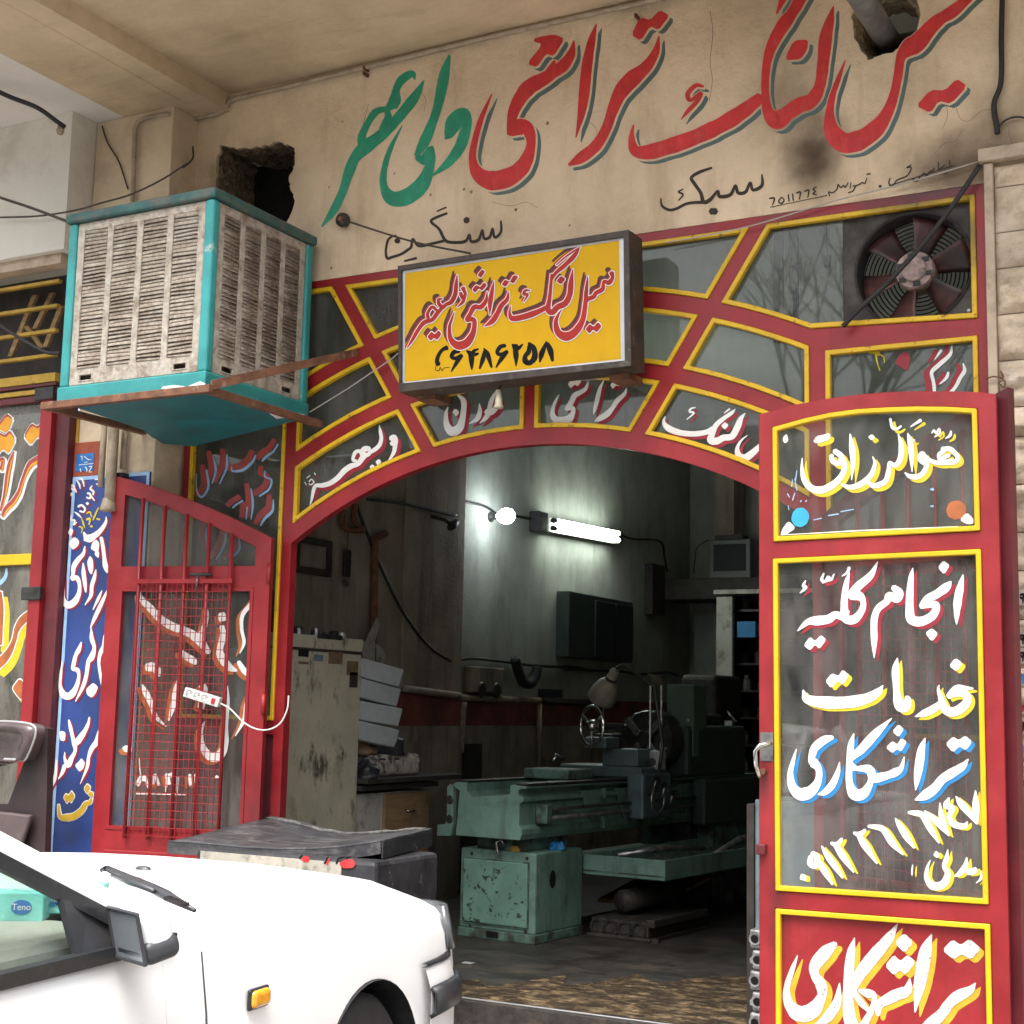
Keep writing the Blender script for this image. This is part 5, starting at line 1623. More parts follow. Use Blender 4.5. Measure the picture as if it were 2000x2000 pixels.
# posts
for x0, x1, m_, nm, d in ((-5.99, -5.905, 'red_paint', 'post', 0.03), (-5.90, -5.80, 'red_dark', 'post', 0.0)):
    MB().box(x0, x1, YN - d, YN + 0.06, G, zs + 0.02).build(nm, m_, NB, bevel=0.004)
zmid = at(40, 1093, Y=YN).z
MB().box(xl_, -5.995, YN - 0.012, YN + 0.02, zmid - 0.03, zmid + 0.03).build('glazing_bar', 'yellow_clean', NB, bevel=0.004)
MB().box(xl_, -5.99, YN - 0.02, YN + 0.04, 0.55, 0.62).build('bottom_rail', 'red_paint', NB)
MB().box(xl_, -5.99, YN + 0.0, YN + 0.04, G, 0.55).build('base_panel', 'red_dark', NB)
npn = MB().box(xl_, -5.985, YN + 0.012, YN + 0.016, 0.60, zs).build('pane', 'pane_neighbour', NB)
MB().box(xl_, -5.9, YN + 0.6, YN + 0.65, 0, zs).build('shop_back', 'wall_inside', NB)
for z_ in (1.86, 2.95):
    MB().box(-6.03, -5.89, YN - 0.045, YN - 0.02, z_ - 0.035, z_ + 0.035).build('clamp', 'steel_dark', NB, bevel=0.004)
PN = (V(0, YN + 0.012, 0), V(0, -1, 0))
NT = """
560 705 16, 530 800 50, 450 880 90, 370 930 90, 320 1010 70, 270 1130 56, 230 1260 60, 160 1380 76, 90 1450 76, 30 1545 36
P 280 605, 370 455, 440 500, 520 410, 600 465, 590 560, 520 650, 440 590, 355 700
165 790 16, 130 900 56, 100 1040 66, 80 1180 60, 60 1300 50, 10 1480 30
P -40 500, 80 340, 150 400, 100 520, 60 550
P -60 680, -20 560, 60 600, 120 540, 180 640, 100 800, 30 740, -20 800
-20 900 60, 40 880 40, 20 1000 60
"""
ink('lettering_outline', npn, PN, n1, NT, 'ink_white', 0.0008, 6, 14, grow=18)
ink('lettering', npn, PN, n1, NT, 'ink_dull_red', 0.0034, wk=0.9)
ink('lettering_fill', npn, PN, n1, NT, 'ink_amber', 0.0060, 8, 24, wk=0.42, grow=-4)
NT2 = """
440 725 12, 420 820 40, 340 910 90, 260 980 90, 200 1080 60, 170 1200 50, 120 1320 70, 50 1420 100, -40 1510 90
P 150 1760, 232 1650, 315 1730, 300 1830, 250 1900, 190 1830
10 640 30, 20 800 50, 10 1000 60, 0 1250 60
"""
ink('lettering_shadow', npn, PN, n2, NT2, 'ink_yellow', 0.0008, 55, 75, grow=14)
ink('lettering_outline', npn, PN, n2, NT2, 'ink_white', 0.0034, grow=13)
ink('lettering', npn, PN, n2, NT2, 'ink_orange', 0.0060)
ink('lettering', npn, PN, n2, "80 360 20, 70 450 40, 20 520 50, -30 550 40", 'ink_pale_blue', 0.0034)
# blue painted sign on the pilaster
YP = -0.203
bl = [at(*n1(795, 1105), Y=YP), at(*n1(1400, 1010), Y=YP)]
xb0 = -5.792
xb1 = -5.25
zb1 = bl[0].z
BS = thing('blue_sign', 'tall blue sign with white and yellow lettering on the pilaster', 'sign', (-5.5, YP, 0.05))
bp_ = MB().box(xb0, xb1, YP - 0.012, YP, 0.05, zb1).build('board', 'sign_blue', BS)
MB().ring([V(xb0 - .001, YP - 0.0135, 0.05), V(xb1, YP - 0.0135, 0.05), V(xb1, YP - 0.0135, zb1 + .001), V(xb0 - .001, YP - 0.0135, zb1 + .001)],
          [V(xb0 + .02, YP - 0.0135, 0.07), V(xb1 - .02, YP - 0.0135, 0.07), V(xb1 - .02, YP - 0.0135, zb1 - .018), V(xb0 + .02, YP - 0.0135, zb1 - .018)], (0, 0.001, 0)).build('border', 'ink_pale_blue', BS)
PBS = (V(0, YP - 0.012, 0), V(0, -1, 0))
BT1 = """
P 815 1285, 840 1270, 862 1295, 840 1320
840 1190 24, 870 1200 24, 865 1240 20, 835 1220 22
870 1210 20, 890 1250 20, 900 1275 8
905 1130 14, 935 1180 22, 945 1230 8
955 1100 14, 980 1150 22, 990 1205 8
930 1110 10, 965 1120 18
1120 1120 16, 1170 1120 20, 1175 1190 20, 1135 1170 16
1085 1190 10, 1065 1230 24, 1100 1260 24, 1095 1300 20
1030 1280 24, 1060 1290 24, 1060 1340 20, 1020 1330 22
1060 1300 20, 1100 1350 20, 1115 1370 8
P 1005 1400, 1030 1380, 1050 1400, 1030 1425
920 1440 24, 960 1420 24, 1000 1460 24, 985 1500 20, 940 1490 22
880 1500 10, 920 1530 24, 960 1570 10
840 1540 10, 840 1590 22, 880 1600 22, 870 1650 20, 905 1620 8
1250 1555 10, 1245 1620 34, 1190 1710 52, 1110 1780 70, 1030 1800 66, 995 1760 34, 990 1735 14
P 800 1745, 830 1685, 868 1715, 840 1795
P 808 1880, 830 1830, 880 1790, 935 1840, 920 1900, 870 1932
"""
BT2 = """
P 810 90, 850 20, 910 5, 935 70, 900 115, 860 145
1000 0 80, 1060 20 70, 1130 -20 40
P 1065 130, 1085 60, 1130 20, 1170 60, 1160 160, 1120 165
P 1110 200, 1130 140, 1170 170, 1160 245
1190 0 40, 1210 100 44, 1225 220 44, 1240 330 60, 1280 390 60, 1315 320 40, 1315 190 20
1000 100 12, 980 190 40, 920 260 56, 870 340 56, 860 430 40, 840 480 34
845 490 40, 900 470 60, 935 540 40, 930 650 50, 880 750 76, 800 790 84, 750 720 44, 750 600 30, 760 465 10
980 300 14, 985 420 50, 1000 540 44, 1010 640 16
P 1025 280, 1060 210, 1095 260, 1100 370, 1075 440, 1040 380
1130 375 10, 1110 470 44, 1080 570 44, 1070 680 40, 1000 790 10
1200 620 10, 1160 710 34, 1095 845 12
1270 600 12, 1200 760 44, 1120 930 44, 1065 1060 14
P 1255 545, 1275 475, 1330 490, 1310 580
P 1265 740, 1290 685, 1330 700, 1310 790
1075 1065 12, 1080 1180 50, 1110 1290 40, 1080 1400 70, 1040 1460 50, 1020 1600 44, 980 1740 44, 890 1920 12
960 1225 14, 930 1310 50, 890 1390 44, 870 1480 50, 860 1540 40, 910 1550 50, 930 1620 36, 900 1750 56, 830 1850 84, 750 1840 80, 710 1730 40, 720 1590 34, 735 1450 10
1290 1090 20, 1240 1150 40, 1230 1260 60, 1180 1360 44, 1165 1480 34, 1190 1650 34, 1235 1890 12
P 1015 1780, 1050 1740, 1100 1700, 1155 1750, 1130 1820, 1080 1880, 1025 1840
"""
BT3 = """
P 750 510, 790 500, 830 520, 820 630, 760 620
870 360 20, 890 450 44, 920 580 44, 940 660 60, 950 750 40, 900 850 60, 860 930 70, 820 850 34, 820 765 10
1130 325 16, 1110 420 40, 1060 520 60, 990 620 80, 940 680 50
820 930 50, 790 1020 44, 740 1105 10
P 945 930, 1000 880, 1030 840, 1075 900, 1050 980, 1000 1015
715 870 16, 710 980 36, 690 1120 40, 635 1245 10
1285 430 20, 1250 530 50, 1220 640 70, 1160 720 60, 1120 830 40, 1100 960 40, 1015 1165 8
"""
for txt, og in ((BT1, n1), (BT2, n2), (BT3, n3)):
    ink('lettering_shadow', bp_, PBS, og, txt, 'ink_red_shadow', 0.0022, 22, 16, wk=0.9)
    ink('lettering', bp_, PBS, og, txt, 'ink_white', 0.0050)
YT = """
1160 1340 12, 1145 1290 60, 1130 1260 10
P 1060 1225, 1100 1165, 1145 1205, 1100 1290
P 805 1340, 830 1290, 870 1310, 905 1255, 945 1320, 900 1400, 870 1370, 845 1410
1160 1345 20, 1130 1400 50, 1080 1420 60, 1030 1500 70, 940 1570 80, 830 1590 80, 760 1570 50, 740 1430 20
1240 1050 10, 1225 1300 24, 1205 1550 10
"""
ink('lettering_outline', bp_, PBS, n3, YT, 'ink_white', 0.0022, grow=10)
ink('lettering', bp_, PBS, n3, YT, 'ink_ochre', 0.0060)
ink('lettering', bp_, PBS, n1, "1160 1450 12, 1110 1560 22, 1095 1600 8\n1140 1580 22, 1175 1590 22\n1020 1520 14, 1060 1500 18, 1080 1560 14\n1020 1590 24, 1060 1580 24, 1050 1650 16\n965 1580 10, 985 1640 18, 1000 1690 8\n930 1670 14, 970 1690 18, 960 1750 8\n1065 1670 22, 1090 1670 22", 'ink_yellow', 0.0060)
# house number plate on its rust red board
HN = thing('house_number', 'small blue house number plate on a rust red board', 'plate', tuple(at(*n1(1010, 1030), Y=YP)))
a_, b_ = at(*n1(845, 700), Y=YP), at(*n1(1195, 1050), Y=YP)
MB().box(a_.x, b_.x, YP - 0.006, YP, zb1 + 0.004, a_.z).build('board', 'rust_panel', HN)
MB().box(a_.x, at(*n1(925, 600), Y=YP).x, YP - 0.005, YP, a_.z + 0.002, a_.z + 0.17).build('painted_strip', 'yellow_old', HN)
c_, d_ = at(*n1(912, 815), Y=YP), at(*n1(1105, 1040), Y=YP)
pt = MB().box(c_.x, d_.x, YP - 0.010, YP - 0.006, d_.z + 0.012, c_.z - 0.006).build('plate', 'plate_blue', HN, bevel=0.001)
PHN = (V(0, YP - 0.010, 0), V(0, -1, 0))
ink('number', pt, PHN, n1, "L 925 948 7, 1095 932 7\n945 850 6, 960 848 10, 962 875 8, 965 895 6\nL 985 845 8, 1040 890 10\nL 1040 880 6, 1070 890 6\n990 920 6, 1025 915 8\n940 990 8, 950 1030 10\n1000 970 10, 1020 1000 10, 1015 1030 8\n1045 970 10, 1075 965 10, 1060 1000 9, 1045 1030 8, 1075 1030 8", 'ink_white', 0.001)
# downpipes beside the pilaster
DP = thing('downpipe', 'bundle of tan vent pipes ending above the blue sign', 'pipe', (-5.35, -0.3, 2.25))
for px, w_, y1_, nm in ((204, 13, 950, 'pipe'), (223, 24, 995, 'pipe'), (245, 13, 915, 'pipe')):
    yy = -0.30 if px != 245 else -0.23
    t_ = at(px, 830, Y=yy)
    b_ = at(px + 2 if px < 240 else px, y1_, Y=yy)
    MB().tube([V(t_.x, yy, 2.74), V(t_.x, yy, b_.z)], w_ / 2 * 5.95 / FPX * 1.0 + 0.003, 16).build(nm, 'pipe_tan', DP, smooth=True)
    if px == 223:
        r0_ = 0.029
        MB().rev([(r0_, 0.06), (r0_ + 0.008, 0.03), (r0_ + 0.016, 0.0), (r0_ + 0.012, -0.008), (0.0, -0.008)], 16, Matrix.Translation((t_.x - 0.006, yy, b_.z))).build('cap', 'pipe_tan', DP, smooth=True)
        MB().box(t_.x - 0.06, t_.x + 0.045, yy + 0.03, -0.212, b_.z + 0.14, b_.z + 0.20).build('clamp', 'steel_dark', DP)
# cables under the neighbour's soffit
cable('cable', 'black cable with a pale end hanging under the white soffit at left', [at(*c1(*p), Z=4.40 + z_) for p, z_ in (((-60, 470), 0.05), ((60, 525), 0.03), ((200, 580), 0.0), ((300, 650), -0.05), ((350, 685), -0.07))], 0.013, 'cable_black')
q = at(*c1(325, 705), Z=4.31)
tag(MB().rev([(0, 0.03), (0.016, 0.026), (0.022, 0.0), (0.014, -0.02), (0, -0.024)], 12, Matrix.Translation(q)).build('lamp_end', 'pipe_tan', smooth=True), 'small pale fitting at the end of the soffit cable', 'fitting')
cable('cable', 'dark cable sloping across the white wall into the cooler top', [at(*c1(0, 1065), Y=-0.5), at(*c1(180, 1125), Y=-0.6), at(*c1(365, 1195), Y=-0.7)], 0.008, 'cable_brown')
cable('cable', 'thin cable sagging across the white wall behind the cooler', [at(*c1(*p), Y=-0.42) for p in ((0, 1172), (200, 1165), (400, 1135), (560, 1090), (700, 1050), (860, 975), (1010, 880))], 0.005, 'cable_brown')
cable('cable', 'black cable sloping in front of the yellow bars at left', [at(*t0(*p), Y=-0.5) for p in ((0, 1000), (200, 1130), (420, 1260), (600, 1345), (760, 1350))], 0.010, 'cable_black')
cable('cable', 'short thin cable hanging on the tan pilaster above the cooler', [at(*c1(*p), Y=-0.21) for p in ((550, 680), (580, 770), (640, 870), (690, 1020))], 0.004, 'cable_black')
cable('cable', 'thin cable looping from the dark corner above the cooler', [at(*c1(*p), Y=-0.10) for p in ((1040, 790), (1035, 860), (960, 920), (880, 970), (900, 1005), (870, 990), (830, 1040), (812, 1090))], 0.005, 'cable_black')
# brown curved panel leaning below the neighbour's window
BP = thing('curved_panel', 'dark brown glossy curved panel with a pale rim standing below the left window', 'panel', (-5.9, -0.75, G))
YQ = -0.60
rim = [at(*n3(*p), Y=YQ) for p in ((-300, 500), (-100, 400), (60, 380), (300, 395), (440, 430), (475, 520), (420, 700), (330, 900), (240, 1150), (140, 1400), (60, 1700), (0, 2000))]
rim = [Vector(q_) for q_ in cat_rom([tuple(q_) for q_ in rim], 4)]
cen = at(*n3(-300, 1000), Y=YQ)
rows = []
for k, (sc, dy_) in enumerate(((1.0, 0.05), (1.0, -0.01), (0.97, -0.035), (0.90, -0.045), (0.84, -0.03), (0.80, 0.0), (0.55, 0.02), (0.2, 0.02))):
    rows.append([cen + (q_ - cen) * sc + V(0, dy_, 0) for q_ in rim])
MB().grid(rows).build('shell', 'brown_panel', BP, smooth=True)
MB().tube([q_ + V(0, -0.012, 0) for q_ in rim], 0.007, 6).build('rim', 'aluminium', BP, smooth=True)
MB().prism([at(*n3(*p), Y=YQ + 0.05) for p in ((-200, 1420), (100, 1420), (300, 900), (470, 440), (600, 470), (590, 1300), (560, 2100), (-200, 2100))], (0, 0.04, 0)).build('bracket', 'post_shade', BP)  # dark sheet, not a bracket: paints the post and shadow beside the panel
MB().prism([at(*n3(*p), Y=YQ) for p in ((-200, 1500), (130, 1530), (380, 1560), (300, 1800), (200, 2100), (-200, 2100))], (0, 0.03, 0)).build('lower_shell', 'brown_panel', BP, bevel=0.01)
MB().box(-6.6, -5.95, -0.62, -0.40, G, 0.5).build('stand', 'steel_dark', BP)
# ------------------------------------------------------------------ inside the workshop: lamps
bq = at(987, 1008, X=XL2 + 0.20)
BL = thing('bulb_lamp', 'glowing round white bulb on the workshop side wall', 'lamp', (XL2, bq.y, bq.z))
MB().rev([(0.0, 0.075), (0.03, 0.068), (0.052, 0.045), (0.06, 0.01), (0.054, -0.022), (0.036, -0.05), (0.02, -0.068)], 20, Matrix.Translation(bq) @ Matrix.Rotation(R(90), 4, 'Y')).build('bulb', 'bulb_glow', BL, smooth=True)
MB().rev([(0.02, 0.0), (0.024, 0.02), (0.024, 0.05), (0.04, 0.055), (0.04, 0.066)], 14, Matrix.Translation((bq.x - 0.062, bq.y, bq.z)) @ Matrix.Rotation(R(-90), 4, 'Y')).build('holder', 'steel_dark', BL, smooth=True)
ta, tb = at(1072, 1024, X=XL2 + 0.10), at(1207, 1050, X=XL2 + 0.10)
TLm = thing('tube_light', 'lit twin fluorescent tube lamp on the workshop side wall', 'lamp', (XL2, ta.y, ta.z))
td = (tb - ta).normalized()
for s_ in (-1, 1):
    o_ = V(0.03, 0, 0.030 * s_)
    MB().tube([ta + o_ + td * 0.06, tb + o_ - td * 0.06 + td * (0.03 if s_ < 0 else 0.03)], 0.020, 12).build('tube', 'tube_glow', TLm, smooth=True)
MB().prism([ta + V(-0.03, 0, -0.055), tb + V(-0.03, 0, -0.055), tb + V(-0.03, 0, 0.055), ta + V(-0.03, 0, 0.055)], (0.025, 0, 0)).build('tray', 'board_white', TLm)
for q_, s_ in ((ta, 1), (tb, -1)):
    for z_ in (-0.03, 0.03):
        MB().tube([q_ + V(0.03, 0, z_) + td * 0.01 * s_, q_ + V(0.03, 0, z_) + td * 0.06 * s_], 0.022, 10).build('end_cap', 'steel_dark', TLm, smooth=True)
MB().box(XL2 + 0.002, XL2 + 0.10, ta.y - 0.16, ta.y - 0.01, ta.z - 0.07, ta.z + 0.09).build('gear_box', 'fan_dark', TLm, bevel=0.008)
wx = lambda a, b, og=c6, X=XL2 + 0.02: at(*og(a, b), X=X)
cable('cable', 'black cable along the workshop wall to the round bulb', [wx(600, 760, X=XL1 + 0.03), wx(800, 785, X=XL1 + 0.03), wx(1000, 830, X=XL1 + 0.03), wx(1080, 845, X=XL1 + 0.03)], 0.010, 'cable_black')
cable('cable', 'black cable between the round bulb and the wall corner', [wx(1095, 768), wx(1160, 780), wx(1240, 800), wx(1300, 840)], 0.009, 'cable_black')
cable('cable', 'black cable from the round bulb to the tube lamp', [wx(1400, 850), wx(1460, 862), wx(1540, 880)], 0.010, 'cable_black')
cable('cable', 'black cable from the tube lamp down to the dark shelf', [wx(660, 1100, c7), wx(760, 1135, c7), wx(930, 1150, c7), wx(960, 1250, c7), wx(975, 1340, c7)], 0.010, 'cable_black')
cable('cable', 'long black cable drooping across the brown workshop wall', [wx(*p, X=XL1 + 0.04) for p in ((545, 790), (590, 920), (680, 1140), (800, 1380), (930, 1550), (1050, 1632))], 0.011, 'cable_black')
cable('cable', 'black cable clipped along the wall below the wall cabinet', [wx(*p) for p in ((1050, 1632), (1160, 1618), (1300, 1630), (1500, 1655), (1700, 1665), (1800, 1680))], 0.012, 'cable_black')
cable('cable', 'black cable sagging behind the machine lamp', [at(*lt(*p), X=XL2 + 0.05) for p in ((700, 155), (860, 165), (1000, 170), (1100, 185), (1250, 175), (1310, 195))], 0.012, 'cable_black')
# wall cabinet with navy doors
ca, cb = at(1112, 1178, X=XL2 + 0.12), at(1235, 1290, X=XL2 + 0.12)
WC = thing('wall_cabinet', 'dark navy wall cabinet with two doors on the workshop wall', 'cabinet', (XL2, (ca.y + cb.y) / 2, cb.z))
MB().box(XL2 + 0.001, XL2 + 0.12, ca.y, cb.y, cb.z - 0.02, ca.z + 0.1).build('case', 'green_box', WC, bevel=0.005)
ym = ca.y + (cb.y - ca.y) * 0.36
MB().box(XL2 + 0.12, XL2 + 0.135, ym + 0.02, ym + 0.42, cb.z, ca.z + 0.06).build('door', 'panel_navy', WC, bevel=0.004)
MB().box(XL2 + 0.12, XL2 + 0.135, ym + 0.44, cb.y - 0.02, cb.z, ca.z + 0.06).build('door', 'panel_navy', WC, bevel=0.004)
# meter box, hose and small plate on the wall
ma, mb_ = at(*lt(205, 140), X=XL2 + 0.08), at(*lt(368, 290), X=XL2 + 0.08)
ME = thing('meter_box', 'grey wall box with two round dials above the pipe', 'meter box', (XL2, ma.y, mb_.z))
MB().box(XL2 + 0.001, XL2 + 0.08, ma.y, mb_.y, mb_.z, ma.z).build('case', 'dado', ME, bevel=0.01)
for yy in (0.28, 0.76):
    MB().rev([(0, 0.012), (0.05, 0.012), (0.06, 0.0)], 16, Matrix.Translation((XL2 + 0.08, ma.y + (mb_.y - ma.y) * yy, ma.z - 0.17)) @ Matrix.Rotation(R(90), 4, 'Y')).build('dial', 'steel_dark', ME)
cable('hose', 'black corrugated hose hanging in a loop on the wall', [at(*lt(*p), X=XL2 + 0.08) for p in ((430, 100), (450, 170), (475, 225), (505, 235), (535, 210), (550, 150))], 0.042, 'rubber', cat='hose')
na, nb_ = at(*lt(560, 262), X=XL2 + 0.01), at(*lt(685, 310), X=XL2 + 0.01)
tag(MB().box(XL2 + 0.001, XL2 + 0.014, na.y, nb_.y, nb_.z, na.z).build('wall_plate', 'panel_navy', bevel=0.003), 'small dark plate on the wall beside the hose', 'plate')
# pipes on the wall
cable('pipe', 'pale pipe running along the wall above the red band', [at(*lt(*p), X=XL2 + 0.04) for p in ((130, 310), (330, 318), (560, 328))], 0.026, 'pipe_tan', cat='pipe')
cable('pipe', 'grimy pipe continuing along the wall behind the machine', [at(*lt(*p), X=XL2 + 0.04) for p in ((560, 330), (760, 338), (990, 345))], 0.022, 'steel_dark', cat='pipe')
cable('pipe', 'pipe running along the brown wall over the foam boxes', [at(*lt(*p), X=XL1 + 0.04) for p in ((-170, 262), (-60, 275), (130, 300))], 0.026, 'pipe_tan', cat='pipe')
cable('pipe', 'upright pale pipe on the dado behind the machine bed', [at(*lt(562, 340), X=XL2 + 0.04), at(*lt(560, 710), X=XL2 + 0.04)], 0.022, 'pipe_tan', cat='pipe')
cable('pipe', 'upright pale pipe at the wall corner below the red band', [at(*lt(150, 335), X=XL2 + 0.05), at(*lt(135, 560), X=XL2 + 0.05), at(*lt(125, 760), X=XL2 + 0.05)], 0.030, 'pipe_tan', cat='pipe')
cable('pipe', 'upright brown pipe on the wall beside the cream cabinet', [wx(*p, X=XL1 + 0.05) for p in ((700, 945), (655, 965), (640, 1010), (638, 1300), (625, 1650))], 0.026, 'rust', cat='pipe')
cable('pipe', 'short bent pipe high on the brown wall under the arch', [wx(*p, X=XL1 + 0.05) for p in ((470, 820), (470, 910), (580, 925), (530, 880), (535, 790))], 0.020, 'rust', cat='pipe')
# board at the wall corner, dark patch, coat
MB_ = at(*lt(160, 560), X=XL2 + 0.03)
tag(MB().box(XL2 + 0.012, XL2 + 0.03, MB_.y, at(*lt(255, 560), X=XL2 + 0.03).y, 0.0, MB_.z).build('dark_board', 'wood_dark'), 'dark greasy board standing against the dado behind the machine', 'board')
# picture frame with string
pa, pb = wx(215, 950, X=XL1 + 0.02), wx(400, 1180, X=XL1 + 0.02)
pa.y = max(pa.y, 0.9)
PF = thing('picture_frame', 'dark empty picture frame hung on the brown wall', 'picture frame', (XL1, (pa.y + pb.y) / 2, pb.z))
rl = lambda y0, y1, z0, z1, X: [V(X, y0, z0), V(X, y1, z0), V(X, y1, z1), V(X, y0, z1)]
MB().ring(rl(pa.y, pb.y, pb.z, pa.z, XL1 + 0.002), rl(pa.y + 0.04, pb.y - 0.04, pb.z + 0.04, pa.z - 0.04, XL1 + 0.002), (0.03, 0, 0)).build('frame', 'wood_dark', PF, bevel=0.004)
MB().prism(rl(pa.y + 0.03, pb.y - 0.03, pb.z + 0.03, pa.z - 0.03, XL1 + 0.002), (0.008, 0, 0)).build('picture', 'wall_brown', PF)
# hanging scale
ha = wx(490, 1100, X=XL1 + 0.05)
HS = thing('hanging_tool', 'dark tool with a ring hanging from a chain on the brown wall', 'tool', tuple(ha))
MB().box(ha.x - 0.012, ha.x + 0.012, ha.y - 0.035, ha.y + 0.035, ha.z - 0.09, ha.z + 0.08).build('body', 'steel_dark', HS, bevel=0.008)
MB().tube([ha + V(0, 0, 0.08), ha + V(0, 0, 0.20)], 0.004, 5).build('chain', 'steel_dark', HS)
MB().rev([(0.028, 0.006), (0.028, -0.006), (0.012, -0.006), (0.012, 0.006), (0.028, 0.006)], 12, Matrix.Translation(ha - V(0, 0, 0.13)) @ Matrix.Rotation(R(90), 4, 'Y')).build('ring', 'steel', HS)
# camera on the corner
cc = wx(1060, 900, X=XL1 + 0.10)
CM = thing('wall_fitting', 'small black fitting on an arm at the corner of the brown wall', 'fitting', tuple(cc))
MB().rev([(0, 0.05), (0.025, 0.04), (0.030, 0.0), (0.022, -0.06), (0, -0.065)], 12, Matrix.Translation(cc) @ Matrix.Rotation(R(120), 4, 'X')).build('body', 'fan_dark', CM, smooth=True)
MB().tube([V(XL1 + 0.005, cc.y - 0.16, cc.z + 0.05), cc + V(-0.02, -0.08, 0.03), cc], 0.013, 8).build('arm', 'fan_dark', CM, smooth=True)
# torn papers behind the pipe
for i, P_ in enumerate((((570, 1560), (650, 1395), (665, 1440), (640, 1520), (640, 1660), (575, 1640)), ((645, 1540), (680, 1560), (695, 1600), (680, 1680), (650, 1650)))):
    tag(MB().prism([wx(*p, X=XL1 + 0.085) for p in P_], (0.003, 0, 0)).build('paper_sheet', 'paper'), ('torn pale paper sheet hanging behind the cream cabinet', 'crumpled grey paper sheet pinned beside the brown pipe')[i], 'paper')

# ------------------------------------------------------------------ cream steel cabinet with things on top
KX = -4.80
KY0, KY1, KZ = 0.36, 1.14, 1.60
KB = thing('metal_cabinet', 'stained cream metal cabinet with stickers just inside the door', 'cabinet', (-5.02, 0.75, 0))
MB().box(XL1 + 0.02, KX, KY0, KY1, 0.0, KZ).build('body', 'cabinet_cream', KB, bevel=0.008)
MB().box(XL1 + 0.015, KX + 0.006, KY0 - 0.005, KY1 + 0.008, KZ + 0.012, KZ + 0.085).build('top', 'cabinet_cream', KB, bevel=0.006)
MB().box(KX - 0.02, KX + 0.001, KY0, KY1, KZ - 0.004, KZ + 0.012).build('seam', 'wood_dark', KB)
kq = lambda a, b: at(*c6(a, b), X=KX)
def patch(nm, a, b, m_, lbl=None):
    p, q_ = kq(*a), kq(*b)
    MB().box(KX + 0.0005, KX + 0.002, p.y, q_.y, q_.z, p.z).build(nm, m_, KB)
patch('sticker', (228, 1565), (282, 1610), 'ink_black')
patch('sticker', (228, 1632), (282, 1650), 'sticker_brown')
patch('sticker', (312, 1595), (360, 1635), 'blue_grey')
patch('tape', (392, 1580), (465, 1650), 'sticker_brown')
patch('tape', (490, 1630), (548, 1710), 'sticker_brown')
patch('tape', (505, 1690), (545, 1775), 'wood_dark')
p, q_ = kq(325, 1482), kq(458, 1520)
MB().box(KX + 0.006, KX + 0.012, p.y, q_.y, q_.z + 0.0, p.z).build('badge', 'steel_dark', KB, bevel=0.002)
TOPZ = KZ + 0.085
for i, (y_, x_, r_, h_, m_, kind) in enumerate(((0.50, KX - 0.10, 0.045, 0.10, 'steel_dark', 'can'), (0.60, KX - 0.06, 0.03, 0.035, 'steel', 'can'), (0.68, KX - 0.14, 0.05, 0.05, 'iron_cast', 'can'), (0.76, KX - 0.06, 0.026, 0.045, 'steel', 'can'),
                                               (0.85, KX - 0.10, 0.04, 0.03, 'steel_dark', 'can'), (0.95, KX - 0.07, 0.03, 0.04, 'iron_cast', 'can'), (1.04, KX - 0.08, 0.028, 0.035, 'aluminium', 'can'), (0.55, KX - 0.25, 0.05, 0.30, 'bag_black', 'can'))):
    o_ = MB().rev([(0, 0), (r_, 0), (r_, h_ * 0.8), (r_ * 0.8, h_ * 0.85), (r_ * 0.8, h_), (0.0, h_)], 12, Matrix.Translation((x_, y_, TOPZ))).build('machine_part', m_, smooth=False)
    tag(o_, ('dark round can nearest the door on top of the cream cabinet', 'small steel ring on top of the cream cabinet', 'squat iron part on top of the cream cabinet', 'small bright steel bush on top of the cream cabinet', 'flat dark part on top of the cream cabinet',
             'small iron stub on top of the cream cabinet', 'pale alloy ring at the far end of the cream cabinet top', 'tall black bottle at the back of the cream cabinet top')[i], 'machine part', 'loose parts on the cream cabinet')
q_ = V(KX - 0.16, 0.52, TOPZ + 0.10)

# ------------------------------------------------------------------ desk with drawers, foam boxes
DXF = KX + 0.0
DS = thing('desk', 'old desk with two brown drawers and a black top beside the cream cabinet', 'desk', (-5.0, 1.6, 0))
MB().box(XL1 + 0.015, DXF - 0.02, 1.145, 1.42, 0, 0.80).build('side_cabinet', 'board_white', DS, bevel=0.004)
MB().box(XL1 + 0.015, DXF - 0.02, 1.43, 1.95, 0, 0.80).build('drawer_case', 'board_white', DS, bevel=0.004)
for z0, z1 in ((0.56, 0.79), (0.31, 0.55), (0.06, 0.30)):
    dw = MB().box(DXF - 0.02, DXF, 1.44, 1.94, z0, z1).build('drawer', 'wood_drawer', DS, bevel=0.003)
    zc = z0 + 0.13
    MB().tube([V(DXF, 1.66, zc), V(DXF + 0.025, 1.67, zc - 0.008), V(DXF + 0.025, 1.73, zc - 0.008), V(DXF, 1.74, zc)], 0.006, 6).build('handle', 'chrome', dw, smooth=True)
MB().box(XL1 + 0.015, DXF + 0.03, 1.145, 1.99, 0.82, 0.85).build('edge_rail', 'wood_dark', DS)
MB().box(XL1 + 0.015, DXF + 0.07, 1.142, 2.22, 0.86, 0.89).build('top', 'wood_dark', DS, bevel=0.004)
cable('cable', 'black flex hanging down the front of the desk', [V(DXF + 0.08, 1.40, 0.90), V(DXF + 0.09, 1.43, 0.6), V(DXF + 0.05, 1.45, 0.35), V(DXF + 0.05, 1.47, 0.05)], 0.006, 'cable_black')
cable('cable', 'second black flex hanging down the desk front beside the drawers', [V(DXF + 0.08, 1.27, 0.90), V(DXF + 0.085, 1.29, 0.6), V(DXF + 0.04, 1.31, 0.05)], 0.006, 'cable_black')
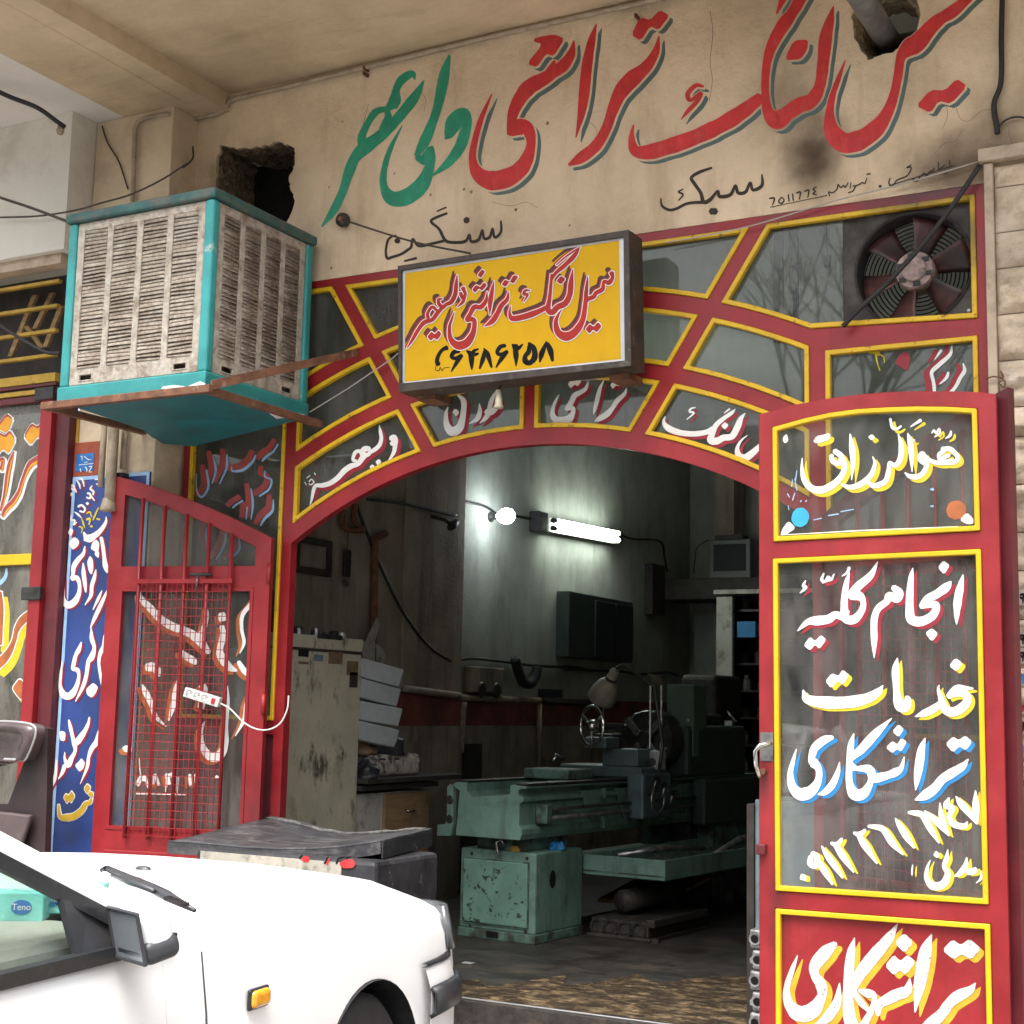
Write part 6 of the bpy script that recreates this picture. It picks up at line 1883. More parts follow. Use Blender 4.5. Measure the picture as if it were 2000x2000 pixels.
# dirty foam block with bags on it
def blob(name, m_, c, r, seed, n=14, flat=0.0):
    rnd = random.Random(seed)
    vs = MB()
    rows = []
    ph = [rnd.uniform(0, 6) for _ in range(6)]
    for i in range(n + 1):
        th = math.pi * i / n
        row = []
        for j in range(2 * n + 1):
            f_ = 2 * math.pi * (j % (2 * n)) / (2 * n)
            k = 1 + 0.16 * math.sin(3 * f_ + ph[0]) * math.sin(th) + 0.12 * math.sin(5 * f_ + 4 * th + ph[1]) * math.sin(th) + 0.10 * math.sin(7 * th + ph[2])
            z_ = r[2] * math.cos(th) * k
            if z_ < 0:
                z_ *= flat
            row.append((c[0] + r[0] * math.sin(th) * math.cos(f_) * k, c[1] + r[1] * math.sin(th) * math.sin(f_) * k, c[2] + z_))
        rows.append(row)
    return MB().grid(rows).build(name, m_, smooth=True)


o_ = MB().box(DXF - 0.30, DXF - 0.02, 1.30, 1.86, 0.89, 1.02).build('foam_block', 'foam_dirty', bevel=0.03, seg=3)
tag(o_, 'dirty crumbling foam block lying on the black desk top', 'foam block')
tag(blob('plastic_bag', 'bag_black', (DXF - 0.15, 1.62, 1.02), (0.13, 0.17, 0.11), 3), 'black plastic bag heaped on the dirty foam block', 'bag')
tag(blob('rag_bundle', 'sticker_brown', (DXF - 0.14, 1.34, 1.02), (0.11, 0.10, 0.08), 5), 'brown rag bundle squeezed under the foam boxes', 'rag')
tag(blob('tool_bag', 'bag_black', (DXF - 0.02, 1.25, 0.89), (0.09, 0.10, 0.10), 9), 'dark tool bag on the desk against the cream cabinet', 'bag')
fz = 1.085
tilt = (-0.02, 0.015, -0.012, 0.008)
for i in range(4):
    y0, y1 = 1.13 + 0.01 * i * (-1) ** i, 1.60 + 0.012 * (i % 2)
    h_ = 0.118
    M_ = Matrix.Translation((DXF - 0.17, (y0 + y1) / 2, fz)) @ Matrix.Rotation(R(-7 + (i == 1) * 1.5), 4, 'X') @ Matrix.Rotation(R((2, -3, 1, -2)[i]), 4, 'Z')
    hw_, hl_ = 0.15, (y1 - y0) / 2
    fb = MB()
    fb.add([M_ @ V(sx * hw_ * s_, sy * hl_ * s_, z_) for z_, s_ in ((0, 0.93), (h_ * 0.93, 1.0)) for sx, sy in ((-1, -1), (1, -1), (1, 1), (-1, 1))],
           [(3, 2, 1, 0), (4, 5, 6, 7), (0, 1, 5, 4), (1, 2, 6, 5), (2, 3, 7, 6), (3, 0, 4, 7)])
    tag(fb.build('foam_box', 'foam_white', bevel=0.008), ('lowest white foam box of the stack beside the cream cabinet', 'second white foam box from the bottom of the stack', 'third white foam box from the bottom of the stack', 'topmost white foam box of the stack beside the cream cabinet')[i], 'foam box', 'stacked white foam boxes')
    fz += h_ + 0.004

# ------------------------------------------------------------------ big green lathe
LA = R(-5.0)
LO = V(-4.37, 1.60, 0)
LM = thing('lathe', 'large green engine lathe with grey bed standing in the workshop', 'lathe', tuple(LO), LA)


def lb(nm, m_, *a, bevel=0.006, parent=None, **k):
    o = MB().box(*a).build(nm, m_, LM, local=True, bevel=bevel, **k)
    if parent is not None:
        o.parent = parent
    return o


BWd = 0.52
ped = lb('pedestal', 'lathe_green', 0, BWd, 0, 0.52, 0.05, 0.50, bevel=0.012)
lb('pedestal_foot', 'lathe_dirty', -0.005, BWd + 0.005, -0.008, 0.53, 0.0, 0.052, bevel=0.006)
MB().box(0.03, BWd - 0.05, -0.014, 0.0, 0.085, 0.44).build('pedestal_door', 'lathe_chipped', LM, local=True, bevel=0.012, seg=3)
MB().ring([V(0.022, -0.007, 0.077), V(BWd - 0.042, -0.007, 0.077), V(BWd - 0.042, -0.007, 0.448), V(0.022, -0.007, 0.448)], [V(0.034, -0.007, 0.089), V(BWd - 0.054, -0.007, 0.089), V(BWd - 0.054, -0.007, 0.436), V(0.034, -0.007, 0.436)], (0, 0.006, 0)).build('door_seal', 'lathe_dirty', LM, local=True)
MB().tube([V(0.25, -0.016, 0.40), V(0.25, -0.022, 0.37), V(0.262, -0.018, 0.35)], 0.008, 6).build('door_latch', 'lathe_dirty', LM, local=True)
MB().box(0.20, 0.28, -0.012, 0.0, 0.012, 0.048).build('foot_notch', 'void_black', LM, local=True)
MB().rev([(0, 0.002), (0.032, 0.002), (0.034, 0.0)], 18, Matrix.Translation((BWd + 0.001, 0.18, 0.345)) @ Matrix.Rotation(R(90), 4, 'Y') @ Matrix.Diagonal((1.5, 1, 1, 1))).build('side_port', 'void_black', LM, local=True)
# bed: end face, then rails and ribs
bz0, bz1 = 0.575, 0.86
bl_ = 3.1
prof = [(0.03, bz0), (0.47, bz0), (0.485, bz0 + 0.03), (0.485, bz0 + 0.06), (0.465, bz0 + 0.08), (0.465, bz0 + 0.20), (0.49, bz0 + 0.215), (0.49, bz0 + 0.235), (0.455, bz0 + 0.25), (0.455, bz1 - 0.012), (0.475, bz1), (0.505, bz1), (0.51, bz1 + 0.012), (0.40, bz1 + 0.018),
        (0.40, bz1 - 0.035), (0.36, bz1 - 0.055), (0.13, bz1 - 0.06), (0.10, bz1 - 0.03), (0.10, bz1 + 0.015), (0.03, bz1 + 0.018), (0.005, bz1 + 0.008), (0.015, bz1 - 0.015), (0.05, bz1 - 0.03)]
MB().prism([V(x, -0.10, z) for x, z in prof], (0, 0.035, 0)).build('bed_end', 'lathe_green', LM, local=True, bevel=0.004)
MB().prism([V(x * 0.985 + 0.003, -0.065, z) for x, z in prof], (0, bl_, 0)).build('bed', 'lathe_green', LM, local=True)
for x0, x1 in ((0.405, 0.50), (0.01, 0.098)):
    lb('slideway', 'steel_dark', x0, x1, -0.062, 2.0, bz1 + 0.018, bz1 + 0.03, bevel=0.003)
# triangular pockets and ribs on the bed side
for i in range(4):
    y_ = 0.55 + 0.42 * i
    MB().prism([V(0.468, y_, bz0 + 0.255), V(0.468, y_ + 0.26, bz0 + 0.255), V(0.468, y_ + 0.16, bz0 + 0.03)], (0.016, 0, 0)).build('bed_rib', 'lathe_green', LM, local=True, bevel=0.006)
    MB().box(0.466, 0.492, y_ + 0.27, y_ + 0.285, bz0 + 0.20, bz0 + 0.26).build('bed_lug', 'lathe_green', LM, local=True)
    MB().box(0.466, 0.492, y_ + 0.27, y_ + 0.285, bz0 + 0.02, bz0 + 0.09).build('bed_lug', 'lathe_green', LM, local=True)
# arm bracket at the left of the end face with two holes
arm = [(-0.105, bz0 - 0.01), (-0.105, bz0 + 0.055), (-0.05, bz0 + 0.06), (-0.04, bz0 + 0.12), (-0.045, bz0 + 0.27), (-0.03, bz1), (-0.005, bz1 + 0.005), (0.0, bz0 + 0.24), (0.005, bz0 + 0.06), (-0.01, bz0 - 0.005)]
ab = MB().prism([V(x + 0.01, -0.11, z) for x, z in arm], (0, 0.04, 0)).build('end_bracket', 'lathe_green', LM, local=True, bevel=0.004)
for z_ in (bz0 + 0.09, bz0 + 0.20):
    MB().rev([(0, 0.003), (0.022, 0.003), (0.026, 0.0)], 16, Matrix.Translation((-0.010, -0.11, z_)) @ Matrix.Rotation(R(90), 4, 'X')).build('shaft_end', 'steel_dark', LM, local=True)
# loose tools on the pedestal top
lb('packing', 'steel_dark', 0.10, 0.30, 0.02, 0.15, 0.50, 0.525)
# second support, drip tray and far pedestal
lb('bed_foot', 'lathe_dirty', 0.10, 0.42, 0.02, 0.50, 0.50, 0.576)
tz = 0.345
tr = MB().sheet_holes([[V(0.50, 0.55, tz), V(1.05, 0.55, tz), V(1.05, 3.0, tz), V(0.50, 3.0, tz)], [V(0.52, 0.57, tz), V(1.03, 0.57, tz), V(1.03, 2.98, tz), V(0.52, 2.98, tz)]], (0, 0, 0.115)).build('chip_tray', 'lathe_green', LM, local=True, bevel=0.003)
MB().box(-0.02, 1.04, 0.56, 2.99, tz - 0.004, tz + 0.04).build('tray_floor', 'lathe_dirty', LM, local=True)
MB().box(0.49, 1.06, 0.545, 0.56, tz + 0.02, tz + 0.027).build('tray_seam', 'lathe_dirty', LM, local=True)
lb('far_pedestal', 'lathe_dirty', 0, 0.56, 2.2, 3.3, 0, 0.575)
lb('headstock', 'green_box', -0.06, 0.50, 1.95, 2.9, 0.86, 1.22, bevel=0.03)
lb('gear_case', 'steel_dark', 0.0, 0.40, 2.05, 2.7, 1.22, 1.30, bevel=0.02)
MB().box(0.50, 0.60, 2.0, 2.9, 0.55, 0.86).build('feed_box', 'green_box', LM, local=True, bevel=0.02)
ch = Matrix.Translation((0.27, 1.95, 1.12)) @ Matrix.Rotation(R(90), 4, 'X')
MB().rev([(0, 0.20), (0.05, 0.20), (0.06, 0.18), (0.19, 0.17), (0.20, 0.15), (0.20, 0.02), (0.14, 0.0)], 28, ch).build('chuck', 'steel_dark', LM, local=True, smooth=False)
for i in range(4):
    a = R(45 + 90 * i)
    MB().box(0.05, 0.19, -0.025, 0.025, 0.15, 0.23, ch @ Matrix.Rotation(a, 4, 'Z')).build('chuck_jaw', 'steel', LM, local=True, bevel=0.004)
# carriage, cross slide and handwheel
lb('saddle', 'lathe_grey', -0.02, 0.58, 1.12, 1.48, bz1 + 0.03, bz1 + 0.10, bevel=0.01)
lb('apron', 'lathe_grey', 0.50, 0.62, 1.08, 1.46, bz1 - 0.22, bz1 + 0.06, bevel=0.015)
lb('cross_slide', 'lathe_grey', 0.28, 0.54, 1.15, 1.34, bz1 + 0.10, bz1 + 0.21, bevel=0.008)
lb('tool_post', 'steel_dark', 0.20, 0.34, 1.18, 1.32, bz1 + 0.21, bz1 + 0.30, bevel=0.008)
hwM = Matrix.Translation((0.30, 0.98, bz1 + 0.35)) @ Matrix.Rotation(R(90), 4, 'X') @ Matrix.Rotation(R(-25), 4, 'Y')
wh = MB()
rr_ = 0.125
wh.rev([(rr_ + 0.011, 0), (rr_ + 0.008, 0.008), (rr_, 0.011), (rr_ - 0.008, 0.008), (rr_ - 0.011, 0), (rr_ - 0.008, -0.008), (rr_, -0.011), (rr_ + 0.008, -0.008), (rr_ + 0.011, 0)], 36, hwM)
hw_o = wh.build('handwheel', 'chrome', LM, local=True, smooth=True)
for i in range(3):
    a = R(30 + 120 * i)
    o_ = MB().tube([hwM @ V(0.03 * math.cos(a), 0.03 * math.sin(a), 0), hwM @ V(rr_ * math.cos(a), rr_ * math.sin(a), 0)], 0.012, 8).build('spoke', 'steel', LM, local=True, smooth=True)
    o_.parent = hw_o
o_ = MB().rev([(0, 0.03), (0.022, 0.028), (0.038, 0.01), (0.038, -0.03)], 16, hwM).build('hub', 'chrome', LM, local=True, smooth=True)
o_.parent = hw_o
MB().tube([hwM @ V(0, 0, -0.02), hwM @ V(0, 0, -0.24)], 0.022, 10).build('wheel_shaft', 'steel_dark', LM, local=True)
lb('compound_rest', 'lathe_grey', 0.22, 0.38, 1.02, 1.2, bz1 + 0.21, bz1 + 0.28, bevel=0.01)
# small crank and levers behind
MB().tube([V(0.12, 0.95, bz1 + 0.14), V(0.10, 0.88, bz1 + 0.16), V(0.08, 0.86, bz1 + 0.11)], 0.012, 8).build('crank', 'chrome', LM, local=True, smooth=True)
MB().rev([(0, 0.02), (0.016, 0.012), (0.02, 0), (0.016, -0.012), (0, -0.02)], 10, Matrix.Translation((0.26, 1.2, bz1 + 0.58))).build('lever_knob', 'chrome', LM, local=True, smooth=True)
MB().tube([V(0.26, 1.2, bz1 + 0.57), V(0.24, 1.22, bz1 + 0.3)], 0.007, 6).build('lever', 'steel', LM, local=True)
MB().tube([V(0.62, 1.40, bz1 + 0.22), V(0.45, 1.26, bz1 + 0.12)], 0.008, 6).build('lever', 'steel', LM, local=True)
# switch pendant on its twin bars
for x_ in (0.52, 0.60):
    MB().tube([V(x_, 1.35, bz1 + 0.12), V(x_, 1.35, bz1 + 0.62)], 0.010, 8).build('pendant_bar', 'steel', LM, local=True)
pb_ = lb('pendant_box', 'aluminium', 0.495, 0.625, 1.31, 1.37, bz1 + 0.08, bz1 + 0.20, bevel=0.006)
MB().rev([(0, 0.02), (0.024, 0.018), (0.026, 0.0)], 12, Matrix.Translation((0.56, 1.31, bz1 + 0.13)) @ Matrix.Rotation(R(90), 4, 'X')).build('pendant_knob', 'steel_dark', LM, local=True)
# machine lamp
lp = at(*lt(920, 265), Y=2.75)
LP_ = thing('machine_lamp', 'cream bell shaped work lamp on an arm over the lathe', 'lamp', tuple(lp))
Ml = Matrix.Translation(lp) @ Matrix.Rotation(R(35), 4, 'Y') @ Matrix.Rotation(R(15), 4, 'X')
MB().rev([(0.105, -0.10), (0.108, -0.095), (0.10, -0.02), (0.075, 0.05), (0.042, 0.085), (0.036, 0.09), (0.036, 0.16), (0.03, 0.175), (0.0, 0.178)], 24, Ml @ Matrix.Scale(0.86, 4)).build('shade', 'lamp_grey', LP_, smooth=True, solid=0.003)
MB().rev([(0.038, 0.082), (0.045, 0.088), (0.045, 0.10), (0.038, 0.106)], 20, Ml @ Matrix.Scale(0.86, 4)).build('collar', 'fan_dark', LP_)
le = [Ml @ V(0, 0, 0.17), Ml @ V(0.03, 0, 0.22), lp + V(0.36, -0.05, 0.02), lp + V(0.42, -0.05, -0.35), lp + V(0.40, -0.1, -0.62)]
MB().tube(le, 0.012, 8).build('arm', 'steel_dark', LP_, smooth=True)
# control box behind the headstock
gb0, gb1 = at(*lt(1248, 240), Y=3.55), at(*lt(1392, 628), Y=3.55)
GB = thing('control_box', 'tall dark green electric control box beside the lathe headstock', 'control box', (gb0.x, 3.65, gb1.z))
MB().box(gb0.x, gb1.x, 3.55, 3.80, gb1.z, gb0.z).build('case', 'box_green', GB, bevel=0.006)
MB().box(gb0.x + 0.02, gb1.x - 0.012, 3.544, 3.55, gb1.z + 0.02, gb0.z - 0.02).build('door', 'box_green', GB, bevel=0.003)
MB().rev([(0, 0.012), (0.010, 0.010), (0.012, 0)], 10, Matrix.Translation((gb1.x - 0.04, 3.544, (gb0.z + gb1.z) / 2)) @ Matrix.Rotation(R(90), 4, 'X')).build('knob', 'steel', GB)
MB().box(gb0.x + 0.05, gb1.x - 0.05, 3.62, 3.76, 0.40, gb1.z).build('stand', 'steel_dark', GB)
# scrap and rods in the tray
Rz = Matrix.Translation(LO) @ Matrix.Rotation(LA, 4, 'Z')
lw = lambda *a: Rz @ V(*a)
tag(MB().tube([lw(0.62, 0.75, tz + 0.10), lw(0.80, 1.0, tz + 0.14), lw(0.90, 1.35, tz + 0.12)], [0.018, 0.024, 0.010], 8).build('threaded_rod', 'steel', smooth=True), 'bright threaded rod lying in the lathe chip tray', 'rod')
tag(MB().tube([lw(0.92, 1.45, tz + 0.08), lw(0.97, 1.75, tz + 0.16), lw(1.0, 1.98, tz + 0.18)], [0.012, 0.024, 0.018], 8).build('steel_bar', 'steel', smooth=True), 'pale steel bar propped on the edge of the chip tray', 'bar')
mbz = MB()
for i in range(110):
    x, y = random.uniform(0.56, 1.0), 0.6 + 1.6 * random.random() ** 1.4
    r_ = random.uniform(0.008, 0.02)
    c_ = lw(x, y, tz + 0.05 + random.uniform(0, 0.05) * (1 if y < 1.0 else 0.4))
    mbz.tube([c_ + V(r_ * math.cos(t * 1.3), r_ * math.sin(t * 1.3), t * 0.003) for t in range(7)], 0.0022, 4)
o_ = stuff(mbz.build('metal_swarf', 'steel'))
o_['label'] = 'curled metal swarf lying in the lathe chip tray'
# spanner, yellow tape and blue rag on the pedestal
tag(MB().tube([lw(0.30, 0.01, 0.53), lw(0.285, -0.01, 0.565), lw(0.265, -0.025, 0.545), lw(0.275, -0.028, 0.50), lw(0.285, -0.026, 0.475)], 0.009, 8).build('hook', 'chrome', smooth=True), 'small chrome hook on the lathe pedestal edge', 'hook')
tag(MB().rev([(0, 0), (0.05, 0), (0.055, 0.012), (0.045, 0.03), (0, 0.03)], 14, Matrix.Translation(lw(0.36, 0.06, 0.50))).build('tape_measure', 'rag_yellow'), 'yellow tape measure on the lathe pedestal', 'tape measure')
tag(blob('blue_rag', 'ink_blue', tuple(lw(0.47, 0.30, 0.50)), (0.05, 0.05, 0.045), 21), 'blue rag on the far corner of the lathe pedestal', 'rag')
# scrap under the tray
fq = lambda a, b: at(*lt(a, b), Z=0.0)
b0 = fq(690, 1600)
EB = thing('engine_block', 'rusty scrap engine block lying under the lathe chip tray', 'engine block', (-3.72, 2.05, 0), R(-5))
MB().box(-0.02, 0.36, 0.0, 0.72, 0.02, 0.11).build('block', 'iron_cast', EB, local=True, bevel=0.012)
for i in range(4):
    MB().rev([(0.035, -0.004), (0.048, -0.004), (0.050, 0.01), (0.035, 0.01)], 14, Matrix.Translation((0.03 + 0.09 * i, -0.002, 0.06)) @ Matrix.Rotation(R(90), 4, 'X')).build('bore', 'steel_dark', EB, local=True)
MB().box(-0.03, 0.38, -0.02, 0.74, 0.0, 0.022).build('flange', 'iron_cast', EB, local=True, bevel=0.006)
MB().box(0.34, 0.40, 0.0, 0.70, 0.08, 0.125).build('lip', 'iron_cast', EB, local=True, bevel=0.006)
tag(MB().tube([V(-3.60, 2.20, 0.195), V(-3.52, 2.85, 0.20)], 0.065, 18).build('steel_cylinder', 'iron_cast', smooth=True), 'grey steel cylinder lying on the scrap engine block', 'cylinder')
tag(MB().prism([V(-4.02, 2.75, 0.10), V(-3.62, 2.75, 0.10), V(-3.50, 3.4, 0.22), V(-3.95, 3.4, 0.22)], (0, 0, 0.02)).build('plywood_board', 'wood_pale'), 'pale plywood board lying under the lathe bed', 'board')
for i, (a, b) in enumerate((((1130, 1515), (1090, 1320)), ((1245, 1505), (1265, 1290)))):
    A_, B_ = at(*lt(*a), Y=3.3), at(*lt(*b), Y=3.5)
    w_ = (0.016, 0.04)[i]
    tag(MB().prism([A_ + V(-w_, 0, -0.03), A_ + V(w_, 0, -0.03), B_ + V(w_, 0, 0), B_ + V(-w_, 0, 0)], (0, 0.02, 0)).build('plank', 'wood_pale' if i == 0 else 'cardboard'), ('narrow pale plank leaning under the chip tray', 'wide brown board leaning under the far end of the chip tray')[i], 'plank')
o_ = MB().box(-3.60, -3.30, 2.02, 2.06, 0, 0.02).build('kick_bar', 'wood_dark')
tag(o_, 'dark wooden bar on the floor by the lathe foot', 'bar')
for k, (a, b) in enumerate(((180, 1745),)):
    p_ = fq(a, b)
    tag(MB().box(p_.x - 0.03, p_.x + 0.03, p_.y - 0.02, p_.y + 0.02, 0.001, 0.008).build('metal_scrap', 'aluminium', bevel=0.003), ('bright metal scrap on the floor by the car nose', 'pale metal scrap on the floor before the lathe pedestal', 'pale scrap on the floor before the engine block')[k], 'scrap')

# feed shafts, levers and bolts on the lathe
for z_, r_, m_ in ((bz0 + 0.115, 0.014, 'steel'), (bz0 + 0.165, 0.011, 'steel_dark')):
    MB().tube([V(0.53, 0.10, z_), V(0.53, 2.0, z_)], r_, 10).build('feed_shaft', m_, LM, local=True, smooth=True)
    lb('shaft_bracket', 'lathe_dirty', 0.47, 0.55, 0.06, 0.12, z_ - 0.03, z_ + 0.03)
for i in range(3):
    MB().tube([V(0.62, 1.14 + 0.11 * i, bz1 - 0.06 - 0.05 * i), V(0.67, 1.13 + 0.11 * i, bz1 - 0.03 - 0.05 * i), V(0.69, 1.12 + 0.11 * i, bz1 + 0.03 - 0.05 * i)], 0.009, 8).build('apron_lever', 'steel', LM, local=True, smooth=True)
    MB().rev([(0, 0.02), (0.015, 0.012), (0.018, 0), (0.012, -0.014), (0, -0.018)], 10, Matrix.Translation((0.69, 1.12 + 0.11 * i, bz1 + 0.04 - 0.05 * i))).build('lever_ball', 'ink_black', LM, local=True, smooth=True)
MB().rev([(0.085, -0.008), (0.095, 0), (0.085, 0.008), (0.075, 0), (0.085, -0.008)], 24, Matrix.Translation((0.66, 1.20, bz1 - 0.10)) @ Matrix.Rotation(R(90), 4, 'Y')).build('apron_wheel', 'steel', LM, local=True, smooth=True)
for x_, z_ in ((0.06, 0.47), (0.44, 0.47), (0.06, 0.065), (0.44, 0.065)):
    MB().rev([(0, 0.006), (0.009, 0.006), (0.010, 0)], 6, Matrix.Translation((x_ + 0.02, -0.001, z_)) @ Matrix.Rotation(R(90), 4, 'X')).build('bolt', 'steel_dark', LM, local=True)
lb('name_plate', 'steel', 0.466, 0.469, 0.20, 0.34, bz0 + 0.13, bz0 + 0.165, bevel=0.001)
ts = lb('tailstock', 'lathe_dirty', 0.10, 0.42, 0.50, 0.80, bz1 + 0.03, bz1 + 0.09, bevel=0.01)
# ------------------------------------------------------------------ back of the shop
ta_, tb2 = at(1385, 1055, Y=7.1), at(1466, 1130, Y=7.1)
TV = thing('television', 'old grey box television on the high dark shelf', 'television', ((ta_.x + tb2.x) / 2, 7.25, tb2.z))
MB().box(ta_.x, tb2.x, 7.1, 7.22, tb2.z, ta_.z).build('front', 'tv_case', TV, bevel=0.012)
MB().box(ta_.x + 0.04, tb2.x - 0.04, 7.22, 7.36, tb2.z + 0.02, ta_.z - 0.03).build('back', 'tv_case', TV, bevel=0.03)
MB().box(ta_.x + 0.045, tb2.x - 0.045, 7.094, 7.10, tb2.z + 0.075, ta_.z - 0.045).build('screen', 'tv_screen', TV, bevel=0.01)
MB().box(ta_.x + 0.05, tb2.x - 0.09, 7.12, 7.3, ta_.z + 0.004, ta_.z + 0.045).build('set_top', 'fan_dark', TV)
sz = tb2.z - 0.004
SH = thing('wall_shelf', 'thick dark shelf carrying the television at the back', 'shelf', (-4.9, 7.3, sz - 0.2))
MB().box(XL2, -4.0, 6.9, 7.38, sz - 0.20, sz).build('board', 'wood_dark', SH, bevel=0.01)
MB().box(XL2, XL2 + 0.08, 6.6, 6.9, sz - 0.35, sz + 0.12).build('bracket', 'wood_dark', SH)
cable('cable', 'thin black cable hanging beside the television', [at(*c7(*p), Y=7.05) for p in ((1235, 1140), (1165, 1190), (1150, 1270), (1142, 1350))], 0.006, 'cable_black')
# tool rack with bottles in the dark corner
ra, rb_ = at(*c7(1385, 1510), Y=6.5), at(*c7(1560, 2050), Y=6.5)
TR = thing('tool_rack', 'dark tool rack full of small parts behind the right door leaf', 'rack', ((ra.x + rb_.x) / 2, 6.7, 0))
RX0, RX1 = ra.x, ra.x + 0.9
for x_ in (RX0, RX1):
    MB().box(x_ - 0.015, x_ + 0.015, 6.5, 6.9, 0, ra.z + 0.02).build('upright', 'wood_dark', TR)
MB().box(RX0, RX1, 6.88, 6.9, 0.3, ra.z).build('back', 'wood_dark', TR)
for i in range(8):
    z_ = 0.55 + i * (ra.z - 0.55) / 7.5
    MB().box(RX0 + 0.015, RX1 - 0.015, 6.5, 6.88, z_, z_ + 0.02).build('shelf', 'steel_dark', TR)
    for k in range(3):
        x_ = RX0 + 0.08 + 0.15 * k + random.uniform(-0.02, 0.02)
        r_ = random.uniform(0.025, 0.055)
        h_ = random.uniform(0.06, 0.15)
        m_, nm_ = random.choice((('steel', 'bright steel'), ('iron_cast', 'rusty iron'), ('steel_dark', 'dark steel'), ('aluminium', 'pale alloy')))
        tag(MB().rev([(0, 0), (r_, 0), (r_, h_ * 0.7), (r_ * 0.5, h_ * 0.8), (r_ * 0.5, h_), (0, h_)], 10, Matrix.Translation((x_, 6.62, z_ + 0.02))).build('small_part', m_),
            f"{('first', 'second', 'third')[k]} small {nm_} part from the left on the {('lowest', 'second', 'third', 'fourth', 'fifth', 'sixth', 'seventh', 'top')[i]} shelf of the tool rack", 'part', 'small parts on the tool rack')
wa, wb_ = at(*c7(1285, 1500), Y=6.4), at(*c7(1385, 2030), Y=6.4)
tag(MB().box(wa.x, wb_.x, 6.4, 6.46, 0, wa.z).build('partition_post', 'board_white', bevel=0.004), 'pale painted post beside the tool rack', 'post')
tag(MB().box(wa.x - 0.02, RX1, 6.38, 6.92, ra.z + 0.03, ra.z + 0.07).build('rack_top', 'board_white', bevel=0.004), 'pale board over the tool rack', 'board')
q_ = at(*c7(1490, 1700), Y=6.48)
tag(MB().box(q_.x - 0.09, q_.x + 0.08, 6.42, 6.48, q_.z - 0.08, q_.z + 0.06).build('blue_carton', 'ink_blue', bevel=0.004), 'small blue carton on the tool rack', 'carton')
# machine at the back right of the lathe: dark drill press
DPx = at(*lt(1480, 500), Y=5.6)
DR = thing('standing_machine', 'dark standing machine with a bright lever behind the control box', 'machine', (DPx.x, 5.6, 0))
MB().box(DPx.x - 0.30, DPx.x + 0.30, 5.4, 5.95, 0, 0.09).build('base', 'iron_cast', DR, bevel=0.01)
MB().rev([(0.07, 0.09), (0.07, 1.55)], 16, Matrix.Translation((DPx.x, 5.75, 0))).build('column', 'steel_dark', DR, smooth=True)
MB().box(DPx.x - 0.22, DPx.x + 0.24, 5.42, 5.85, 0.75, 0.82).build('table', 'iron_cast', DR, bevel=0.01)
MB().box(DPx.x - 0.16, DPx.x + 0.16, 5.35, 5.95, 1.25, 1.62).build('head', 'iron_cast', DR, bevel=0.04, seg=3)
MB().tube([V(DPx.x + 0.17, 5.45, 1.36), V(DPx.x + 0.30, 5.40, 1.24)], 0.012, 8).build('lever', 'chrome', DR, smooth=True)
MB().rev([(0.03, 0), (0.025, -0.22), (0.01, -0.30)], 12, Matrix.Translation((DPx.x, 5.45, 1.25))).build('spindle', 'steel', DR)
pq = at(*lt(1185, 215), X=XL2 + 0.3)
o_ = MB().prism([at(*lt(*p), X=-4.6) for p in ((1142, 180), (1200, 195), (1225, 265), (1170, 225))], (0.02, 0, 0)).build('shade_sheet', 'lamp_cream')
tag(o_, 'pale lit lamp shade edge behind the work lamp', 'lamp shade')
# low workbench along the dark back
WBn = thing('workbench', 'dark steel workbench at the back of the shop', 'workbench', (-3.2, 6.3, 0))
MB().box(-3.9, -2.0, 6.0, 6.45, 0.80, 0.86).build('top', 'steel_dark', WBn, bevel=0.005)
for x_ in (-3.85, -2.05):
    for y_ in (6.04, 6.41):
        MB().box(x_ - 0.03, x_ + 0.03, y_ - 0.03, y_ + 0.03, 0, 0.80).build('leg', 'steel_dark', WBn)

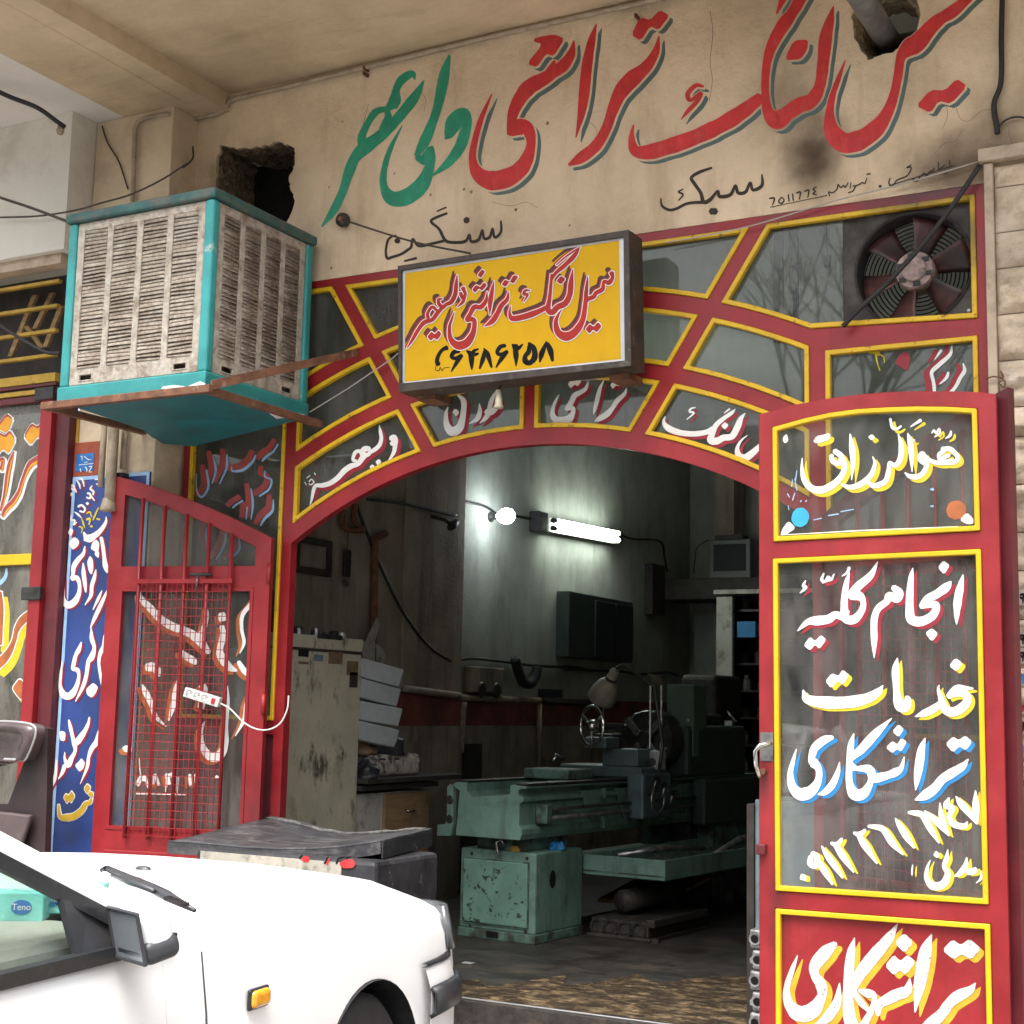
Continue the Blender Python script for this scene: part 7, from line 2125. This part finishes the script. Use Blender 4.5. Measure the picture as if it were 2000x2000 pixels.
# ------------------------------------------------------------------ things just inside the right jamb
bg0 = at(1464, 1560, Y=0.25)
CB = thing('blue_locker', 'narrow grey-blue locker with a wooden edge behind the right door leaf', 'locker', (bg0.x + 0.2, 0.3, 0))
MB().box(bg0.x + 0.035, bg0.x + 0.40, 0.22, 0.55, 0, bg0.z).build('body', 'blue_grey', CB, bevel=0.004)
MB().box(bg0.x, bg0.x + 0.034, 0.21, 0.55, 0, bg0.z - 0.02).build('wooden_edge', 'wood_dark', CB, bevel=0.003)
hx = at(1467, 1900, Y=0.10).x
for i in range(5):
    z0 = 0.0 + 0.084 * i
    hd_ = thing('cylinder_head', ('lowest alloy cylinder head of the stack at the right door edge', 'second alloy cylinder head from the floor at the right door edge', 'third alloy cylinder head of the stack at the right door edge', 'fourth alloy cylinder head of the stack at the right door edge', 'topmost alloy cylinder head of the stack at the right door edge')[i], 'cylinder head', (hx + 0.16, 0.12, z0), group='stacked cylinder heads')
    MB().box(hx + 0.01 * (i % 2), hx + 0.33, 0.08, 0.20, z0 + 0.002, z0 + 0.080).build('casting', 'alu_cast', hd_, bevel=0.010, seg=2)
    for k in range(4):
        cx_ = hx + 0.024 + 0.075 * k + 0.01 * (i % 2)
        MB().rev([(0.016, -0.002), (0.026, -0.004), (0.028, 0.008), (0.016, 0.012), (0.0, 0.012)], 14, Matrix.Translation((cx_, 0.078, z0 + 0.042)) @ Matrix.Rotation(R(90), 4, 'X') @ Matrix.Diagonal((1, 1, -1, 1))).build('port_rim', 'alu_cast', hd_)
        MB().rev([(0, 0.0055), (0.0165, 0.0055)], 14, Matrix.Translation((cx_, 0.078, z0 + 0.042)) @ Matrix.Rotation(R(90), 4, 'X')).build('port', 'void_black', hd_)
    MB().box(hx - 0.004, hx + 0.02, 0.09, 0.11, z0 + 0.02, z0 + 0.045).build('lug', 'alu_cast', hd_, bevel=0.005)
# ------------------------------------------------------------------ black steel bin behind the car
BN = thing('scrap_bin', 'black steel scrap bin with a warped lid and cherry decal by the door', 'bin', (-4.0, -0.42, G))
corner = {'back': at(525, 1597, Z=0.745), 'right': at(842, 1622, Z=0.735), 'front': at(745, 1658, Z=0.70), 'left': at(330, 1645, Z=0.665)}
bx0, bx1, by0, by1 = -4.44, -3.47, -0.66, -0.14
MB().box(bx0, bx1, by0, by1, G, 0.655).build('body', 'bin_black', BN, bevel=0.02)
MB().box(bx0 + 0.03, bx1 - 0.17, by0 - 0.004, by0, 0.22, 0.64).build('decal', 'paper', BN)
PBN = (V(0, by0 - 0.005, 0), V(0, -1, 0))
bno = org(300, 1550, 600 / 1932)
ink_each('cherry', BN, PBN, bno, "P 1165 440, 1200 415, 1250 410, 1272 440, 1255 468, 1190 470\nP 925 410, 950 390, 982 400, 978 430, 945 432\nL 1090 445 14, 1105 405 8", 'ink_red', 0.001)
ink_each('cherry_stalk', BN, PBN, bno, "1150 440 14, 1165 410 14, 1200 400 10\n1210 408 12, 1240 398 12\n920 408 12, 935 388 12\nL 1075 440 12, 1098 400 10", 'ink_black', 0.001)
# lid: sagging sheet with rolled edge
rows = []
L0, L1, L2, L3 = corner['left'], corner['front'], corner['right'], corner['back']
for j in range(9):
    v_ = j / 8
    row = []
    for i in range(17):
        u = i / 16
        p_ = L0 * (1 - u) * (1 - v_) + L1 * u * (1 - v_) + L2 * u * v_ + L3 * (1 - u) * v_
        sag = -0.045 * math.sin(math.pi * u) ** 2 * (0.4 + 0.6 * v_) + 0.03 * max(0, u - 0.8) * 5 * (1 - v_)
        row.append(p_ + V(0, 0, sag + 0.004 * mnoise.noise(Vector((u * 7, v_ * 5, 1)))))
    rows.append(row)
MB().grid(rows).build('lid', 'bin_lid', BN, smooth=True, solid=0.005)
edge = [rows[0][i] for i in range(17)] + [rows[j][16] for j in range(1, 9)] + [rows[8][i] for i in range(15, -1, -1)]
MB().tube([p_ + V(0, 0, 0.004) for p_ in edge], 0.006, 8).build('lid_roll', 'bin_lid', BN, smooth=True)
MB().grid([[p_ + V(0, -0.006, 0.0) for p_ in rows[0]], [p_ + V(0, -0.004, -0.05) for p_ in rows[0]]]).build('lid_lip', 'bin_lid', BN, solid=0.006)
MB().grid([[rows[j][16] + V(0.006, 0, 0.0) for j in range(9)], [rows[j][16] + V(0.004, 0, -0.07) for j in range(9)]]).build('lid_lip', 'bin_black', BN, solid=0.006)
back = [rows[8][i] + V(random.uniform(-0.01, 0.01), -0.03 + random.uniform(-0.012, 0.012), 0.004 + random.uniform(-0.003, 0.003)) for i in range(17)]
MB().tube(back, [random.uniform(0.003, 0.011) for _ in back], 8).build('crust', 'bin_edge', BN, smooth=True)
MB().box(-3.72, -3.60, by0 - 0.012, by0 - 0.005, 0.2, 0.56).build('corner_patch', 'bin_black', BN)

# ------------------------------------------------------------------ white car, nose towards the shop
HA = R(7.0)
bump = at(880, 1890, Z=0.42)
CF = V(-math.sin(HA), math.cos(HA), 0)
CL = V(-math.cos(HA), -math.sin(HA), 0)
CO = bump - CF * 0.70 + CL * 0.80
CO.z = G
CAR = thing('parked_car', 'white saloon car parked nose-in to the workshop', 'car', tuple(CO))
CAR.rotation_euler = (0, 0, HA + R(90))      # local x = forward, y = left, z = up


def cb_(mbx, nm, m_, parent=None, **k):
    o = mbx.build(nm, m_, CAR, local=True, **k)
    if parent is not None:
        o.parent = parent
    return o


# lofted body: stations along x, half sections (y, z)
def section(x):
    """half section from sill to centre line"""
    t = max(0.0, min(1.0, (x + 1.2) / 2.0))
    zc = 0.995 - 0.045 * t - 0.15 * max(0, t - 0.50) ** 1.6 * 2.2
    zs_ = 0.895 - 0.045 * t - 0.15 * max(0, t - 0.50) ** 1.6 * 2.0
    wv = 0.845
    if x > 0.35:
        wv -= 0.05 * ((x - 0.35) / 0.4) ** 2
    return [(wv - 0.03, 0.18), (wv, 0.30), (wv + 0.005, 0.45), (wv, 0.58), (wv - 0.012, 0.70), (wv - 0.035, zs_ - 0.035), (wv - 0.075, zs_), (wv - 0.13, zs_ + 0.022), (0.48, zc - 0.018), (0.25, zc - 0.004), (0.0, zc)]


xs = [-1.03, -0.95, -0.85, -0.7, -0.5, -0.3, -0.1, 0.1, 0.3, 0.45, 0.58, 0.66, 0.71]
rows = []
for x in xs:
    s_ = section(x)
    full = [(-y, z) for y, z in s_] + [(y, z) for y, z in s_[-2::-1]]
    rows.append([V(x, y, z) for y, z in full])
# rounded nose: shrink towards the grille
lastx = xs[-1]
for dx_, sy_, dz_ in ((0.035, 0.975, -0.020), (0.055, 0.94, -0.05), (0.062, 0.90, -0.10)):
    s_ = section(lastx)
    full = [(-y * sy_, min(z, 9)) for y, z in s_] + [(y * sy_, z) for y, z in s_[-2::-1]]
    rows.append([V(lastx + dx_, y, z + (dz_ if z > 0.6 else 0)) for y, z in full])
shell = MB().grid(rows)
sh_o = cb_(shell, 'front_body', 'car_white', smooth=True)
# cut the wheel arch
cut = MB().rev([(0.0, -0.3), (0.335, -0.3), (0.335, 0.3), (0.0, 0.3)], 40).build('cut', 'car_black')
ARCHX = 0.02
cut.matrix_world = CAR.matrix_world
mbc = MB()
for f_ in range(2):
    pass
bpy.data.objects.remove(cut)
cutm = MB().rev([(0.001, -0.35), (0.34, -0.35), (0.34, 0.35), (0.001, 0.35)], 48, Matrix.Translation((ARCHX, -0.85, 0.30)) @ Matrix.Rotation(R(90), 4, 'X'))
cut = cutm.build('cut', 'car_black', CAR, local=True)
md = sh_o.modifiers.new('arch', 'BOOLEAN')
md.operation = 'DIFFERENCE'
md.solver = 'EXACT'
md.object = cut
bpy.context.view_layer.update()
dgr = bpy.context.evaluated_depsgraph_get()
me2 = bpy.data.meshes.new_from_object(sh_o.evaluated_get(dgr))
sh_o.modifiers.clear()
sh_o.data = me2
# keep only white faces of the shell (drop the cutter's wall)
bm = bmesh.new()
bm.from_mesh(me2)
inv = Matrix.Translation((ARCHX, -0.85, 0.30))
kill = []
for f_ in bm.faces:
    c_ = f_.calc_center_median()
    if abs(math.hypot(c_.x - ARCHX, c_.z - 0.30) - 0.34) < 0.006 and -0.84 < c_.y < -0.48:
        kill.append(f_)
bmesh.ops.delete(bm, geom=kill, context='FACES')
bm.to_mesh(me2)
bm.free()
bpy.data.objects.remove(cut)
cb_(MB().rev([(0.0, -0.02), (0.335, -0.02), (0.338, 0.30)], 40, Matrix.Translation((ARCHX, -0.55, 0.30)) @ Matrix.Rotation(R(90), 4, 'X')), 'wheel_well', 'car_black')
for sy in (-1, 1):
    for xw in (ARCHX, ARCHX - 2.67):
        Mw = Matrix.Translation((xw, sy * 0.72, 0.30)) @ Matrix.Rotation(R(90) * (1 if sy < 0 else -1), 4, 'X')
        wo = cb_(MB().rev([(0.19, 0.09), (0.27, 0.095), (0.295, 0.07), (0.30, 0.0), (0.295, -0.07), (0.27, -0.095), (0.19, -0.09)], 36, Mw), 'wheel', 'rubber', smooth=True)
        cb_(MB().rev([(0, 0.06), (0.06, 0.07), (0.17, 0.05), (0.195, 0.09)], 24, Mw), 'rim', 'aluminium', parent=wo, smooth=True)
# arch lip in dark plastic shade line
# bumper: white with black rubbing strip, wrapping the corner
def wrap(z0, z1, d, y_in=0.0):
    pts = []
    for x, y in ((0.36, -0.862), (0.50, -0.855), (0.60, -0.838), (0.68, -0.80), (0.735, -0.72), (0.765, -0.58), (0.785, -0.3), (0.79, 0.0), (0.785, 0.3), (0.765, 0.58), (0.735, 0.72), (0.68, 0.80), (0.60, 0.838), (0.50, 0.855), (0.36, 0.862)):
        pts.append((x, y))
    rows_ = []
    for zz, o_ in ((z0, -0.02), (z0 + (z1 - z0) * 0.15, 0), (z0 + (z1 - z0) * 0.85, 0), (z1, -0.02)):
        rw = []
        for x, y in pts:
            n_ = Vector((max(0, x - 0.45) * 2.2 + 0.02, y * (1 if x < 0.74 else 0.3), 0)).normalized()
            rw.append(V(x, y, zz) + n_ * (d + o_))
        rows_.append(rw)
    return MB().grid(rows_)


cb_(wrap(0.20, 0.62, 0.020), 'bumper', 'car_white', smooth=True)
cb_(wrap(0.475, 0.565, 0.040), 'rubbing_strip', 'car_black', smooth=True, solid=0.012)
cb_(wrap(0.625, 0.637, 0.004), 'bumper_gap', 'car_black', smooth=True)
# corner lamp
lx = [(0.60, -0.818), (0.66, -0.80), (0.705, -0.765), (0.735, -0.71), (0.752, -0.62)]
rowl = []
for k, (sx, zz) in enumerate(((0.0, 0.645), (0.0, 0.71), (-0.012, 0.785))):
    rowl.append([V(x + sx + 0.018, y - 0.016 + 0.015 * k, zz) for x, y in lx])
cb_(MB().grid(rowl), 'corner_lamp', 'car_lens', smooth=True, solid=0.02)
# side: door behind the wing, same skin line
dr = []
for x in (-2.2, -1.7, -1.25, -1.0305):
    dr.append([V(x, -y, z) for y, z in section(max(x, -1.25))[:7]])
door = cb_(MB().grid(dr), 'door', 'car_white', smooth=True)
cb_(MB().tube([V(-0.874, -0.840, 0.22), V(-0.878, -0.8485, 0.40), V(-0.872, -0.8475, 0.58), V(-0.868, -0.8345, 0.70), V(-0.868, -0.812, 0.845)], 0.0028, 5), 'door_gap', 'car_dark_grey')
# other side and rear closed so the car stands as a whole
ol = []
for x in (-3.5, -2.2, -1.7, -1.25, -0.87):
    ol.append([V(x, y, z) for y, z in ((0.815, 0.18), (0.845, 0.30), (0.85, 0.45), (0.845, 0.60), (0.833, 0.72), (0.812, 0.83), (0.795, 0.875))])
cb_(MB().grid(ol), 'door', 'car_white', smooth=True)
rr2 = []
for x in (-3.5, -2.8, -2.2):
    rr2.append([V(x, -y, z) for y, z in ((0.815, 0.18), (0.845, 0.30), (0.85, 0.45), (0.845, 0.60), (0.833, 0.72), (0.812, 0.83), (0.795, 0.875))])
cb_(MB().grid(rr2), 'rear_body', 'car_white', smooth=True)
cb_(MB().box(-3.56, -3.5, -0.80, 0.80, 0.2, 0.92), 'rear_panel', 'car_white', bevel=0.03)
cb_(MB().box(-3.5, -2.75, -0.78, 0.78, 0.86, 0.93), 'boot_lid', 'car_white', bevel=0.03)
# greenhouse: pillars, roof, glass
apb, apt = V(-1.10, -0.765, 0.95), V(-1.95, -0.60, 1.36)
def bar(a, b, w_, h_):
    d_ = (b - a).normalized()
    s_ = d_.cross(V(0, 1, 0)).normalized()
    t_ = d_.cross(s_)
    return MB().add([p_ + s_ * i * w_ + t_ * j * h_ for p_ in (a, b) for i, j in ((-1, -1), (1, -1), (1, 1), (-1, 1))], [(0, 1, 2, 3), (7, 6, 5, 4), (0, 4, 5, 1), (1, 5, 6, 2), (2, 6, 7, 3), (3, 7, 4, 0)])
for sy in (1, -1):
    f2 = lambda q_: V(q_.x, q_.y * sy, q_.z)
    cb_(bar(f2(apb), f2(apt), 0.030, 0.026), 'pillar', 'car_white', bevel=0.012)
    cb_(bar(f2(V(-2.95, -0.72, 0.90)), f2(V(-2.55, -0.60, 1.36)), 0.05, 0.03), 'pillar', 'car_white', bevel=0.012)
    cb_(bar(f2(V(-2.3, -0.775, 0.88)), f2(V(-2.35, -0.60, 1.36)), 0.04, 0.02), 'pillar', 'car_black')
    cb_(MB().add([f2(V(-1.12, -0.79, 0.885)), f2(V(-2.3, -0.79, 0.885)), f2(V(-2.32, -0.615, 1.34)), f2(V(-1.92, -0.615, 1.34))], [(0, 1, 2, 3)]), 'side_window', 'car_glass')
rf = []
for x, z in ((-1.88, 1.355), (-1.98, 1.385), (-2.2, 1.40), (-2.5, 1.385), (-2.62, 1.35)):
    rf.append([V(x, y, z - 0.05 * abs(y / 0.62) ** 3) for y in (-0.62, -0.5, -0.25, 0, 0.25, 0.5, 0.62)])
cb_(MB().grid(rf), 'roof', 'car_white', smooth=True, solid=0.03)
ws = []
for t in (0, 0.33, 0.66, 1):
    ws.append([V(-1.02 - 0.83 * t - 0.08 * abs(y_) ** 2, y_ * (0.76 - 0.14 * t), 0.95 + 0.41 * t) for y_ in (-1, -0.5, 0, 0.5, 1)])
cb_(MB().grid(ws), 'windscreen', 'car_glass', smooth=True)
cb_(MB().add([V(-2.6, -0.6, 1.35), V(-2.6, 0.6, 1.35), V(-2.95, 0.72, 0.92), V(-2.95, -0.72, 0.92)], [(0, 1, 2, 3)]), 'rear_window', 'car_glass')
# black frame of the side window and sail panel
cb_(bar(V(-1.13, -0.800, 0.925), V(-1.95, -0.632, 1.325), 0.016, 0.010), 'window_frame', 'car_black')
cb_(bar(V(-0.985, -0.803, 0.890), V(-2.1, -0.803, 0.885), 0.016, 0.016), 'window_seal', 'car_black')
cb_(MB().prism([V(-1.05, -0.803, 0.885), V(-1.33, -0.803, 0.885), V(-1.36, -0.772, 1.02), V(-1.26, -0.765, 1.0)], V(0, 0.02, 0.004)), 'sail_panel', 'car_dark_grey')
# mirror
mc = V(-1.235, -0.885, 0.945)
Mm = Matrix.Translation(mc) @ Matrix.Rotation(R(-27), 4, 'Z') @ Matrix.Rotation(R(-14), 4, 'Y') @ Matrix.Diagonal((0.72, 0.70, 0.74, 1))
mo = cb_(MB().box(-0.035, 0.075, -0.105, 0.095, -0.075, 0.080, Mm), 'door_mirror', 'car_white', bevel=0.03, seg=5, smooth=True)
cb_(MB().ring([Mm @ V(-0.038, y_, z_) for y_, z_ in ((-0.108, -0.078), (0.098, -0.078), (0.098, 0.083), (-0.108, 0.083))], [Mm @ V(-0.038, y_, z_) for y_, z_ in ((-0.098, -0.068), (0.088, -0.068), (0.088, 0.073), (-0.098, 0.073))], Mm.to_3x3() @ V(-0.014, 0, 0)), 'mirror_rim', 'car_dark_grey', parent=mo, bevel=0.006)
cb_(MB().prism([Mm @ V(-0.042, y_, z_) for y_, z_ in ((-0.099, -0.069), (0.089, -0.069), (0.089, 0.074), (-0.099, 0.074))], Mm.to_3x3() @ V(-0.003, 0, 0)), 'mirror_glass', 'mirror_glass', parent=mo)
cb_(MB().box(-0.045, 0.082, -0.112, 0.10, -0.085, -0.012, Mm), 'mirror_skirt', 'car_dark_grey', parent=mo, bevel=0.022, seg=5, smooth=True)
cb_(MB().tube([mc + V(0.03, 0.04, -0.045), V(-1.17, -0.80, 0.90)], 0.018, 10), 'mirror_arm', 'car_dark_grey', parent=mo, smooth=True)
# wipers, washer jet
Rc = Matrix.Translation(CO) @ Matrix.Rotation(HA + R(90), 4, 'Z')
Rci = Rc.inverted()
hz = lambda a, b, w_: Rci @ at(*cL(a, b), Z=G + w_)
cb_(MB().tube([hz(548, 1102, 1.012), hz(575, 1092, 1.012), hz(680, 1140, 1.010), hz(820, 1200, 1.006), hz(900, 1240, 1.002), hz(1050, 1320, 0.985)], [0.006, 0.008, 0.010, 0.012, 0.013, 0.005], 6), 'wiper', 'car_dark_grey', smooth=True)
cb_(MB().tube([hz(600, 1130, 1.014), hz(700, 1165, 1.012), hz(830, 1215, 1.008)], [0.004, 0.010, 0.006], 6), 'wiper', 'car_dark_grey', smooth=True)
for k in range(7):
    q_ = hz(905 + 15 * k, 1262 + 6 * k, 1.002)
    cb_(MB().box(q_.x - 0.012, q_.x + 0.012, q_.y - 0.004, q_.y + 0.004, q_.z, q_.z + 0.008), 'cowl_slot', 'car_black')
q_ = hz(772, 1100, 0.99)
cb_(MB().rev([(0, 0.012), (0.016, 0.008), (0.02, 0)], 10, Matrix.Translation(q_) @ Matrix.Diagonal((0.7, 1.3, 1, 1))), 'washer_jet', 'car_dark_grey', smooth=True)
# side repeater
rp = V(-0.64, -0.846, 0.70)
sr = cb_(MB().box(rp.x - 0.042, rp.x + 0.042, rp.y - 0.014, rp.y + 0.01, rp.z - 0.022, rp.z + 0.022), 'side_repeater', 'amber_lens', bevel=0.012, seg=3)
cb_(MB().box(rp.x - 0.047, rp.x + 0.047, rp.y - 0.003, rp.y + 0.01, rp.z - 0.027, rp.z + 0.027), 'repeater_seal', 'car_black', parent=sr, bevel=0.01, seg=3)
for k, pts in enumerate((((-0.74, 0.558), (-0.70, 0.558)), ((-0.72, 0.558), (-0.72, 0.52)), ((-0.69, 0.558), (-0.675, 0.52)), ((-0.66, 0.558), (-0.675, 0.52)), ((-0.645, 0.558), (-0.645, 0.52)), ((-0.645, 0.558), (-0.618, 0.558)), ((-0.645, 0.54), (-0.62, 0.54)))):
    cb_(MB().tube([V(x, -0.853, z) for x, z in pts], 0.004, 4), 'badge_letter', 'car_dark_grey')
# inside: dashboard, seats, tissue boxes on the dash
cb_(MB().box(-1.62, -1.06, -0.74, 0.70, 0.55, 0.93), 'dashboard', 'car_beige', bevel=0.05, seg=3)
cb_(MB().box(-1.14, -1.0, -0.72, 0.72, 0.5, 0.90), 'bulkhead', 'car_black')
cb_(MB().box(-3.4, -1.5, -0.74, 0.74, 0.2, 0.45), 'cabin_floor', 'car_black')
for sy in (-1, 1):
    cb_(MB().box(-2.5, -2.1, sy * 0.38 - 0.25, sy * 0.38 + 0.25, 0.45, 1.15), 'seat', 'car_dark_grey', bevel=0.06, seg=3)
for k in range(3):
    cb_(MB().tube([V(-1.32 - 0.002 * k, -0.705, 0.865 - 0.016 * k), V(-1.38, -0.705, 0.870 - 0.016 * k)], 0.003, 5), 'vent_slat', 'car_black')
for i, (px, py, t_, a0, a1, lab) in enumerate(((42, 1772, 3.45, -0.16, 0.05, 'pale green tissue box on the car dashboard at the picture edge'), (100, 1757, 3.53, -0.04, 0.12, 'pale green tissue box on the car dashboard next to the window frame'))):
    lp_ = CAM + ray(px, py) * t_
    nn_ = (CAM - lp_)
    nn_.z = 0
    nn_ = Matrix.Rotation(R(-12), 3, 'Z') @ nn_.normalized()
    xd = V(-nn_.y, nn_.x, 0)
    if xd.dot(CR) < 0:
        xd = -xd
    Mt = Matrix((xd, V(0, 0, 1), nn_)).transposed().to_4x4()
    Mt.translation = lp_
    tb_ = thing('tissue_box', lab, 'tissue box', tuple(lp_ - V(0, 0, 0.03)), group='tissue boxes on the dashboard')
    bxo = MB().box(a0, a1, -0.034, 0.034, -0.09, 0, Mt).build('carton', 'tissue_teal', tb_, bevel=0.003)
    MB().prism([Mt @ V(0.024 * math.cos(a), 0.017 * math.sin(a), 0.0006) for a in (2 * math.pi * j / 24 for j in range(24))], nn_ * 0.0008).build('logo', 'plate_blue', bxo)
    fc_ = bpy.data.curves.new('word', 'FONT')
    fc_.body = 'Teno'
    fc_.size = 0.021
    fc_.align_x = 'CENTER'
    fo = bpy.data.objects.new('word', fc_)
    COL.objects.link(fo)
    dep = bpy.context.evaluated_depsgraph_get()
    wm_ = bpy.data.meshes.new_from_object(fo.evaluated_get(dep))
    bpy.data.objects.remove(fo)
    wm_.materials.append(MAT['ink_white'])
    wo_ = bpy.data.objects.new('word', wm_)
    COL.objects.link(wo_)
    wo_.parent = bxo
    wo_.matrix_parent_inverse = wmat(bxo).inverted()
    wo_.matrix_basis = Mt @ Matrix.Translation((0, -0.006, 0.0024))
# ------------------------------------------------------------------ across the street (mirrored in the panes and the car)
OB = thing('facing_building', 'grey building with rows of dark windows across the street, mirrored in the glass', 'building', (-4, -30, G))
mat('facing_wall', (0.34, 0.31, 0.27), 0.9, 0.15, 0.6)
mat('facing_shutter', (0.10, 0.11, 0.12), 0.6, 0.2, 2, stretch=(1, 1, 12))
mat('bark', (0.10, 0.08, 0.06), 0.9, 0.3, 8)
MB().box(-30, 26, -34, -27, G, 8.2).build('wall', 'facing_wall', OB)
for i in range(14):
    x_ = -28 + 3.9 * i
    MB().box(x_, x_ + 3.0, -27.0, -26.9, G, 2.8).build('shutter', 'facing_shutter', OB)
    for z_ in (3.9, 6.1):
        MB().box(x_ + 0.5, x_ + 2.2, -27.0, -26.92, z_, z_ + 1.4).build('window', 'tv_screen', OB)
def bare_tree(x, y, h, seed, lab):
    rnd = random.Random(seed)
    T = thing('bare_tree', lab, 'tree', (x, y, G), group='bare street trees')
    MB().tube([V(x, y, G), V(x + 0.05, y, h * 0.2), V(x, y + 0.05, h * 0.42)], [0.16, 0.13, 0.11], 8).build('trunk', 'bark', T, smooth=True)
    mb = MB()
    def grow(p, d, L, r, k):
        q = p + d * L
        mid = p + d * L * 0.5 + V(rnd.uniform(-1, 1), rnd.uniform(-1, 1), rnd.uniform(-1, 1)) * L * 0.06
        mb.tube([p, mid, q], [r, r * 0.8, r * 0.6], 5)
        if k == 0:
            return
        for _ in range(3):
            nd = (d + V(rnd.uniform(-0.8, 0.8), rnd.uniform(-0.8, 0.8), rnd.uniform(-0.15, 0.6))).normalized()
            grow(q, nd, L * rnd.uniform(0.6, 0.85), r * 0.6, k - 1)
    for _ in range(4):
        grow(V(x, y + 0.05, h * 0.42), V(rnd.uniform(-0.7, 0.7), rnd.uniform(-0.7, 0.7), 1).normalized(), h * 0.2, 0.07, 4)
    mb.build('crown', 'bark', T)
bare_tree(1.5, -14, 8, 4, 'bare street tree across the road towards the right, mirrored in the panes')
bare_tree(-6.5, -15, 8.5, 9, 'bare street tree across the road towards the left, mirrored in the panes')
bare_tree(8.0, -16, 8, 12, 'bare street tree farthest right across the road, mirrored in the panes')
